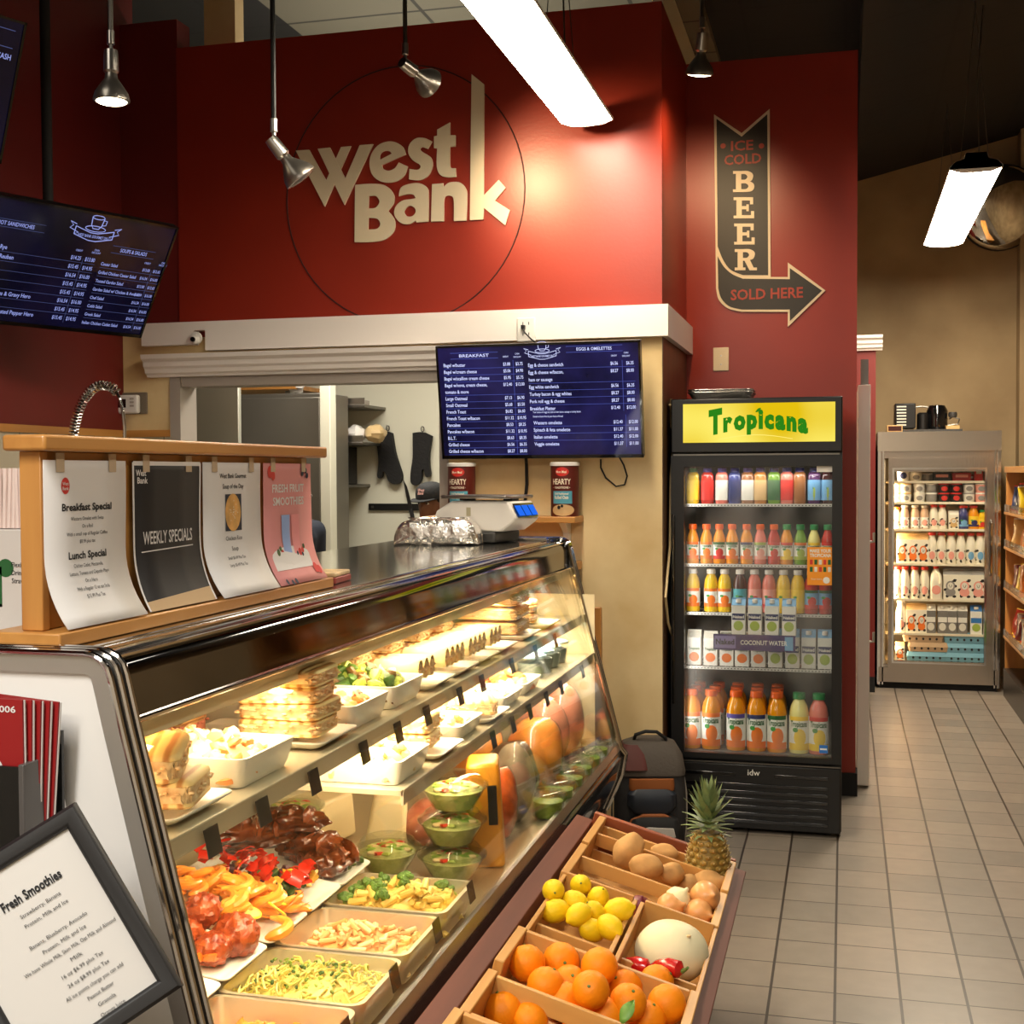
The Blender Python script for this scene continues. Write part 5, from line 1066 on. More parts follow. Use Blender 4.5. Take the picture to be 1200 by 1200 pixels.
# salad bowls
def mkbowl(label):
    t = T('salad_bowl', label, 'salad bowl', group='clear lidded salad bowls')
    MB().lathe([(0, .0), (.05, 0), (.056, .006), (.082, .05), (.092, .066), (.097, .068), (.097, .071), (.090, .070), (.080, .05), (.054, .009), (0, .005)], 32).build('bowl', plastic_clear, t)
    MB().lathe([(.098, .0715), (.098, .076), (.086, .080), (.075, .098), (.06, .104), (0, .106)], 32).build('lid', plastic_clear, t)
    m = MB(); m.lathe([(0, .007), (.052, .009), (.076, .046), (.082, .06), (.06, .072), (0, .080)], 20); m.build('salad_filling', mat('shredded_salad', (168, 178, 92), .5, noise=(28, 0), c2=(214, 206, 140), bump=(40, .8)), t)
    m = MB(); q = random.Random(5)
    for k in range(26):
        m.m = k % 4; a, e = q.uniform(0, 6.28), q.uniform(0, .066); m.ell((e*math.cos(a), e*math.sin(a), .079-e*.15), (.016, .012, .006), 8, 6, .2, 2, k)
    m.build('salad_topping', [lettuce, avo, tomato, chick], t); return t
SB = Kind(mkbowl)
for x, y, z, lb in ((-1.06, 3.40, 0, 'bottom clear salad bowl of the stack beside the orange cheese block'), (-1.06, 3.40, .098, 'middle clear salad bowl of the stack beside the orange cheese block'), (-1.055, 3.40, .196, 'top clear salad bowl of the stack beside the orange cheese block'), (-1.26, 3.42, 0, 'clear salad bowl standing behind the rigatoni pan'), (-1.55, 3.42, 0, 'clear salad bowl behind the glazed ribs'), (-1.56, 3.43, .098, 'clear salad bowl stacked highest behind the glazed ribs')): SB.put((x, y, ZD+z), lb)
def block(name, label, cat, m_, loc, rot, w, d, h, tap=.9, bev=.012, wrapm=None):
    t = T(name, label, cat, loc, rot); MB().hexa([(-w/2, -d/2, 0), (w/2, -d/2, 0), (w/2, d/2, 0), (-w/2, d/2, 0), (-w/2*tap, -d/2*tap, h), (w/2*tap, -d/2*tap, h), (w/2*tap, d/2*tap, h), (-w/2*tap, d/2*tap, h)]).build('block', m_, t, bevel=bev, seg=3)
    if wrapm:
        m = MB(); m.bx(w*.12, w*.36, -d/2-.004, -d/2-.0005, h*.42, h*.80); m.build('black_label', wrapm, t, smooth=False)
    return t
och = mat('orange_cheddar', (232, 152, 34), .42, noise=(6, .08), coat=.2)
block('cheddar_block', 'tall orange cheddar block with a black label beside the salad bowls', 'cheese', och, (-1.015, 3.60, ZD), (0, -.04, .25), .11, .17, .30, .86, .012, tagm)
block('white_cheese_block', 'pale white cheese wedge standing behind the salad bowls', 'cheese', mat('white_cheese_block', (236, 214, 166), .45), (-1.34, 3.62, ZD), (0, .1, .3), .13, .16, .17, .75)
block('swiss_block', 'second pale cheese block in the shade behind the white wedge', 'cheese', mat('white_cheese_block', (236, 214, 166), .45), (-1.58, 3.68, ZD), (0, 0, -.2), .15, .2, .14, .9)
hamp = mat('pink_ham', (214, 142, 118), .3, noise=(8, .08), coat=.4); turk = mat('roast_turkey', (216, 136, 58), .35, noise=(9, .2), coat=.4); roast = mat('orange_roast', (212, 98, 30), .4, noise=(30, .3), coat=.3, bump=(40, .6)); pastr = mat('dark_crusted_meat', (86, 62, 44), .4, noise=(20, .35), coat=.3)
def joint(name, label, m_, loc, rx, rz, h, amp=.03, seed=1, band=True):
    t = T(name, label, 'cold meat', loc); m = MB(); m.ell((0, 0, h*.5), (rx, rz, h*.5), 26, 18, amp, 2, seed); m.v = [(p[0], p[1], max(p[2], .002)) for p in m.v]; m.build('meat', m_, t)
    m = MB(); m.ell((0, 0, h*.5), (rx*1.03, rz*1.03, h*.515), 26, 18, amp, 2, seed); m.v = [(p[0], p[1], max(p[2], .001)) for p in m.v]; m.build('cling_wrap', film, t); return t
joint('ham', 'pink boiled ham joint beside the end glass of the case', hamp, (-1.10, 4.98, ZD), .10, .085, .30); joint('ham', 'pink boiled ham joint second from the end glass', hamp, (-1.12, 4.72, ZD), .11, .095, .30, .03, 3); joint('turkey_breast', 'golden roast turkey breast beside the pink hams', turk, (-1.08, 4.48, ZD), .10, .095, .26, .05, 2); joint('turkey_breast', 'paler golden roast joint behind the dark crusted meat', turk, (-1.28, 4.42, ZD), .10, .10, .26, .05, 5)
joint('crusted_meat', 'dark crusted meat joint in wrinkled film beside the turkey', pastr, (-1.10, 4.24, ZD), .085, .08, .22, .10, 4); joint('wrapped_loaf', 'grey wrapped loaf standing in a clear bag near the orange roast', mat('grey_loaf', (146, 128, 106), .5, noise=(12, .2)), (-1.04, 4.02, ZD), .065, .06, .26, .05, 7); joint('orange_roast', 'bright orange crusted roast beside the cheddar block', roast, (-1.04, 3.82, ZD), .062, .07, .22, .08, 6)
joint('salami', 'pinkish sausage loaf lying behind the stacked salad bowls', mat('salami_pink', (170, 98, 74), .4, noise=(30, .2)), (-1.24, 3.74, ZD), .07, .16, .13, .03, 9)
for i in range(6): TG2.put((-.945, 4.10+.165*i, ZD), '%s clear pickle tub along the bottom front, counted past the orange roast' % ORD[i], scale=1.0)
# ================================================================== ON TOP OF THE CASE
t = T('poster_board', 'oak poster board with a wide top rail standing on the case', 'display board', (-1.27, 1.8, ZT+.001)); oz = ZT+.001
MB().bx(-.085, .052, 0, 1.14, 0, .024).build('base_plank', oak, t, bevel=.003); MB().bx(-.028, 0, .025, 1.10, .0245, .318).build('board', oak, t, bevel=.002); MB().bx(-.05, .03, .0, 1.16, .3185, .345).build('top_rail', oak, t, bevel=.005)
MB().bx(-.034, .006, .022, .042, .0245, .318).build('end_post', oakz, t, bevel=.002)
def poster(label, y0, y1, m_, draw, top=.305, curl=1.0, seed=0):
    t = T('poster', label, 'poster', (-1.266, y0, ZT)); w = y1-y0; n = 16; L = []
    def cur(k, yy=0):
        s = k/n; x = .004+.042*curl*max(0, (s-.55)/.45)**2.2+.0012*math.sin(s*6+seed)*(yy/w if w else 0); return x, top-(top-.028)*s
    for k in range(n+1): L.append([(cur(k, yy)[0], yy, cur(k, yy)[1]) for yy in (0, w*.33, w*.66, w)])
    m = MB(); m.loft(L, False, False, False); o = m.build('sheet', m_, t); s_ = o.modifiers.new('s', 'SOLIDIFY'); s_.thickness = .0012
    def lay(m):
        """wrap flat lettering drawn as (u along the sheet, v up from its foot) onto the curled sheet"""
        vv = []
        for u, v_, z in m.v:
            s = min(1, max(0, (top-v_)/(top-.028))); x, _ = cur(s*n, u); vv.append((x+.0021+z, u, v_))
        m.v = vv; m.f = [tuple(f) for f in m.f]; return m
    draw(o, w, lay)
    m = MB()
    for yy in (w*.18, w*.82): m.add([(.007, yy-.012, top-.02), (.007, yy+.012, top-.02), (.007, yy+.012, top+.012), (.007, yy-.012, top+.012)], [(0, 1, 2, 3)])
    m.build('clear_tapes', mat('tape', (196, 176, 150), .25), t, smooth=False); return t
grey_ink = mat('grey_ink', (90, 86, 84), .7); redlogo = mat('logo_red', (206, 50, 40), .6); soup = mat('soup_orange', (222, 168, 92), .5, noise=(40, .2)); slate = mat('slate_table', (40, 44, 60), .7)
def lines(lay, t, w, L, m_=ink, name='lettering'):
    m = MB()
    for txt, v_, s_, fr, bold in L: m.fit(txt, w/2, v_, s_, w*fr, bold)
    lay(m).build(name, m_, t, smooth=False)
def d1(t, w, lay):
    m = MB(); m.add([(w*.24+.012*math.cos(i*PI/10), .262+.014*math.sin(i*PI/10), 0) for i in range(20)], [tuple(range(20))]); lay(m).build('logo_disc', redlogo, t, smooth=False)
    m = MB(); m.fit('West', w*.24, .263, .008, .017, .01, .0004); m.fit('Bank', w*.24, .255, .008, .017, .01, .0004); lay(m).build('logo_lettering', paper, t, smooth=False)
    lines(lay, t, w, [('Breakfast Special', .220, .017, .60, .03), ('Lunch Special', .138, .017, .46, .03)])
    lines(lay, t, w, [('Western Omelet with Swiss', .203, .009, .40, 0), ('On a Roll', .190, .009, .13, 0), ('With a small cup of Regular Coffee', .177, .009, .50, 0), ('$8.99 plus tax', .164, .009, .19, 0), ('Chicken Cutlet, Mozzarella,', .123, .009, .36, 0), ('Lettuce, Tomato and Chipotle Mayo', .110, .009, .48, 0), ('On a Hero', .097, .009, .15, 0), ('With a Regular 12 oz can Soda', .084, .009, .40, 0), ('$15.99 Plus Tax', .071, .009, .22, 0)], ink)
def d2(t, w, lay):
    lines(lay, t, w, [('WEEKLY SPECIALS', .150, .034, .74, .012)], paper)
    m = MB(); m.add([(w*.1, .135, 0), (w*.88, .139, 0), (w*.88, .141, 0), (w*.1, .137, 0)], [(0, 1, 2, 3)]); m.fit('West', w*.11, .278, .016, .035, .02); m.fit('Bank', w*.13, .264, .016, .035, .02); lay(m).build('logo', paper, t, smooth=False)
    m = MB()
    for k in range(8):
        for j in range(4): f0, f1 = k/8, (k+1)/8; v0 = lambda f, q_: .0285+(.017+.010*f)*q_/4; m.add([(w*f0, v0(f0, j), 0), (w*f1, v0(f1, j), 0), (w*f1, v0(f1, j+1), 0), (w*f0, v0(f0, j+1), 0)], [(0, 1, 2, 3)])
    lay(m).build('torn_edge', mat('kraft_edge', (190, 160, 120), .8), t, smooth=False)
    m = MB()
    for a, b in ((-.003, .003), (w-.003, w+.003)):
        for k in range(16): c = .029+.274*k/16; d = c+.274/16; m.add([(a, c, .0002), (b, c, .0002), (b, d, .0002), (a, d, .0002)], [(0, 1, 2, 3)])
    m.add([(0, .297, .0002), (w, .297, .0002), (w, .305, .0002), (0, .305, .0002)], [(0, 1, 2, 3)])
    lay(m).build('white_border', paper, t, smooth=False)
def d3(t, w, lay):
    lines(lay, t, w, [('West Bank Gourmet', .272, .014, .46, .012), ('Soup of the Day', .250, .014, .36, .012), ('Chicken Rice', .140, .013, .28, 0), ('Soup', .118, .013, .11, 0), ('Small $5.49 Plus Tax', .100, .009, .3, 0), ('Large $6.49 Plus Tax', .085, .009, .3, 0)])
    m = MB(); m.add([(w*.36, .16, 0), (w*.64, .16, 0), (w*.64, .238, 0), (w*.36, .238, 0)], [(0, 1, 2, 3)]); lay(m).build('photo_backdrop', slate, t, smooth=False)
    m = MB(); m.add([(w*.49+w*.135*math.cos(i*PI/12), .199+.040*math.sin(i*PI/12), .0004) for i in range(24)], [tuple(range(24))]); lay(m).build('soup_bowl_picture', soup, t, smooth=False)
    m = MB(); q = random.Random(1)
    for k in range(22): a, e = q.uniform(0, 6.3), q.uniform(0, .8); x, y = w*.49+w*.11*e*math.cos(a), .199+.033*e*math.sin(a); m.add([(x-.002, y-.001, .0008), (x+.002, y-.001, .0008), (x, y+.002, .0008)], [(0, 1, 2)])
    lay(m).build('rice_flecks', ivl, t, smooth=False)
def d4(t, w, lay):
    lines(lay, t, w, [('FRESH FRUIT', .238, .026, .66, .022), ('SMOOTHIES', .208, .026, .64, .022)], paper)
    ov = lambda m, x, y, rx, ry, z=.0004: m.add([(x+rx*math.cos(i*PI/10), y+ry*math.sin(i*PI/10), z) for i in range(20)], [tuple(range(20))])
    m = MB(); ov(m, w*.46, .09, w*.38, .022); [m.add([(w*.08, .06+.006*k, .0004), (w*.84, .06+.006*k, .0004), (w*.84, .066+.006*k, .0004), (w*.08, .066+.006*k, .0004)], [(0, 1, 2, 3)]) for k in range(5)]; lay(m).build('plinth_picture', paper, t, smooth=False)
    for nm, c, x in (('blue_bottle_picture', (150, 176, 226), .42), ('pink_bottle_picture', (236, 150, 150), .62)):
        m = MB(); [m.add([(w*(x-.075-.001*k), .092+.0093*k, .0008), (w*(x+.075+.001*k), .092+.0093*k, .0008), (w*(x+.076+.001*k), .1013+.0093*k, .0008), (w*(x-.076-.001*k), .1013+.0093*k, .0008)], [(0, 1, 2, 3)]) for k in range(10)]; lay(m).build(nm, mat(nm, c, .5), t, smooth=False)
    m = MB()
    for x, y, s in ((.12, .285, .014), (.18, .276, .010), (.86, .055, .012), (.92, .05, .010), (.30, .098, .008), (.66, .096, .009), (.72, .10, .007)): ov(m, w*x, y, s, s, .001)
    lay(m).build('strawberry_picture', redlogo, t, smooth=False)
    m = MB()
    for x, y, s in ((.80, .282, .007), (.87, .288, .007), (.9, .276, .007), (.15, .035, .006), (.25, .032, .006), (.33, .034, .006), (.6, .094, .005), (.7, .09, .005)): ov(m, w*x, y, s, s, .0012)
    lay(m).build('blueberry_picture', slate, t, smooth=False)
    m = MB()
    for x, y, s in ((.22, .10, .008), (.27, .108, .006), (.75, .108, .006)): ov(m, w*x, y, s, s, .0014)
    lay(m).build('leaf_picture', herb, t, smooth=False)
poster('white breakfast and lunch special poster at the end post of the board', 1.825, 2.07, paper, d1, seed=1)
poster('black weekly specials poster taped to the oak board', 2.095, 2.345, mat('black_poster', (34, 31, 30), .6), d2, curl=.8, seed=2)
poster('white soup of the day poster taped to the oak board', 2.36, 2.625, paper, d3, curl=1.1, seed=3)
poster('pink fresh fruit smoothies poster at the end of the oak board', 2.64, 2.905, mat('pink_poster', (220, 146, 142), .7), d4, curl=1.0, seed=4)
# straw box
t = T('straw_box', 'white box of paper straws with a green drink picture, behind the board', 'box', (-1.425, 1.98, ZT+.001)); bw = mat('box_white', (206, 198, 190), .6); gr = mat('print_green', (34, 92, 44), .6)
m = MB(); w_, d_, h_ = .13, .10, .185; m.bx(-w_/2, w_/2, -d_/2, d_/2, 0, h_); m.build('carton', bw, t, bevel=.002)
m = MB()
for a, b, c, d in ((-.038, -.032, .05, .12), (.0, .006, .05, .12), (-.038, .006, .05, .055), (-.03, -.004, .06, .098)): m.rect(a, b, -d_/2-.0006, c, d)
m.disc(.014, -d_/2-.0006, .118, .016); m.tube([(-.034, -d_/2-.001, .12), (-.044, -d_/2-.001, .155)], .001, 4); m.build('drink_picture', gr, t, smooth=False)
m = MB(); m.T = Mx(((1, 0, 0, .04), (0, 0, -1, -d_/2-.0008), (0, 1, 0, 0), (0, 0, 0, 1)))
for k, tx in enumerate(('Flexible', 'Drinking', 'Straws')): m.text(tx, -.014, .120-.014*k, .012, .9, .01, 0, 0)
m.build('lettering', ink, t, smooth=False)
def mkstraw(label): return tag(MB().cyl((0, 0, 0), (0, 0, .105), .0042, n=8).build('paper_straw', mat('straw_wrap', (228, 206, 196), .6)), label, 'straw', 'paper straws in the white box')
ST = Kind(mkstraw)
for i in range(13):
    for j in range(3): ST.put((-1.425-.055+.009*i, 1.95+.025*j, ZT+.1875), 'wrapped paper straw standing in the white straw box', rot=(r.uniform(-.03, .03), r.uniform(-.03, .03), 0), group='paper straws')
t = T('tape_dispenser', 'small orange ring shaped dispenser standing by the tiled wall', 'dispenser', atY(0, 582, 3.4)); m = MB(); m.tube([(.028*math.cos(i*PI/9), 0, .028*math.sin(i*PI/9)+.012) for i in range(18)], .011, 8, True); m.build('orange_ring', mat('orange_plastic', (226, 106, 40), .4), t); MB().bx(-.045, .05, -.02, .02, -.03, -.012).build('base', black_satin, t, bevel=.004)
m = MB(); p = atY(0, 582, 3.4); tag(MB().bx(p.x-.3, p.x+.12, 3.3, 3.75, .002, p.z-.031).build('storage_cabinet', brownwood, bevel=.004), 'dark cabinet behind the straw box carrying the orange dispenser', 'cabinet')
# foil bundle, scale, little box
foil = mat('crumpled_foil', (250, 246, 240), .24, 1, bump=(22, 1.0))
t = T('foil_bundle', 'foil wrapped loaf shaped bundle lying on the steel case top', 'foil bundle', (-1.545, 4.80, ZT+.001), (0, 0, .10)); m = MB(); L = []; q = random.Random(8)
ph = [(q.uniform(20, 120), q.uniform(20, 120), q.uniform(0, 6), q.uniform(.5, 1)) for _ in range(9)]
wob = lambda x, a: sum(w_*math.sin(f1*x+5*a*(f2/60)+p_) for f1, f2, p_, w_ in ph)/9
for k in range(61):
    sx = -1+2*k/60; e = max((1-abs(sx)**6)**.5, .06); lp = rrect(.165*(.6+.4*e), .102*e, .036*e, 10)
    L.append([(sx*.168+.006*wob(i*.3, 2), y*(1+.07*wob(sx*.3+i*.021, .8)), max(.001, .051*e+z*(1+.09*wob(sx*.3, i*.4)))) for i, (y, z) in enumerate(lp)])
m.loft(L); m.build('foil_wrap', foil, t, sharp=12)
m = MB(); m.tube([(-.12+.024*k, -.02*math.sin(k), .103+.0015*math.sin(k*3)) for k in range(11)], .003, 6); m.build('folded_seam', foil, t)
sc_w = mat('scale_white', (222, 216, 208), .35)
t = T('deli_scale', 'white digital deli scale with a blue display on the case top', 'scale', (-1.42, 5.03, ZT-.027), (0, 0, math.radians(-12)))
m = MB(); m.loft([[(-.19, -.12, .075), (.135, -.12, .075), (.185, -.12, .11), (.205, -.12, .10) if 0 else (.2, -.12, .125), (.165, -.12, .195), (-.09, -.12, .195), (-.16, -.12, .155)], [(-.19, .10, .075), (.135, .10, .075), (.185, .10, .11), (.2, .10, .125), (.165, .10, .195), (-.09, .10, .195), (-.16, .10, .155)]]); m.build('housing', sc_w, t, bevel=.008)
MB().bx(-.13, .165, -.135, .115, .205, .218).build('weighing_plate', steel, t, bevel=.004)
m = MB()
for x in (-.08, .12): m.bx(x-.02, x+.02, -.03, .03, .1955, .2045)
m.build('plate_support', black_satin, t)
MB().bx(-.17, .11, -.123, .103, .03, .0745).build('base', dark_grey, t, bevel=.01)
for x in (-.12, .06):
    for y in (-.09, .07): MB().cyl((x, y, .028), (x, y, .032), .012).build('foot', black_satin, t)
m = MB(); m.T = Mx(((-.0, .42, .9, .196), (1, 0, 0, 0), (0, -.9 if 0 else .9, -.42 if 0 else .42, .16), (0, 0, 0, 1)))
m2 = MB(); dp = [(.199, -.1, .130), (.199, .085, .130), (.172, .085, .186), (.172, -.1, .186)]; m2.add([(p[0]+.003, p[1], p[2]) for p in dp], [(0, 1, 2, 3)]); m2.build('display_window', black_gloss, t, smooth=False)
for k in range(3):
    m2 = MB(); a = -.092+.06*k; m2.add([(.2045, a, .138), (.2045, a+.052, .138), (.1805, a+.052, .178), (.1805, a, .178)], [(0, 1, 2, 3)]); m2.build('blue_readout', glow('scale_blue', (40, 116, 255), .9), t, smooth=False)
m2 = MB(); dpf = [(-.02, -.1212, .135), (-.0, -.1212, .135), (0, -.1212, .17), (-.02, -.1212, .17)]
m2.add(dpf, [(0, 1, 2, 3)]); m2.build('side_badge', mat('badge_tan', (170, 160, 130), .5), t, smooth=False)
p = atZ(402, 690, ZT); t = T('sandwich_box', 'small red and white packet lying on the case top past the posters', 'packet', (-1.30, 3.08, ZT+.001), (0, 0, .1)); MB().bx(-.05, .05, -.07, .07, 0, .016).build('carton', mat('maroon_box', (150, 60, 52), .5), t, bevel=.003); MB().bx(-.048, .048, -.068, .068, .0165, .028).build('top_tray', mat('tan_food', (206, 176, 130), .5, noise=(30, .3)), t, bevel=.004)
# ================================================================== NEAR END OF THE CASE: menu rack and framed sheet
acr = mat('black_acrylic', (24, 23, 23), .25)
t = T('menu_rack', 'black acrylic rack fixed to the white end of the case', 'rack', (-1.30, YN, .03))
m = MB(); m.bx(-.14, .112, -.10, -.095, 1.03, 1.235); m.bx(-.14, .112, -.002, .001, 1.03, 1.26); m.bx(-.14, .112, -.0949, -.0021, 1.03, 1.035); m.bx(.107, .112, -.0949, -.0021, 1.03, 1.235); m.build('pocket', acr, t, smooth=False)
m = MB(); m.bx(.112, .1215, -.105, -.002, 1.0, 1.24); m.build('side_wall', mat('acrylic_edge', (86, 82, 80), .2), t, bevel=.002)
menu_red = mat('menu_red', (150, 22, 24), .5)
def mkmenu(label):
    t = T('takeout_menu', label, 'menu', group='red takeout menus in the black rack'); MB().bx(-.095, .105, -.003, 0, 0, .262).build('cover', menu_red, t, smooth=False); MB().bx(-.094, .106, .0004, .003, 0, .261).build('back_sheet', paper, t, smooth=False)
    m = MB(); m.disc(.040, -.0034, .150, .040, .046, 30); m.build('logo_disc', paper, t, smooth=False)
    m = MB(); m.T = Mx(((1, 0, 0, 0), (0, 0, -1, -.0037), (0, 1, 0, 0), (0, 0, 0, 1))); m.fit('West', .03, .158, .03, .055, .03); m.fit('Bank', .044, .130, .036, .068, .03); m.build('logo_lettering', menu_red, t, smooth=False)
    m = MB(); m.T = Mx(((1, 0, 0, 0), (0, 0, -1, -.0037), (0, 1, 0, 0), (0, 0, 0, 1))); m.fit('New York, NY 10006', .02, .245, .012, .15, .02); m.build('lettering', paper, t, smooth=False); return t
MN = Kind(mkmenu)
for i in range(5): MN.put((-1.308+.0015*i, YN-.088+.012*i, 1.0655), '%s red takeout menu in the rack, counted from the front of the pocket' % ORD[i], rot=(0, .02*i, 0), scale=1.14)
t = T('dark_leaflet', 'dark leaflet standing upright behind the red menus', 'leaflet', (-1.213, YN-.024, 1.0655)); MB().bx(0, .045, 0, .006, 0, .24).build('sheet', black_satin, t, smooth=False); MB().bx(.0, .045, -.001, -.0003, .22, .24).build('header', grey_ink, t, smooth=False)
t = T('loose_menu', 'red edged menu leaning beside the black rack on the white panel', 'menu', (-1.165, YN-.008, 1.05), (0, math.radians(-12), 0)); MB().bx(-.03, .012, -.004, 0, 0, .245).build('cover', menu_red, t, smooth=False); MB().bx(.0125, .02, -.005, .001, 0, .235).build('page_edge', paper, t, smooth=False)
# framed smoothies sheet
AX = math.radians(31); yF = 1.60
cTR = atY(88, 940, yF); W_, H_ = .24, .300; pit = math.radians(14)
nz = ((-_ray(88, 1040)).normalized()*.7+V((0, -1, .25))*.3).normalized(); h0 = V((0, 0, 1)).cross(nz).normalized(); v0 = nz.cross(h0); hx = h0*math.cos(AX)+v0*math.sin(AX); vy = nz.cross(hx)
M_ = frame_mx(cTR-hx*W_/2-vy*H_/2, hx, nz)
t = T('picture_frame', 'black framed fresh smoothies price sheet tilted against the end of the case', 'picture frame'); t.matrix_world = M_
m = MB(); bw_ = .026; rc_ = lambda k, z: [(sx*(W_/2-k), sy*(H_/2-k), z) for sx, sy in ((1, 1), (-1, 1), (-1, -1), (1, -1))]
m.loft([rc_(0, -.012), rc_(0, .003), rc_(.005, .009), rc_(bw_-.006, .009), rc_(bw_, .003), rc_(bw_, -.012)], False, False)
m.build('moulding', mat('frame_black', (30, 29, 30), .45), t, sharp=50)
MB().bx(-W_/2+.01, W_/2-.01, -H_/2+.01, H_/2-.01, -.011, -.002).build('sheet', mat('bright_paper', (214, 210, 204), .8), t, smooth=False)
m = MB()
m.fit('Fresh Smoothies', .012, .070, .019, .088, .03, .0)
for k, (tx, wd) in enumerate((('Strawberry, Banana', .07), ('Protein, Milk and Ice', .075), ('', 0), ('Banana, Blueberry, Avocado', .10), ('Protein, Milk and Ice', .075), ('We have Whole Milk, Skim Milk, Oat Milk and Almond', .16), ('Milk', .02), ('16 oz $6.99 plus Tax', .072), ('24 oz $8.99 plus Tax', .072), ('All ice points charge you can add', .1), ('Peanut Butter', .045), ('Granola', .03), ('Orange Juice', .042))):
    if tx: m.fit(tx, .013+.0012*k, .050-.0145*k, .008, wd*.86, 0, 0)
m.build('lettering', ink, t, smooth=False)
MB().bx(-.03, .03, -H_/2+.03, .03, -.06, -.0125).build('easel_back', black_matte, t)
t = T('wire_shelf', 'low steel ledge on the end of the case holding the framed sheet', 'ledge', (-1.22, YN, 0)); MB().bx(-.16, .22, -.24, .0, .82, .826).build('tray', steel_dk, t, smooth=False); MB().bx(-.16, .22, -.246, -.24, .82, .85).build('lip', steel_dk, t, smooth=False)
# ================================================================== PRODUCE STAND
TH = math.atan(.28); CT = math.cos(TH); SM = Mx.Translation((-.8, 0, .59)) @ Mx.Rotation(TH, 4, 'Y')
def uu(X): return (X+.8)/CT
def onpl(x, y, w):
    d = _ray(x, y); k = .59+w/CT-.28*.8; t_ = (k-CH)/(d.z+.28*d.x); p = V((0, 0, CH))+d*t_; return p
stand = T('produce_stand', 'mahogany stained slanted produce stand running along the front of the deli case', 'stand', (-.55, 3.0, 0))
si = Mx.Translation((.55, -3.0, 0))
def spart(m, name, mats, **k):
    m.v = [tuple(si @ V(p)) for p in m.v]; return m.build(name, mats, stand, **k)
Y0_, Y1_ = 1.95, 4.12
m = MB(); m.T = SM; m.bx(-.045, .012, Y0_, Y1_, -.10, -.032); spart(m, 'side_rail', mahog, bevel=.003)
m = MB(); m.T = SM; m.bx(.488, .528, Y0_, Y1_, -.13, -.028); spart(m, 'side_rail', mahog, bevel=.003)
m = MB(); m.T = SM; m.bx(.0125, .4875, Y1_-.022, Y1_, -.14, .0); spart(m, 'end_rail', mahogx, bevel=.003)
m = MB(); m.T = SM; m.bx(.0125, .4875, Y0_, Y0_+.022, -.14, -.02); spart(m, 'end_rail', mahogx, bevel=.003)
m = MB(); m.T = SM; m.bx(.0125, .4875, Y0_+.0225, Y1_-.0225, -.14, -.125); spart(m, 'slanted_tray', mahog)
for X in (-.80, -.45):
    for y in (2.0, 4.0): m = MB(); m.bx(X, X+.05, y, y+.05, 0, .59-.28*(X+.8)-.15); spart(m, 'leg', mahog, bevel=.003)
def crate(label, X0, X1, y0, y1, build):
    u0, u1 = uu(X0), uu(X1); t = T('wooden_crate', label, 'crate', SM @ V(((u0+u1)/2, (y0+y1)/2, -.122)), (0, TH, 0), 'pine crates on the produce stand')
    W, D = u1-u0, y1-y0
    MB().bx(-W/2+.002, W/2-.002, -D/2, D/2, 0, .010).build('floor_board', pine, t, bevel=.001)
    build(t, W, D); return t
def side(t, W, y0, y1, h=.122):
    for s in (-1, 1): x = s*(W/2-.012); MB().bx(x-.012, x+.012, y0, y1, .0105, h).build('side_board', piney, t, bevel=.003)
def slat(t, W, y, z0, z1, th=.012, nm='slat'): MB().bx(-W/2+.0245, W/2-.0245, y-th/2, y+th/2, z0, z1).build(nm, pine, t, bevel=.002)
def cA(t, W, D):
    side(t, W, -D/2, -.012, .122); side(t, W, .003, D/2, .126)
    for y in (-D/2+.19, .145): slat(t, W, y, .075, .116); slat(t, W, y, .018, .062)
    slat(t, W, D/2-.01, .06, .10)
crate('pine crate of potatoes and onions at the far end of the stand', -.768, -.327, 3.49, 4.075, cA)
def box_(div):
    def f(t, W, D):
        for s in (-1, 1): MB().bx(s*(W/2-.006)-.006, s*(W/2-.006)+.006, -D/2, D/2, .0105, .118).build('side_board', piney, t, bevel=.002)
        for y, h in ((-D/2+.006, .112), (div, .095), (D/2-.006, .128)): MB().bx(-W/2+.0125, W/2-.0125, y-.006, y+.006, .0105, h).build('cross_board', pine, t, bevel=.002)
    return f
crate('pine crate of lemons beside the deli case', -.760, -.548, 3.035, 3.485, box_(-.11)); crate('pine crate of the honeydew melon and red peppers', -.540, -.328, 3.035, 3.485, box_(-.13))
def cO(t, W, D):
    side(t, W, -D/2, -.02, .120); side(t, W, .025, D/2, .124)
    slat(t, W, D/2-.008, .03, .122, .014)
    slat(t, W, -.035, .07, .116); slat(t, W, -.035, .018, .058)
    slat(t, W, -D/2+.008, .07, .116); slat(t, W, -D/2+.008, .018, .058)
crate('pine crate of oranges in front of the lemons', -.775, -.328, 2.53, 3.03, cO)
crate('pine crate at the front end of the stand before the oranges', -.785, -.330, 1.99, 2.525, cO)
orng = mat('orange_peel', (240, 138, 8), .5, noise=(5, .08), bump=(180, .12), spec=.3); lem = mat('lemon_peel', (236, 198, 20), .5, noise=(5, .06), bump=(160, .14), spec=.3); pot = mat('potato_skin', (190, 142, 84), .75, noise=(14, .16), bump=(40, .2)); on_y = mat('onion_skin', (222, 156, 92), .4, noise=(4, .2), stretch=(6, 6, .6), coat=.2); on_w = mat('white_onion_skin', (236, 222, 176), .4, noise=(4, .06), stretch=(6, 6, .6)); hon = mat('honeydew_rind', (226, 216, 178), .5, noise=(5, .08)); chil = mat('red_chilli', (188, 22, 24), .22, noise=(8, .15), coat=.5); stemc = mat('green_stem', (96, 118, 50), .6)
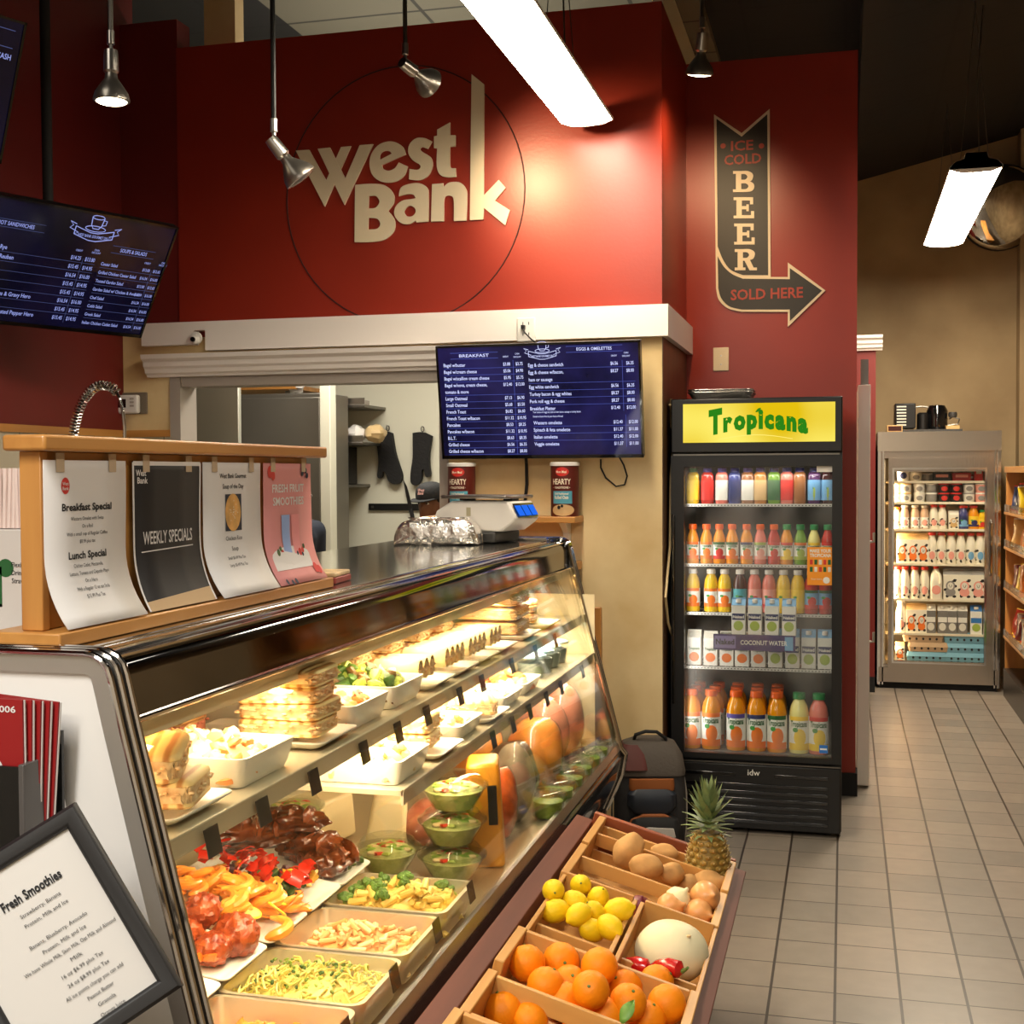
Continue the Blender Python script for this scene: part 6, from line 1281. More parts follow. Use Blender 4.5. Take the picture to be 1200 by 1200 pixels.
def mkorange(label):
    t = T('orange', label, 'orange', group='oranges in the pine crate'); MB().lathe([(.0, -.0395), (.010, -.0390), (.022, -.0335), (.033, -.0225), (.0395, -.008), (.0400, .005), (.036, .0185), (.027, .030), (.015, .0375), (.006, .0385), (.0, .0375)], 28).build('fruit', orng, t, sharp=90); MB().lathe([(0, .0376), (.0035, .0384), (.003, .0405), (0, .041)], 10).build('stem_button', stemc, t); return t
def mklemon(label):
    t = T('lemon', label, 'lemon', group='lemons in the pine crate'); MB().lathe([(0, -.043), (.005, -.042), (.008, -.037), (.018, -.031), (.027, -.018), (.030, 0), (.027, .018), (.018, .030), (.009, .036), (.006, .0385), (0, .0395)], 24).build('fruit', lem, t, sharp=90); MB().lathe([(0, .039), (.003, .040), (.002, .042), (0, .0422)], 8).build('stem_end', stemc, t); return t
OR, LE = Kind(mkorange), Kind(mklemon)
r = random.Random(9)
O4 = lambda x, y, w: onpl(480+x/3, 940+y/3, w)
for (x, y, w, lb, a) in ((413, 567, -.035, 'orange in the far corner of the orange crate by the deli case', (.3, .4)), (532, 560, -.035, 'orange against the far board of the orange crate showing its navel', (1.1, -.9)), (667, 578, .002, 'orange raised against the far board at the lemon crate corner', (-.9, .5)), (637, 660, .012, 'topmost big orange in the middle of the orange crate', (.5, .9)), (478, 648, -.042, 'orange low behind the slat by the deli case side', (.2, -.5)), (562, 640, -.05, 'orange sunk between the middle of the crate and the far board', (.7, .2)), (757, 648, -.045, 'orange half hidden behind the front pair', (.1, .8)), (768, 705, -.010, 'orange resting above the green leaf', (-.5, .3)), (868, 635, -.030, 'orange at the far aisle corner of the orange crate', (.9, .4)), (905, 710, -.018, 'orange touching the aisle board of the orange crate', (.2, 1.1)), (545, 702, -.06, 'orange low behind the slat next to the middle one', (.8, .4)), (690, 755, -.05, 'orange low in front of the middle big orange', (.4, .1)), (835, 765, -.05, 'orange low at the front by the aisle side', (.3, .3)), (330, 735, -.075, 'shaded orange under the slat of the front compartment by the case', (.3, .2)), (420, 772, -.075, 'shaded orange beside the slat foot in the front compartment', (.6, .2)), (600, 800, -.07, 'orange in the front compartment below the slat middle', (.5, .9))): OR.put(O4(x, y, w), lb, rot=(a[0], a[1], r.uniform(0, 6)), scale=r.uniform(1.06, 1.14))
L5 = lambda x, y, w: onpl(600+x/4.286, 930+y/4.286, w)
for (x, y, w, lb, a) in ((208, 487, .012, 'lemon raised at the case corner of the lemon crate', 1.4), (345, 460, .005, 'lemon against the far board of the lemon crate', 1.1), (315, 543, .0, 'lemon in the middle row beside the corner lemon', 1.3), (432, 528, -.005, 'lemon by the far board nearer the aisle', .6), (218, 590, -.02, 'lemon low on the case side of the lemon crate', 1.5), (335, 608, .0, 'big lemon in the middle of the front row', 1.3), (415, 602, -.012, 'lemon wedged behind the middle of the front row', .5), (535, 585, .01, 'large lemon with pointed tip at the aisle side of the crate', 1.8), (490, 670, -.005, 'lemon over the divider at the front aisle corner', 1.4), (400, 685, -.03, 'lemon sunk beside the divider', 1.0)): LE.put(L5(x, y, w), lb, rot=(r.uniform(-.4, .4), a, r.uniform(0, 6)), scale=r.uniform(.98, 1.1))
def spud(x, y, w, sz, rot, lb, sd): m = MB(); m.ell((0, 0, 0), sz, 22, 14, .06, 2, sd); tag(m.build('potato', pot, loc=L5(x, y, w), rot=rot), lb, 'potato', 'potatoes in the far crate')
spud(585, 285, .0, (.058, .042, .046), (.2, -.5, .9), 'large knobbly potato at the far slat of the crate', 2); spud(672, 365, -.01, (.052, .042, .038), (0, .2, .4), 'round potato in the middle of the potato crate', 4); spud(805, 402, -.025, (.048, .036, .034), (.1, .3, 1.1), 'lumpy potato right of the round one', 6) if False else spud(805, 402, -.025, (.048, .036, .034), (.1, .3, 1.1), 'lumpy potato between the round one and the onions', 6); spud(765, 300, -.02, (.045, .034, .03), (.1, .2, .3), 'pale potato half hidden behind the far slat', 8); spud(988, 445, -.03, (.05, .038, .034), (0, .1, .2), 'potato at the aisle end of the potato crate', 9); spud(890, 455, -.05, (.04, .03, .03), (0, .1, 2), 'small shaded potato behind the tallest onion', 11)
def mkonion(m_):
    def f(label):
        t = T('onion', label, 'onion', group='onions in the far crate'); MB().lathe([(0, -.036), (.006, -.037), (.018, -.034), (.033, -.02), (.039, 0), (.033, .020), (.018, .032), (.007, .039), (.004, .048), (.0, .05)], 26).build('bulb', m_, t, sharp=90); m = MB()
        for k in range(7): m.tube([(.003*math.cos(k), .003*math.sin(k), -.036), (.008*math.cos(k), .008*math.sin(k), -.043)], .0008, 4)
        m.build('root_hairs', oat, t); return t
    return Kind(f)
OY, OW = mkonion(on_y), mkonion(on_w)
OW.put(L5(832, 535, -.012), 'pale white onion between two brown ones', rot=(.6, .3, 1)); OY.put(L5(795, 570, -.03), 'brown onion low by the crate divider', rot=(.3, 1.2, 0), scale=1.05); OY.put(L5(970, 515, .015), 'large brown onion raised at the aisle side', rot=(1.2, .4, .5), scale=1.12); OY.put(L5(938, 600, -.022), 'tan onion lying at the aisle corner above the melon', rot=(1.5, .3, 1), scale=1.05)
OY2 = mkonion(mat('red_onion_skin', (112, 34, 58), .4, noise=(5, .2))); OY2.put(L5(640, 565, -.055), 'dark red onion peeping between the lemon and melon crates', rot=(.4, .3, 0), scale=.8)
t = T('honeydew_melon', 'big pale honeydew melon in its own pine crate', 'melon', L5(800, 795, -.028)); m = MB(); m.ell((0, 0, 0), (.096, .088, .080), 36, 24, .008, 2, 3); m.build('rind', hon, t, sharp=90); MB().lathe([(0, .0), (.006, 0), (.005, .004), (0, .005)], 12, c=(.05, -.04, .058)).build('stem_scar', oat, t)
def chilli(x, y, w, rot, lb, L=.12):
    t = T('red_pepper', lb, 'pepper', L5(x, y, w), rot, 'long red peppers'); m = MB(); m.tube([(-L/2, 0, 0), (-L*.42, 0, .003), (-L*.2, .004, .006), (L*.1, .0, .004), (L*.35, -.008, -.002), (L/2, -.016, -.008)], [.008, .021, .024, .02, .012, .002], 14); m.build('flesh', chil, t); MB().tube([(-L/2, 0, 0), (-L/2-.012, 0, .004), (-L/2-.022, .004, .01)], [.007, .004, .0035], 8).build('stem', stemc, t)
chilli(760, 882, -.015, (.1, .2, 2.6), 'long glossy red pepper lying in front of the melon'); chilli(600, 872, -.05, (0, .1, 2.9), 'red pepper tip showing at the case side of the melon', .1)
m = MB(); L = []
for k in range(6): s_ = k/5; wd = .016*math.sin(PI*min(1, s_*.9+.1)); L.append([(-wd, .055*s_, .012*math.sin(s_*2)), (0, .055*s_, .012*math.sin(s_*2)-.004), (wd, .055*s_, .012*math.sin(s_*2))])
m.loft(L, False, False, False); o = m.build('orange_leaf', mat('leaf_green', (96, 140, 50), .45), loc=O4(745, 775, .01), rot=(.6, .2, -.4)); sm_ = o.modifiers.new('s', 'SOLIDIFY'); sm_.thickness = .0008; tag(o, 'green leaf lying over the front oranges', 'leaf')
# pineapple
pp = SM @ V((uu(-.385), 4.005, -.09)); t = T('pineapple', 'whole pineapple with a leafy crown at the far aisle corner of the stand', 'pineapple', pp)
rind = mat('pineapple_rind', (150, 122, 48), .55, noise=(30, 0), c2=(96, 76, 34)); rind2 = mat('pineapple_eye', (146, 116, 50), .5, noise=(40, .25)); pleaf = mat('pineapple_leaf', (112, 128, 82), .5, noise=(20, .25)); tipm = mat('leaf_tip', (196, 178, 130), .6)
PH = .215; prf = lambda s_: .066*math.sin(PI*(.13+.76*s_))**.55
MB().lathe([(0, -.03)]+[(prf(k/10), PH*k/10-.03) for k in range(11)]+[(0, PH-.03)], 28).build('fruit', rind, t)
m = MB(); m2 = MB()
for row in range(12):
    s_ = (row+.5)/12; R_ = prf(s_)
    for k in range(13):
        a = 2*PI*(k+.5*(row % 2))/13; c = V((R_*math.cos(a), R_*math.sin(a), PH*s_-.03)); Rm = Mx.Rotation(a, 3, 'Z'); m.ell(tuple(c), (.007, .0125, .0088), 6, 6, 0, 1, 0, Rm); m2.tube([tuple(c+V((math.cos(a), math.sin(a), 0))*.006), tuple(c+V((math.cos(a)*.012, math.sin(a)*.012, .006)))], [.0022, .0004], 5)
m.build('eyes', rind2, t); m2.build('spines', tipm, t, smooth=False)
q = random.Random(6)
m = MB()
for ring in range(7):
    n_ = 9-ring//2; Lf = (.055, .07, .08, .085, .09, .088, .085)[ring]; tilt = (1.35, 1.15, .95, .72, .52, .34, .16)[ring]
    for k in range(n_):
        a = 2*PI*k/n_+ring*1.1+q.uniform(-.15, .15); z0 = PH-.034+.016*ring; wd = .0145; P = []
        for j in range(5):
            s_ = j/4; rr = .012+Lf*s_*math.sin(tilt)*(1+.15*s_); zz = z0+Lf*s_*math.cos(tilt)*1.0-.02*s_*s_*(tilt > .8); wj = wd*(1-s_**1.6)+.0004; d_ = V((math.cos(a), math.sin(a), 0)); tn = V((-math.sin(a), math.cos(a), 0)); c = d_*rr+V((0, 0, zz)); P.append([tuple(c-tn*wj), tuple(c-V((0, 0, .0025))-d_*.001), tuple(c+tn*wj), tuple(c+V((0, 0, .0006)))])
        m.loft(P)
m.build('crown', pleaf, t, sharp=60)
# ================================================================== BACKPACK
bpk = mat('dark_pack_cloth', (38, 36, 36), .8, noise=(18, .25), bump=(70, .3)); bgrey = mat('taupe_pack_cloth', (78, 70, 62), .8, bump=(70, .3)); bor = mat('rust_pack_cloth', (150, 84, 34), .7); bbl = mat('blue_black_pack', (30, 36, 46), .45); bmar = mat('maroon_pack', (84, 36, 30), .7); bwh = mat('pale_pack_patch', (190, 182, 172), .7)
p = atY(757, 985, 5.6); t = T('backpack', 'dark backpack with rust and grey panels standing on the floor by the cooler', 'backpack', (p.x-.005, 5.74, 0), (0, 0, math.radians(14)))
def packring(w_, d_, z, yo=0, r_=.05, xo=0): return [(x+xo, y+yo, z) for x, y in rrect(w_, d_, min(r_, w_/2-.001, d_/2-.001), 5)]
m = MB(); m.loft([packring(w_, d_, z, yo) for w_, d_, z, yo in ((.26, .16, .0, 0), (.30, .21, .02, 0), (.315, .225, .12, 0), (.315, .22, .25, 0), (.305, .20, .36, .005), (.28, .17, .43, .015), (.22, .12, .475, .025), (.12, .06, .492, .03))]); m.build('main_body', bpk, t)
m = MB(); m.loft([packring(w_, d_, z, yo) for w_, d_, z, yo in ((.312, .215, .345, .003), (.314, .212, .36, .002), (.29, .182, .432, .012), (.232, .13, .478, .022), (.13, .07, .497, .027))]); m.build('top_panel', bgrey, t)
m = MB(); m.loft([packring(w_, d_, z, yo, .04, -.075) for w_, d_, z, yo in ((.14, .224, .372, 0), (.13, .192, .434, .012), (.09, .14, .474, .022))]); m.build('maroon_panel', bmar, t)
m = MB(); m.loft([packring(w_, d_, z, -.10) for w_, d_, z in ((.20, .05, .335), (.205, .055, .30), (.20, .05, .285))]); m.build('rust_band', bor, t)
m = MB(); m.loft([packring(w_, d_, z, -.105, .03) for w_, d_, z in ((.16, .04, .295), (.215, .075, .27), (.22, .08, .22), (.17, .06, .185))]); m.build('upper_pocket', bbl, t)
m = MB(); m.loft([packring(w_, d_, z, -.115, .035, .01) for w_, d_, z in ((.22, .08, .0), (.235, .11, .03), (.235, .11, .12), (.21, .09, .16), (.14, .06, .178))]); m.build('lower_pocket', black_matte, t)
m = MB(); m.loft([[(x*1.02, y-.0095, z) for x, y, z in packring(.235, .11, z_, -.115, .035, .01)] for z_ in (.0, .16)], False, False) if False else None
m = MB(); m.prism([(-.085, .085), (-.06, .125), (-.02, .135), (.09, .13), (.10, .09), (.0, .078)], -.176, -.168); m.build('white_patch', bwh, t, bevel=.003)
m = MB(); m.tube([(-.107, -.125, .02), (-.112, -.13, .1), (-.09, -.135, .155), (-.04, -.14, .178), (.05, -.14, .178), (.1, -.135, .155)], .009, 8); m.build('rust_piping', bor, t)
m = MB(); m.tube([(-.07, .0, .485), (-.065, -.02, .515), (-.02, -.03, .532), (.03, -.03, .53), (.07, -.02, .5), (.075, -.01, .478)], .008, 8); m.build('carry_handle', black_matte, t)
for sx in (-1, 1):
    m = MB(); m.loft([[(sx*.159+a, y, z), (sx*.159+a, y+.035, z)] for a, y, z in ((0, -.03, .02), (sx*.01, -.035, .14), (sx*.008, -.03, .26), (-sx*.01, -.02, .38))], False, False, False); o = m.build('shoulder_strap', bwh if sx > 0 else bgrey, t); k_ = o.modifiers.new('s', 'SOLIDIFY'); k_.thickness = .006
# ================================================================== BOTTLES AND CARTONS
def liquid(nm, c): return mat(nm, c, .12, noise=(4, .06), coat=.6, sss=.0)
JU = {k: liquid('juice_'+k, c) for k, c in dict(orange=(226, 142, 10), green=(150, 178, 60), red=(186, 50, 40), pink=(222, 120, 104), lemon=(230, 220, 140), purple=(84, 50, 90), dark=(70, 36, 34), amber=(190, 120, 50), blue=(60, 66, 120), brown=(150, 98, 60), yellow=(232, 190, 36), lime=(104, 150, 40)).items()}
CAPS = {k: mat('cap_'+k, c, .35) for k, c in dict(orange=(224, 92, 14), green=(36, 132, 70), white=(226, 222, 214), blue=(62, 62, 150), red=(216, 52, 36), purple=(90, 76, 170)).items()}
PR = {k: mat('print_'+k, c, .5) for k, c in dict(white=(234, 232, 224), orange=(232, 116, 30), red=(206, 44, 36), green=(52, 122, 50), yellow=(240, 200, 50), purple=(92, 76, 160), navy=(38, 46, 96), sky=(112, 166, 208), pale=(226, 222, 210), black=(26, 25, 25), leaf=(60, 140, 60), lime=(164, 184, 80), pink=(236, 160, 146), grey=(140, 136, 132), tan=(210, 170, 110), teal=(70, 160, 170)).items()}
SHP = {'juice': [(0, 0), (.94, 0), (1, .03), (1, .52), (.96, .62), (.80, .72), (.56, .82), (.46, .88), (.46, .9), (0, .9)], 'wide': [(0, 0), (.94, 0), (1, .03), (1, .58), (.98, .66), (.84, .78), (.56, .87), (.44, .90), (.44, .92), (0, .92)], 'square': [(0, 0), (.95, 0), (1, .03), (1, .78), (.92, .84), (.55, .90), (.50, .92), (0, .92)], 'milk': [(0, 0), (.95, 0), (1, .03), (1, .58), (.93, .68), (.66, .84), (.55, .90), (.55, .93), (0, .93)]}
_bk = {}
def bottle(label, loc, h, r_, shape, liq, cap, lab, fruit=None, band=None, txt=None, z0=.12, z1=.55, name='juice_bottle', cat='bottle', group=None, rot=0, spots=False):
    key = (h, r_, shape, liq.name, cap.name, lab.name if lab else 0, fruit.name if fruit else 0, band.name if band else 0, txt, spots)
    if key not in _bk:
        def fn(lb):
            t = T(name, lb, cat); cz = SHP[shape][-1][1]*h; nr = SHP[shape][-2][0]*r_
            MB().lathe([(a*r_, b*h) for a, b in SHP[shape]], 20, sq=.35 if shape == 'square' else 0).build('bottle_body', liq, t, sharp=50)
            MB().lathe([(0, cz-.006), (nr*1.42, cz-.006), (nr*1.45, cz), (nr*1.4, h-.002), (nr*1.25, h), (0, h)], 18).build('cap', cap, t)
            if lab:
                k = 1.012 if shape != 'square' else 1.05; m = MB(); m.lathe([(r_*k, z0*h), (r_*k, z1*h)], 24, sq=.35 if shape == 'square' else 0); m.f = [f for f in m.f if len(f) == 4]; m.mi = m.mi[:len(m.f)]
                lbo = m.build('label', lab, t)
                if band: m = MB(); n = 10; m.loft([[(r_*(k+.012)*math.sin(-1.1+2.2*i/n), -r_*(k+.012)*math.cos(-1.1+2.2*i/n), zz*h) for i in range(n+1)] for zz in (z1-.07, z1)], False, False, False); m.build('label_band', band, lbo)
                if fruit:
                    m = MB(); m.patch(r_*(k+.015), (z0+(z1-z0)*.38)*h, (z1-z0)*.26*h, .12, .62); m.build('fruit_print', fruit, lbo)
                    m = MB(); m.patch(r_*(k+.022), (z0+(z1-z0)*.60)*h, (z1-z0)*.07*h, -.35, .28); m.build('leaf_print', PR['leaf'], lbo)
                    m = MB(); m.loft([[(r_*(k+.010)*math.sin(-1.2+2.4*i/10), -r_*(k+.010)*math.cos(-1.2+2.4*i/10), zz*h) for i in range(11)] for zz in (z0, z0+(z1-z0)*.2)], False, False, False); m.build('label_foot', fruit, lbo)
                if txt:
                    m = MB(); m.fit(txt, 0, (z0+(z1-z0)*.70)*h, .19*(z1-z0)*h*1.3, 1.7*r_, .03); rr = r_*(k+.03); m.v = [(rr*math.sin(v[0]/r_), -rr*math.cos(v[0]/r_), v[1]) for v in m.v]; m.build('label_lettering', PR['green'] if txt == 'Tropicana' else PR['navy'], lbo, smooth=False)
            if spots:
                m = MB(); q = random.Random(len(label)); 
                for i in range(9): m.patch(r_*1.015, q.uniform(.06, .5)*h, q.uniform(.02, .045)*h, q.uniform(-1.2, 1.2), q.uniform(.12, .3), 9)
                m.build('cow_spots', PR['black'], t)
                m = MB(); m.patch(r_*1.022, .27*h, .13*h, 0, .62); m.build('front_print', fruit or PR['pink'], t)
            return t
        _bk[key] = Kind(fn)
    return _bk[key].put(loc, label, rot=rot, group=group)
_ck = {}
def carton(label, loc, w_, d_, h, body, top, fruit, band=None, gable=True, cap=None, txt=None, name='drink_carton', cat='carton', group=None, cow=False, rot=0):
    key = (w_, d_, h, body.name, top.name, fruit.name if fruit else 0, band.name if band else 0, gable, cap.name if cap else 0, txt, cow)
    if key not in _ck:
        def fn(lb):
            t = T(name, lb, cat); hb = h*(.80 if gable else 1)
            MB().bx(-w_/2, w_/2, -d_/2, d_/2, 0, hb).build('carton_body', body, t, bevel=.002)
            if gable: m = MB(); m.hexa([(-w_/2, -d_/2, hb), (w_/2, -d_/2, hb), (w_/2, d_/2, hb), (-w_/2, d_/2, hb), (-w_/2, -.004, h*.95), (w_/2, -.004, h*.95), (w_/2, .004, h*.95), (-w_/2, .004, h*.95)]); m.bx(-w_/2, w_/2, -.003, .003, h*.95, h); m.build('gable_top', top, t, smooth=False)
            if cap:
                y = -d_*.28; m = MB(); zc_ = hb+(h*.15)*.45 if gable else h; m.lathe([(0, 0), (w_*.2, 0), (w_*.19, .018), (0, .02)], 14, c=(0, y, zc_)); m.build('cap', cap, t)
            f = -d_/2-.0012; m = MB(); m.disc(.0, f, hb*.30, w_*.36, hb*.17); m.build('front_print', fruit, t, smooth=False)
            if band: m = MB(); m.rect(-w_*.46, w_*.46, f-.0004, hb*.50, hb*.72); m.build('band_print', band, t, smooth=False)
            if cow:
                m = MB(); q = random.Random(4)
                for i in range(10): m.disc(q.uniform(-.36, .36)*w_, f+.0004, q.uniform(.06, .9)*hb, w_*q.uniform(.08, .18), hb*q.uniform(.03, .07), 8)
                m.build('cow_spots', PR['black'], t, smooth=False); m = MB(); m.disc(0, f-.0006, hb*.55, w_*.33, hb*.2, 20); m.build('ring_print', fruit, t, smooth=False); m = MB(); m.disc(0, f-.0010, hb*.55, w_*.22, hb*.14, 16); m.build('ring_centre', PR['pale'], t, smooth=False); m = MB(); m.tube([(-w_*.1, f-.0012, hb*.60), (-w_*.06, f-.0012, hb*.52), (0, f-.0012, hb*.49), (w_*.06, f-.0012, hb*.52), (w_*.1, f-.0012, hb*.60)], w_*.02, 4); m.build('cow_print', PR['black'], t, smooth=False)
            if txt: m = MB(); m.T = Mx(((1, 0, 0, 0), (0, 0, -1, f-.0008), (0, 1, 0, 0), (0, 0, 0, 1))); m.fit(txt, 0, hb*.56, hb*.14, w_*.8, .03); m.build('carton_lettering', PR['white'] if band else PR['green'], t, smooth=False)
            return t
        _ck[key] = Kind(fn)
    return _ck[key].put(loc, label, group=group, rot=rot)
# ================================================================== JUICE COOLER
FX0, FX1, FY, FZ = -.795, -.008, 6.08, 2.045
cool = T('juice_cooler', 'tall black glass door cooler with a lit yellow header, full of juice', 'cooler', ((FX0+FX1)/2, FY, 0)); cxm = (FX0+FX1)/2
ci2 = Mx.Translation((-cxm, -FY, 0))
def kpart(m, name, mats, par=None, **k):
    m.v = [tuple(ci2 @ V(p)) for p in m.v]; return m.build(name, mats, par or cool, **k)
m = MB(); m.bx(FX0, FX0+.035, FY+.03, FY+.70, .02, FZ); m.bx(FX1-.035, FX1, FY+.03, FY+.70, .02, FZ); m.bx(FX0+.035, FX1-.035, FY+.66, FY+.70, .02, FZ); m.bx(FX0+.035, FX1-.035, FY+.03, FY+.66, FZ-.27, FZ); m.bx(FX0+.035, FX1-.035, FY+.04, FY+.66, .02, .355); kpart(m, 'cabinet', black_satin, smooth=False)
lin_ = mat('cooler_liner_grey', (84, 82, 78), .5)
m = MB(); m.bx(FX0+.0355, FX0+.043, FY+.04, FY+.655, .356, FZ-.271); m.bx(FX1-.043, FX1-.0355, FY+.04, FY+.655, .356, FZ-.271); m.bx(FX0+.0435, FX1-.0435, FY+.645, FY+.655, .356, FZ-.271); m.bx(FX0+.0435, FX1-.0435, FY+.05, FY+.644, .356, .362); kpart(m, 'liner', lin_, smooth=False)
dz0, dz1 = .345, 1.775
m = MB(); m.bx(FX0, FX0+.062, FY-.015, FY+.028, dz0, dz1); m.bx(FX1-.045, FX1, FY-.015, FY+.028, dz0, dz1); m.bx(FX0+.062, FX1-.045, FY-.015, FY+.028, dz1-.05, dz1); m.bx(FX0+.062, FX1-.045, FY-.015, FY+.028, dz0, dz0+.025); o = kpart(m, 'door_frame', black_satin, smooth=False)
dfr = o; m = MB(); m.bx(FX0+.0625, FX1-.0455, FY-.0, FY+.008, dz0+.0255, dz1-.0505); kpart(m, 'door_glass', door_glass, dfr, smooth=False)
m = MB(); m.bx(FX0+.005, FX0+.02, FY-.028, FY-.0155, .6, 1.5); kpart(m, 'door_handle', black_gloss, dfr, bevel=.004)
m = MB(); m.bx(FX0, FX1, FY-.012, FY+.029, 1.79, FZ); hbx = kpart(m, 'header_box', black_satin, bevel=.006)
m = MB(); m.bx(FX0+.012, FX1-.012, FY-.018, FY-.0125, dz1+.002, dz1+.010); m.bx(FX0+.003, FX1-.003, FY-.020, FY-.0155, .328, .334); kpart(m, 'silver_strip', steel_dk, smooth=False)
yel = bpy.data.materials.new('lit_yellow_panel'); yel.use_nodes = True; nt = yel.node_tree; nt.nodes.clear(); o_ = nt.nodes.new('ShaderNodeOutputMaterial'); e_ = nt.nodes.new('ShaderNodeEmission'); n_ = nt.nodes.new('ShaderNodeTexNoise'); n_.inputs['Scale'].default_value = 3.2; n_.inputs['Detail'].default_value = 0; rp_ = nt.nodes.new('ShaderNodeValToRGB'); rp_.color_ramp.elements[0].color = lin((226, 190, 16)); rp_.color_ramp.elements[1].color = lin((255, 240, 110)); rp_.color_ramp.elements[0].position = .35; rp_.color_ramp.elements[1].position = .68; tc_ = nt.nodes.new('ShaderNodeTexCoord'); nt.links.new(tc_.outputs['Object'], n_.inputs['Vector']); nt.links.new(n_.outputs['Fac'], rp_.inputs[0]); nt.links.new(rp_.outputs[0], e_.inputs[0]); e_.inputs[1].default_value = 1.05; nt.links.new(e_.outputs[0], o_.inputs[0])
m = MB(); m.bx(FX0+.058, FX1-.032, FY-.017, FY-.0125, 1.838, 2.02); kpart(m, 'lit_panel', yel, hbx, smooth=False)
m = MB(); gl = 'Tropicana'; W_ = .46; xs = []; x_ = 0
for ch in gl:
    vs, fs = glyphs(ch, .065); a, b = min(p.x for p in vs), max(p.x for p in vs); xs.append((ch, x_-a, vs, fs)); x_ += b-a+.055
S_ = W_/x_
for ch, off, vs, fs in xs:
    pts = []
    for p in vs:
        u = (p.x+off)/x_; big = 1.25 if ch == 'T' else 1; y = p.y*big*1.3-.10*(u-.5)**2*4*.6+.12*(u < .12)*0; pts.append((cxm+.015-W_/2+(p.x+off)*S_, FY-.0185, 1.884+y*S_*1.02+.022*math.sin(PI*u)))
    m.add(pts, fs)
m.f = [tuple(f) for f in m.f]; trop = glow('header_green', (52, 150, 30), .75); kpart(m, 'header_lettering', trop, hbx, smooth=False)
m = MB(); m.loft([[(cxm+.000+.028*t_, FY-.0188, 2.0-.022+.018*t_-.008*math.sin(PI*t_)*s_) for t_ in (0, .25, .5, .75, 1)] for s_ in (-1, 1)], False, False, False); kpart(m, 'header_leaf', trop, hbx, smooth=False)
m = MB(); m.tube([(cxm-.17+.34*k/8, FY-.0182, 1.852+.020*math.sin(PI*k/8)) for k in range(9)], .002, 4); kpart(m, 'header_swoosh', glow('header_swoosh', (255, 236, 120), 1.1))
# bottom grille
m = MB(); m.bx(FX0+.003, FX1-.003, FY-.018, FY+.039, .02, .325); gpn = kpart(m, 'grille_panel', black_satin, bevel=.006)
m = MB()
for k in range(6): m.bx(FX0+.05, FX1-.06, FY-.024, FY-.0185, .05+.034*k, .066+.034*k)
m.bx(FX0+.05, cxm-.09, FY-.022, FY-.0185, .268, .284); m.bx(cxm+.09, FX1-.06, FY-.022, FY-.0185, .268, .284); kpart(m, 'louvre', black_gloss, gpn, bevel=.002)
m = MB(); m.T = Mx(((1, 0, 0, cxm-.005), (0, 0, -1, FY-.0195), (0, 1, 0, .275), (0, 0, 0, 1))); m.text('idw', 0, 0, .04, 1, .004, 0); m.T = None; kpart(m, 'maker_lettering', PR['white'], gpn, smooth=False)
m = MB()
for x in (FX0+.03, FX1-.06):
    for y in (FY+.05, FY+.62): m.cyl((x, y, 0), (x, y, .021), .018)
kpart(m, 'foot', black_satin)
SHY = FY+.14
sz = [atY(890, y, SHY).z for y in (590.5, 661, 718, 781.5)]
wire = mat('white_wire', (214, 212, 206), .4)
for k, z in enumerate(sz):
    m = MB(); m.bx(FX0+.047, FX1-.047, SHY-.045, SHY-.04, z-.012, z+.001)
    for i in range(26): x = FX0+.05+(FX1-FX0-.1)*i/25; m.bx(x-.0012, x+.0012, SHY-.04, FY+.64, z-.004, z-.001)
    m.bx(FX0+.047, FX1-.047, FY+.3, FY+.305, z-.007, z-.004); kpart(m, 'wire_shelf', wire, smooth=False)
m = MB()
for i in range(44): x = FX0+.055+(FX1-FX0-.11)*i/43; [m.bx(x-.004, x+.004, SHY-.0456, SHY-.0452, z-.008, z-.004) for z in sz]
kpart(m, 'shelf_ticks', dark_grey, smooth=False)
def fx(px, Y=SHY+.01): return atY(px, 650, Y).x
sn = ('top shelf', 'second shelf', 'third shelf', 'fourth shelf', 'floor')
JC = 'from the brown panel'
G1 = 'drinks in the juice cooler'
Ld = lambda s_, i, what: '%s %s, %s item on the %s %s' % (what[0], what[1], ORD[i], sn[s_], JC)
row1 = [(812, 'yellow', 'green', 'yellow', .062), (829, 'red', 'purple', 'red', .062), (846, 'pink', 'purple', 'pale', .062), (861, 'blue', 'blue', 'navy', .062), (876, 'brown', 'purple', 'pale', .062), (891, 'amber', 'purple', 'tan', .062), (907, 'lime', 'blue', 'green', .062), (922, 'pink', 'blue', 'red', .062), (937, 'brown', 'blue', None, .062), (954, 'purple', 'blue', 'sky', .062), (970, 'dark', 'blue', 'sky', .062)]
for i, (px, lq, cp_, lb, _) in enumerate(row1): bottle('%s square juice bottle, %s from the brown panel on the juice cooler top shelf' % ({'yellow': 'yellow', 'red': 'red', 'pink': 'pink', 'blue': 'blue', 'brown': 'brown', 'amber': 'amber', 'lime': 'green', 'purple': 'purple', 'dark': 'dark'}[lq], ORD[i]), (fx(px), SHY+.02, sz[0]+.0005), .172, .030, 'square', JU[lq], CAPS[cp_], PR[lb] if lb else None, PR['lime'] if lq in ('purple', 'dark') else None, z0=.10, z1=.66, group=G1)
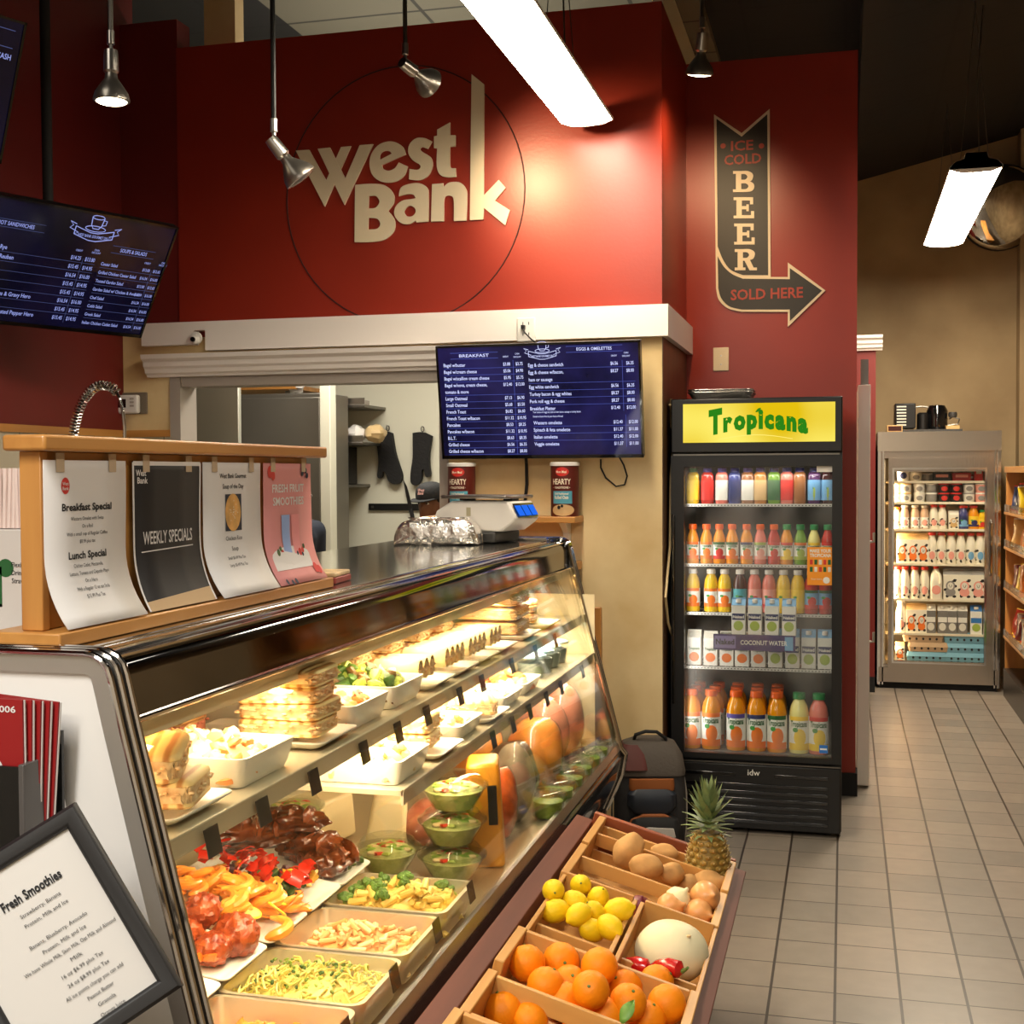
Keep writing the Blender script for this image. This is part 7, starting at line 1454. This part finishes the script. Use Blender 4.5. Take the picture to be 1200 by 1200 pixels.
for i, px in enumerate((812, 828, 843, 858, 875, 891, 907, 922, 938, 954, 970)):
    lq = ['orange', 'orange', 'orange', 'orange', 'orange', 'pink', 'red', 'orange', 'lime', 'lemon', 'red'][i]; fr = ['orange', 'orange', 'red', 'orange', 'orange', 'pink', 'red', 'yellow', 'lime', 'yellow', 'red'][i]; bd = ['orange', 'orange', 'green', 'green', 'navy', 'lime', 'red', 'red', 'orange', 'yellow', 'red'][i]
    bottle('%s capped juice bottle, %s from the brown panel on the juice cooler second shelf' % ('orange' if i < 7 else 'green', ORD[i]), (fx(px), SHY+.01, sz[1]+.0005), .190, .0305, 'juice', JU[lq], CAPS['orange' if i < 7 else 'green'], PR['white'], PR[fr], PR[bd], 'Tropicana', group=G1)
for i, px in enumerate((812, 833, 849, 867, 884, 901, 918, 935, 951, 968)):
    lq = ['yellow', 'yellow', 'yellow', 'dark', 'pink', 'pink', 'yellow', 'yellow', 'red', 'red'][i]
    bottle('%s white capped bottle, %s from the brown panel on the juice cooler third shelf' % ({'yellow': 'yellow', 'dark': 'dark', 'pink': 'pink', 'red': 'red'}[lq], ORD[i]), (fx(px), SHY+.02, sz[2]+.0005), .205, .0335, 'wide', JU[lq], CAPS['white'], PR[['orange', 'white', 'white', 'teal', 'pink', 'pink', 'yellow', 'yellow', 'sky', 'sky'][i]] if i else PR['white'], PR[['orange', 'orange', 'orange', 'green', 'red', 'red', 'yellow', 'yellow', 'red', 'red'][i]], PR['green'] if i > 7 else PR['orange'] if i < 3 else None, group=G1)
for i, px in enumerate((814, 833, 852, 870, 889)): carton('orange juice carton, %s from the brown panel on the juice cooler fourth shelf' % ORD[i], (fx(px), SHY+.02, sz[3]+.0005), .066, .066, .165 if i else .17, PR['white'], PR['pale'], PR['orange'], None, True, None, 'Tropicana', group=G1)
for i, px in enumerate((909, 929, 948, 967)): carton('%s coconut water carton past the orange cartons on the juice cooler fourth shelf' % ORD[i], (fx(px), SHY+.02, sz[3]+.0005), .066, .066, .185, PR['white'], PR['sky'], PR['lime'], PR['navy'], True, CAPS['white'], 'Naked', group=G1)
# clear riser shelf with the coconut water strip and four more cartons
zt = atY(884, 744, FY+.02).z; xa, xb = atY(836, 750, FY+.02).x, atY(932, 750, FY+.02).x
t = T('shelf_strip_sign', 'purple NAKED COCONUT WATER strip across the fourth shelf of the juice cooler', 'sign', ((xa+xb)/2, FY+.0205, zt)); hw = (xb-xa)/2
MB().bx(-hw, hw, -.003, 0, -.075, 0).build('strip', mat('strip_purple', (62, 44, 104), .4), t, smooth=False)
MB().bx(-hw+.03, hw, .0005, .09, -.006, -.001).build('riser_tray', plastic_clear, t, smooth=False)
m = MB(); m.T = Mx(((1, 0, 0, 0), (0, 0, -1, -.0035), (0, 1, 0, 0), (0, 0, 0, 1))); m.fit('COCONUT WATER', .045, -.047, .030, .215, .02); m.build('lettering', PR['white'], t, smooth=False)
m = MB(); m.bx(-hw+.006, -hw+.105, -.0036, -.0031, -.066, -.008); m.build('logo_plate', mat('lilac_plate', (136, 122, 176), .5), t, smooth=False)
m = MB(); m.T = Mx(((1, 0, 0, 0), (0, 0, -1, -.0042), (0, 1, 0, 0), (0, 0, 0, 1))); m.fit('Naked', -hw+.055, -.048, .036, .085, .03); m.build('logo_lettering', PR['black'], t, smooth=False)
m = MB(); m.rect(hw-.048, hw-.01, -.0034, -.07, -.006); m.build('carton_picture', PR['sky'], t, smooth=False)
for i, px in enumerate((866, 885, 905, 925)): carton('coconut water carton standing above the purple strip, %s of four from the brown panel' % ORD[i], (fx(px, FY+.056), FY+.056, zt-.0005), .064, .058, .172, PR['white'], PR['sky'], PR['lime'], PR['navy'], True, CAPS['white'], 'Naked', group=G1)
for row in range(3):
    for i, px in enumerate((811, 834, 863, 887, 911, 937, 960)):
        if row and (i > 4 and row > 0): continue
        cp_ = 'orange' if i < 5 else 'green'; bottle(('large %s capped front bottle, %s from the brown panel on the cooler floor' % (cp_, ORD[i])) if row == 0 else 'large juice bottle in the %s row behind the %s front bottle on the cooler floor' % (('', 'middle', 'back')[row], ORD[i]), (fx(px)+(.008*row if i < 2 else -.004*row), SHY-.005+.112*row, .3635), .285, .047, 'wide', JU['orange'] if i < 5 else JU['lemon'] if i == 5 else JU['pink'], CAPS[cp_], PR['white'], PR['orange'] if i < 5 else PR['yellow'], PR[['orange', 'orange', 'purple', 'navy', 'green', 'yellow', 'red'][i]], 'Tropicana', .06, .62, group=G1)
# things stuck on the cooler door
gy = FY-.0015
def stick(name, label, px0, py0, px1, py1, m_, cat='sticker'):
    a, b = atY(px0, py0, gy), atY(px1, py1, gy); t = T(name, label, cat, ((a.x+b.x)/2, gy, (a.z+b.z)/2)); w_, h_ = (b.x-a.x)/2, (a.z-b.z)/2
    MB().bx(-w_, w_, -.001, 0, -h_, h_).build('sheet', m_, t, smooth=False); return t, w_, h_
t, w_, h_ = stick('promo_sticker', 'orange MAKE YOUR TROPICANA sticker on the juice cooler glass', 946, 641, 977, 686, mat('sticker_orange', (238, 150, 30), .5))
m = MB(); m.T = Mx(((1, 0, 0, 0), (0, 0, -1, -.0015), (0, 1, 0, 0), (0, 0, 0, 1))); m.fit('MAKE YOUR', 0, h_*.72, .022, w_*1.6, .03); m.fit('TROPICANA', 0, h_*.48, .022, w_*1.6, .03); m.fit('Scan here', -w_*.3, -h_*.72, .012, w_*.8); m.T = None; m.build('lettering', PR['white'], t, smooth=False)
for nm, c, k0 in (('red_picture', PR['red'], 0), ('green_picture', PR['green'], 1), ('pale_picture', PR['pale'], 2)):
    m = MB()
    for i in range(5):
        for j in range(2):
            if (i+j) % 3 == k0: m.rect(-w_*.8+i*w_*.34, -w_*.8+i*w_*.34+w_*.22, -.0014, h_*(.08-.38*j), h_*(.34-.38*j))
    m.build(nm, c, t, smooth=False)
m = MB(); m.disc(w_*.45, -.0016, -h_*.74, w_*.26); m.build('disc', PR['white'], t, smooth=False)
t, w_, h_ = stick('door_label', 'blank white label at the top of the juice cooler glass', 957, 541, 976, 553, PR['white'])
t, w_, h_ = stick('energy_label', 'small blue and white energy label at the foot of the juice cooler glass', 960, 873, 970, 883, mat('energy_blue', (40, 110, 190), .5)); m = MB(); m.rect(-w_*.8, w_*.8, -.0014, -h_*.2, h_*.2); m.build('white_bar', PR['white'], t, smooth=False)
m = MB(); m.ell((0, 0, 0), (.07, .06, .05), 18, 12, .2, 3, 2); tag(m.build('plastic_bag', mat('milky_bag', (206, 204, 198), .5), loc=(fx(944, SHY+.2), SHY+.25, .69)), 'crumpled white bag behind the lemonade bottles on the cooler floor', 'bag')
o = bpy.data.objects['plastic_bag.001']; o.location.z = .363+.05; 
# foil trays on top
a, b = atY(806, 464, FY+.12), atY(882, 464, FY+.12)
alu = mat('aluminium_tray', (196, 190, 182), .25, 1)
for k, (dz, lb) in enumerate(((0, 'lower of two foil trays on top of the juice cooler'), (.012, 'upper of two foil trays on top of the juice cooler'))):
    t = T('foil_tray', lb, 'tray', ((a.x+b.x)/2, FY+.24, FZ+.001+dz), group='foil trays on the cooler'); w_ = (b.x-a.x)/2
    m = MB()
    def rg(kx, z, cr=0): return [(x*(1+(cr if i % 2 else 0)), y*(1+(cr if i % 2 else 0)), z) for i, (x, y) in enumerate(rrect(2*w_*kx, .26*kx, .04, 14))]
    m.loft([rg(.86, 0), rg(.9, .012, .015), rg(.97, .034, .015)], True, False); m.build('crimped_wall', alu, t, sharp=20); m = MB(); m.tube([tuple(q) for q in rg(1.0, .036)], .004, 6, True); m.build('rolled_rim', alu, t)
# ================================================================== DAIRY COOLER
DX0, DX1, DY, DZ = .255, 1.160, 10.40, 2.005
dc = T('dairy_cooler', 'stainless glass door dairy cooler at the far end of the aisle', 'cooler', ((DX0+DX1)/2, DY, 0)); dcx = (DX0+DX1)/2; ci3 = Mx.Translation((-dcx, -DY, 0))
def dpart(m, name, mats, par=None, **k): m.v = [tuple(ci3 @ V(p)) for p in m.v]; return m.build(name, mats, par or dc, **k)
gx0, gx1, gz0, gz1 = .378, 1.040, .225, 1.695
ssm = mat('cooler_stainless', (182, 172, 160), .24, 1, bump=(90, .04), stretch=(1, 1, .05))
m = MB(); m.bx(DX0, DX0+.05, DY+.01, DY+.70, .05, DZ); m.bx(DX1-.05, DX1, DY+.01, DY+.70, .05, DZ); m.bx(DX0+.05, DX1-.05, DY+.66, DY+.70, .05, DZ); m.bx(DX0+.05, DX1-.05, DY+.01, DY+.66, 1.80, DZ); m.bx(DX0+.05, DX1-.05, DY+.01, DY+.66, .05, .19); dpart(m, 'cabinet', ssm, smooth=False)
m = MB(); lw = mat('dairy_liner', (220, 206, 176), .4); m.bx(DX0+.0505, DX0+.056, DY+.03, DY+.655, .19, 1.80); m.bx(DX1-.056, DX1-.0505, DY+.03, DY+.655, .19, 1.80); m.bx(DX0+.0565, DX1-.0565, DY+.65, DY+.656, .19, 1.80); dpart(m, 'liner', lw, smooth=False)
m = MB(); m.bx(DX0-.002, DX1+.002, DY-.006, DY+.0095, 1.855, DZ); dpart(m, 'top_panel', mat('polished_steel_panel', (206, 196, 184), .12, .9), smooth=False)
m = MB(); m.bx(DX0, DX0+.022, DY-.01, DY+.0095, .03, 1.854); m.bx(DX1-.022, DX1, DY-.01, DY+.0095, .03, 1.854)
for x in (DX0+.035, DX1-.045): m.bx(x, x+.010, DY-.012, DY+.009, .03, 1.854)
dpart(m, 'chrome_edge', chrome, smooth=False)
m = MB(); f = DY-.03
for (x0, x1, z0, z1) in ((.335, .377, .17, 1.80), (1.041, 1.105, .17, 1.80), (.3775, 1.0405, gz1, 1.80), (.3775, 1.0405, .17, gz0)): m.bx(x0, x1, f, f+.045, z0, z1)
dfm = dpart(m, 'door_frame', ssm, smooth=False)
m = MB()
for (x0, x1, z0, z1) in ((.362, .377, gz0-.02, gz1+.03), (1.041, 1.056, gz0-.02, gz1+.03), (.377, 1.041, gz1+.015, gz1+.03), (.377, 1.041, gz0-.02, gz0-.008)): m.bx(x0, x1, f-.010, f-.0005, z0, z1)
dpart(m, 'inner_bead', chrome, dfm, smooth=False)
m = MB(); m.bx(gx0, gx1, f+.02, f+.028, gz0, gz1); dpart(m, 'door_glass', door_glass2, dfm, smooth=False)
m = MB(); m.tube([(1.085, f, .9), (1.085, f-.05, .92), (1.085, f-.05, 1.3), (1.085, f, 1.32)], .010); dpart(m, 'door_handle', chrome, dfm)
m = MB(); m.bx(DX0+.01, DX1-.01, DY-.012, DY+.01, .052, .168); dpart(m, 'kick_panel', ssm, smooth=False)
m = MB(); m.bx(DX0+.02, DX1-.02, DY+.02, DY+.6, 0, .049); dpart(m, 'plinth', black_matte, smooth=False)
m = MB(); m.cyl((.352, DY+.045, .3), (.352, DY+.045, 1.7), .008); dpart(m, 'tube_light', glow('dairy_tube_glow', (255, 196, 116), 9))
DSY = DY+.10
dz_ = [atY(1100, y, DSY).z for y in (564, 588.5, 620, 660.5, 702, 742)]
m = MB()
for z in dz_: m.bx(.32, 1.10, DSY-.05, DY+.63, z-.010, z); m.bx(.32, 1.10, DSY-.056, DSY-.05, z-.014, z+.004)
dpart(m, 'shelf', mat('shelf_cream', (230, 220, 196), .4), smooth=False)
dx = lambda px: atY(px, 650, DSY).x
DN = ('top shelf', 'second shelf', 'third shelf', 'fourth shelf', 'fifth shelf', 'sixth shelf'); DC = 'of the dairy cooler'; G2 = 'groceries in the dairy cooler'
milk = mat('milk_white', (236, 230, 212), .35); cream_b = mat('latte_bottle', (206, 170, 140), .4); jugm = milk
_tk = {}
def dtub(label, loc, r_, h, m1, m2, pr):
    key = (r_, h, m1.name, m2.name, pr.name)
    if key not in _tk:
        def fn(lb):
            t = T('food_tub', lb, 'tub'); MB().lathe([(0, 0), (r_*.82, 0), (r_*.84, .002), (r_*.97, h*.86), (0, h*.86)], 20).build('tub', m1, t); MB().lathe([(0, h*.861), (r_, h*.861), (r_, h*.97), (r_*.95, h), (0, h)], 20).build('lid', m2, t); m = MB(); m.patch(r_*.955, h*.45, h*.26, 0, .6); m.build('print', pr, t); return t
        _tk[key] = Kind(fn)
    return _tk[key].put(loc, label, group=G2)
z = dz_[0]+.0005
dtub('navy and white tub, first item on the top shelf %s' % DC, (dx(1058), DSY, z), .05, .10, PR['white'], PR['navy'], PR['navy']); dtub('lower white tub of the pair on the dairy cooler top shelf', (dx(1073), DSY, z), .048, .07, milk, PR['pale'], PR['grey']); dtub('upper white tub of the pair on the dairy cooler top shelf', (dx(1073), DSY, z+.0705), .048, .07, milk, PR['pale'], PR['grey'])
dtub('clear looking pale tub behind the dark boxes on the dairy cooler top shelf', (dx(1087), DSY+.03, z), .045, .06, PR['grey'], PR['pale'], PR['grey'])
def dbox(label, px, w_, d_, h, m_, pr, dy=0, zz=0):
    t = T('food_box', label, 'box', (dx(px), DSY+dy, z+zz), group=G2); MB().bx(-w_/2, w_/2, -d_/2, d_/2, 0, h).build('carton', m_, t, bevel=.002); m = MB(); m.rect(-w_*.34, w_*.34, -d_/2-.001, h*.45, h*.78); m.build('print', pr, t, smooth=False)
dbox('dark box with a pale band on the dairy cooler top shelf', 1103, .135, .08, .068, PR['black'], PR['pink']); dbox('red box with a pale band on the dairy cooler top shelf', 1126, .135, .08, .066, mat('box_red', (170, 32, 28), .5), PR['pink']); dbox('tall red and white carton at the end of the dairy cooler top shelf', 1146, .06, .07, .125, PR['red'], PR['white']); dbox('second red box stacked low behind the tall carton', 1137, .05, .07, .05, mat('box_red', (170, 32, 28), .5), PR['white'], .05)
z = dz_[1]+.0005
for i, (px, c, l) in enumerate(((1051, 'pale', 'tan'), (1061, 'pale', 'tan'), (1077, 'white', 'pale'), (1091, 'grey', 'white'), (1106, 'black', 'red'), (1120, 'black', 'red'), (1135, 'white', 'grey'), (1149, 'pink', 'white'))):
    for j in range(2): dtub('%s yogurt pot of pair %s on the second shelf of the dairy cooler' % (('lower', 'upper')[j], ORD[i]), (dx(px), DSY, z+.073*j), .045 if i else .03, .0725, PR[c], PR[l], PR['grey' if c != 'black' else 'red'])
z = dz_[2]+.0005
for i, (px, lq, cp_, h) in enumerate(((1050, milk, 'orange', .17), (1060, cream_b, 'white', .185), (1072, cream_b, 'white', .185), (1083, cream_b, 'white', .185), (1094, milk, 'red', .19), (1104, milk, 'red', .19))): bottle('%s cow spotted bottle, %s from the red wall on the dairy cooler third shelf' % ('cream' if lq is milk else 'tan', ORD[i]), (dx(px), DSY, z), h, .034, 'milk', milk if lq is milk else lq, CAPS[cp_], None if lq is milk else PR['white'], None, name='milk_bottle', group=G2, spots=True, z0=.05, z1=.5)
carton('small cow spotted carton on the third shelf before the blue bottle', (dx(1117), DSY, z), .075, .07, .145, milk, PR['pale'], PR['tan'], None, True, None, None, 'milk_carton', group=G2, cow=True)
bottle('blue creamer bottle with red cap on the dairy cooler third shelf', (dx(1128.5), DSY, z), .185, .04, 'milk', JU['blue'], CAPS['red'], PR['navy'], PR['sky'], name='creamer_bottle', group=G2); bottle('orange creamer bottle with red cap on the dairy cooler third shelf', (dx(1140.5), DSY, z), .185, .04, 'milk', JU['orange'], CAPS['red'], PR['yellow'], PR['navy'], name='creamer_bottle', group=G2); bottle('yellow creamer bottle at the end of the dairy cooler third shelf', (dx(1150.5), DSY, z), .15, .03, 'milk', JU['yellow'], CAPS['green'], PR['yellow'], PR['red'], name='creamer_bottle', group=G2)
z = dz_[3]+.0005
for i, px in enumerate((1057, 1069.5, 1081.5)): carton('orange ringed cow carton, %s of three on the fourth shelf of the dairy cooler' % ORD[i], (dx(px), DSY, z), .081, .08, .235, milk, PR['tan'], PR['orange'], None, True, None, None, 'milk_carton', group=G2, cow=True)
for i, px in enumerate((1092, 1103, 1114.5, 1126, 1137.5, 1148.5)): bottle('tall white milk bottle with red cap, %s past the ringed cartons on the fourth shelf' % ORD[i], (dx(px), DSY, z), .245, .037, 'milk', milk, CAPS['red'], None, PR['pink'] if i < 4 else PR['sky'], name='milk_bottle', group=G2, spots=True)
z = dz_[4]+.0005
for i, px in enumerate((1051, 1060.5, 1072, 1083.5)): bottle('white milk bottle, %s from the red wall on the dairy cooler fifth shelf' % ORD[i], (dx(px), DSY, z), .252, .037, 'milk', milk, CAPS['red'], None, PR['pink'], name='milk_bottle', group=G2, spots=True)
t = T('milk_jug', 'half gallon milk jug with a handle on the fifth shelf of the dairy cooler', 'jug', (dx(1097), DSY, z), group=G2); m = MB(); m.loft([[(x, y, zz) for x, y in rrect(w_, w_, r_, 4)] for w_, r_, zz in ((.085, .02, 0), (.09, .02, .01), (.09, .02, .14), (.08, .025, .19), (.045, .02, .225), (.036, .016, .24))]); m.build('jug_body', milk, t); m = MB(); m.tube([(.0, -.03, .215), (.02, -.047, .2), (.03, -.05, .165), (.03, -.046, .125)], .008); m.build('handle', milk, t); m = MB(); m.lathe([(0, .238), (.022, .238), (.022, .256), (0, .258)], 16); m.build('cap', CAPS['red'], t); m = MB(); m.disc(0, -.0462, .075, .034, .036); m.build('front_print', PR['pink'], t, smooth=False)
for i, px in enumerate((1113.5, 1130, 1146)): carton('brown ringed cow carton, %s of three on the fifth shelf of the dairy cooler' % ORD[i], (dx(px), DSY, z), .105, .09, .245, milk, PR['grey'], PR['grey'] if i == 0 else PR['pink'], None, True, None, None, 'milk_carton', group=G2, cow=True)
z = dz_[5]+.0005
bottle('milk bottle standing first on the sixth shelf of the dairy cooler', (dx(1056), DSY, z), .252, .04, 'milk', milk, CAPS['white'], None, PR['pink'], name='milk_bottle', group=G2, spots=True)
for i, px in enumerate((1068, 1080)): carton('orange ringed cow carton, %s of two on the sixth shelf of the dairy cooler' % ORD[i], (dx(px), DSY, z), .078, .08, .23, milk, PR['tan'], PR['orange'], None, True, None, None, 'milk_carton', group=G2, cow=True)
gcar = mat('grey_carton', (120, 116, 112), .5)
for i, px in enumerate((1091, 1104.5, 1116, 1128)): carton('grey carton, %s of four on the sixth shelf of the dairy cooler' % ORD[i], (dx(px), DSY, z), .072, .07, .225, gcar, PR['pale'], PR['pale'], PR['white'], True, CAPS['white'], None, 'milk_carton', group=G2)
carton('blue and white carton at the end of the sixth shelf of the dairy cooler', (dx(1144), DSY, z), .085, .08, .225, PR['white'], mat('carton_blue', (50, 120, 190), .5), PR['lime'], mat('carton_blue', (50, 120, 190), .5), True, CAPS['white'], None, 'milk_carton', group=G2)
eb = mat('beige_egg_box', (196, 164, 128), .8, bump=(60, .4)); bb = mat('blue_egg_box', (120, 176, 200), .6)
def mkegg(m_):
    def fn(label):
        t = T('egg_box', label, 'egg box', group='egg boxes on the dairy cooler floor'); m = MB(); m.loft([[(x, y, zz) for x, y in rrect(w_, d_, .012, 3)] for w_, d_, zz in ((.285, .09, 0), (.30, .10, .036))]); m.build('tray', m_, t); m = MB(); m.loft([[(x, y, zz) for x, y in rrect(w_, d_, .012, 3)] for w_, d_, zz in ((.305, .105, .0365), (.300, .10, .043), (.285, .085, .07), (.26, .07, .073))]); m.build('lid', m_, t); m = MB()
        for k in range(5): m.disc(-.1+.05*k, -.0515, .026, .009, .010, 10)
        m.build('notch', PR['black'], t, smooth=False); return t
    return Kind(fn)
EB, BB = mkegg(eb), mkegg(bb); z = .1905
EZ = .215
m = MB(); m.bx(.32, 1.10, DSY-.06, DY+.63, .1905, EZ); dpart(m, 'floor_shelf', lw, smooth=False)
BB.put((dx(1086), DSY, EZ+.0005), 'blue egg box at the bottom under the beige ones'); EB.put((dx(1088), DSY, EZ+.074), 'lower beige egg box on the dairy cooler floor'); EB.put((dx(1082), DSY+.005, EZ+.1475), 'upper beige egg box on the dairy cooler floor'); BB.put((dx(1131), DSY-.0, EZ+.0005), 'bottom blue egg box of the blue stack'); BB.put((dx(1131), DSY+.003, EZ+.074), 'middle blue egg box of the blue stack'); BB.put((dx(1130), DSY+.004, EZ+.1475), 'top blue egg box of the blue stack')
carton('small cow carton beside the egg boxes on the dairy cooler floor', (dx(1055), DSY-.0, EZ+.0005), .07, .07, .14, milk, PR['tan'], PR['orange'], None, True, None, None, 'milk_carton', group=G2, cow=True)
a, b = atY(1142, 538, f), atY(1154, 546, f); tag(MB().bx(a.x, b.x, f+.0165, f+.0195, b.z, a.z).build('door_label', PR['white'], smooth=False), 'blank white label at the top of the dairy cooler glass', 'sticker')
# small red display and machinery on top
t = T('compressor_unit', 'black compressor with a grille, cylinders and pipes on top of the dairy cooler', 'compressor', (0, DY+.25, DZ+.001)); c0 = lambda px: atY(px, 500, DY+.25).x
m = MB(); m.bx(c0(1048), c0(1072), -.14, .14, .03, .225); m.build('fan_box', black_satin, t, bevel=.006); m = MB()
for k in range(7): m.bx(c0(1050), c0(1061), -.146, -.1405, .05+.024*k, .060+.024*k)
m.build('grille', PR['pale'], t, smooth=False)
m = MB(); m.lathe([(0, 0.02), (.075, .02), (.08, .04), (.08, .17), (.06, .21), (.0, .22)], 24, c=(c0(1098), 0, 0)); m.build('compressor_dome', black_gloss, t); m = MB(); m.lathe([(0, .02), (.045, .02), (.045, .14), (.03, .155), (0, .155)], 20, c=(c0(1081), -.03, 0)); m.build('receiver_can', black_satin, t); m = MB(); m.tube([(c0(1072), 0, .2), (c0(1080), 0, .205), (c0(1086), 0, .2), (c0(1090), 0, .19)], .007); m.tube([(c0(1110), -.02, .05), (c0(1122), -.02, .06), (c0(1124), -.02, .1), (c0(1116), -.02, .12), (c0(1112), -.02, .1)], .006); m.build('pipe', steel_dk, t); m = MB(); m.lathe([(0, -.02), (.03, -.02), (.034, 0), (.03, .02), (0, .02)], 18, c=(c0(1116), -.03, .135)); m.build('gauge', dark_grey, t); m = MB(); m.bx(c0(1108), c0(1124), -.05, .1, .0, .05); m.build('bracket_block', PR['tan'], t, bevel=.003); m = MB(); m.bx(c0(1046), c0(1126), -.15, .15, 0, .0195); m.build('base_plate', dark_grey, t)
t = T('digital_readout', 'small box with a dark red readout beside the compressor', 'readout', (atY(1049, 500, DY+.05).x, DY+.05, DZ+.001)); MB().bx(-.06, .055, -.02, .03, 0, .052).build('casing', PR['tan'], t, bevel=.003); MB().bx(-.052, .047, -.023, -.0205, .008, .044).build('window', mat('readout_dark', (60, 20, 16), .3), t, smooth=False)
# ================================================================== SNACK SHELVES
GX = 1.170
sn_ = T('snack_gondola', 'honey wood snack shelf unit along the far aisle beside the dairy cooler', 'shelf unit', (GX, 9.3, 0)); ci4 = Mx.Translation((-GX, -9.3, 0))
def npart(m, name, mats, **k): m.v = [tuple(ci4 @ V(p)) for p in m.v]; return m.build(name, mats, sn_, **k)
gz = [atX(1188, y, GX).z for y in (602, 645, 696, 756)]; gtop = atX(1188, 549, GX).z; ye = 10.28; ys = 7.55
m = MB(); m.bx(GX+.012, GX+.46, ye-.03, ye, .02, gtop-.03); npart(m, 'end_board', oakz, smooth=False); m = MB(); m.bx(GX+.44, GX+.46, ys, ye-.0305, .02, gtop-.03); npart(m, 'back_board', oakz, smooth=False); m = MB(); m.bx(GX+.0, GX+.46, ys, ye, gtop-.0295, gtop+.015); npart(m, 'top_board', oak, bevel=.003)
for z in gz:
    m = MB(); m.bx(GX-.005, GX+.4395, ys, ye-.0305, z-.020, z); npart(m, 'shelf_board', oak, bevel=.003); m = MB(); m.bx(GX-.004, GX-.001, ys, ye-.05, z+.0005, z+.055); npart(m, 'clear_lip', plastic_clear, smooth=False)
m = MB(); m.bx(GX+.0, GX+.43, ys, ye-.031, .0, gz[3]-.25); npart(m, 'base_cabinet', mat('base_dark_steel', (70, 64, 58), .35, .6), smooth=False)
BAGC = {}
def mkbag(c, c2):
    def fn(label):
        t = T('snack_bag', label, 'snack bag', group='snack bags on the wooden shelves'); m = MB(); L = []
        for j in range(9):
            v = j/8; th = .048*math.sin(PI*v)**.9+.002; wd = .080-.014*math.sin(PI*v); L.append([(-.0, 0, 0)]*0+[(th*math.cos(a)*-1, wd*math.sin(a) if True else 0, .2*v) for a in [2*PI*k/14 for k in range(14)]])
        m.loft(L); m.build('bag', c, t); m = MB(); m.bx(-.003, .003, -.074, .074, -.004, .010); m.bx(-.003, .003, -.074, .074, .19, .206); m.build('seal', c2, t, smooth=False); m = MB(); m.ell((-.026, 0, .1), (.017, .042, .05), 14, 10); m.build('front_print', c2, t); return t
    return Kind(fn)
bm = lambda n, c: mat('bag_'+n, c, .3, noise=(14, .12), coat=.4)
BC = {'blue': (bm('blue', (46, 70, 130)), PR['red']), 'yellow': (bm('yellow', (216, 186, 40)), PR['white']), 'orange': (bm('orange', (210, 116, 40)), PR['yellow']), 'tan': (bm('tan', (206, 170, 110)), PR['white']), 'red': (bm('red', (176, 34, 28)), PR['yellow']), 'maroon': (bm('maroon', (110, 30, 40)), PR['tan']), 'white': (bm('white', (214, 206, 190)), PR['orange']), 'dark': (bm('dark', (46, 40, 44)), PR['red']), 'green': (bm('green', (110, 190, 50)), PR['yellow'])}
BK = {k: mkbag(*v) for k, v in BC.items()}
plan = [(gz[0], 'blue blue dark yellow yellow green blue red'.split(), 'top'), (gz[1], 'white tan orange tan orange tan white orange'.split(), 'second'), (gz[2], 'white maroon yellow orange yellow maroon tan yellow'.split(), 'third'), (gz[3], 'red red maroon blue white red red blue'.split(), 'lowest')]
for z, cs, nm in plan:
    for i, c in enumerate((cs*3)[:16]): BK[c].put((GX+.090+.02*r.random(), ye-.13-.165*i, z+.0055), '%s snack bag, %s along the %s shelf from the dairy cooler end' % (c, ORD[i], nm), rot=(r.uniform(-.12, .12), .18+r.uniform(-.1, .2), .75+r.uniform(-.4, .4)), scale=(1.2, r.uniform(1.0, 1.3), r.uniform(.85, 1.12)))
def mkgb(label):
    t = T('green_bottle', label, 'bottle', group='bright green bottles at the foot of the snack shelves'); MB().lathe([(0, 0), (.032, 0), (.036, .01), (.036, .09), (.028, .12), (.013, .14), (.013, .15), (0, .15)], 18).build('bottle_body', mat('bright_green', (120, 214, 40), .3, coat=.4), t); MB().lathe([(0, .15), (.016, .15), (.016, .168), (0, .169)], 14).build('cap', mat('bright_green_cap', (90, 190, 40), .4), t); return t
GB = Kind(mkgb); zb = gz[3]-.25
for i in range(4): GB.put((GX+.06, 8.95-.1*i, zb+.0005), 'bright green bottle at the foot of the snack shelves, %s from the dairy cooler' % ORD[i])
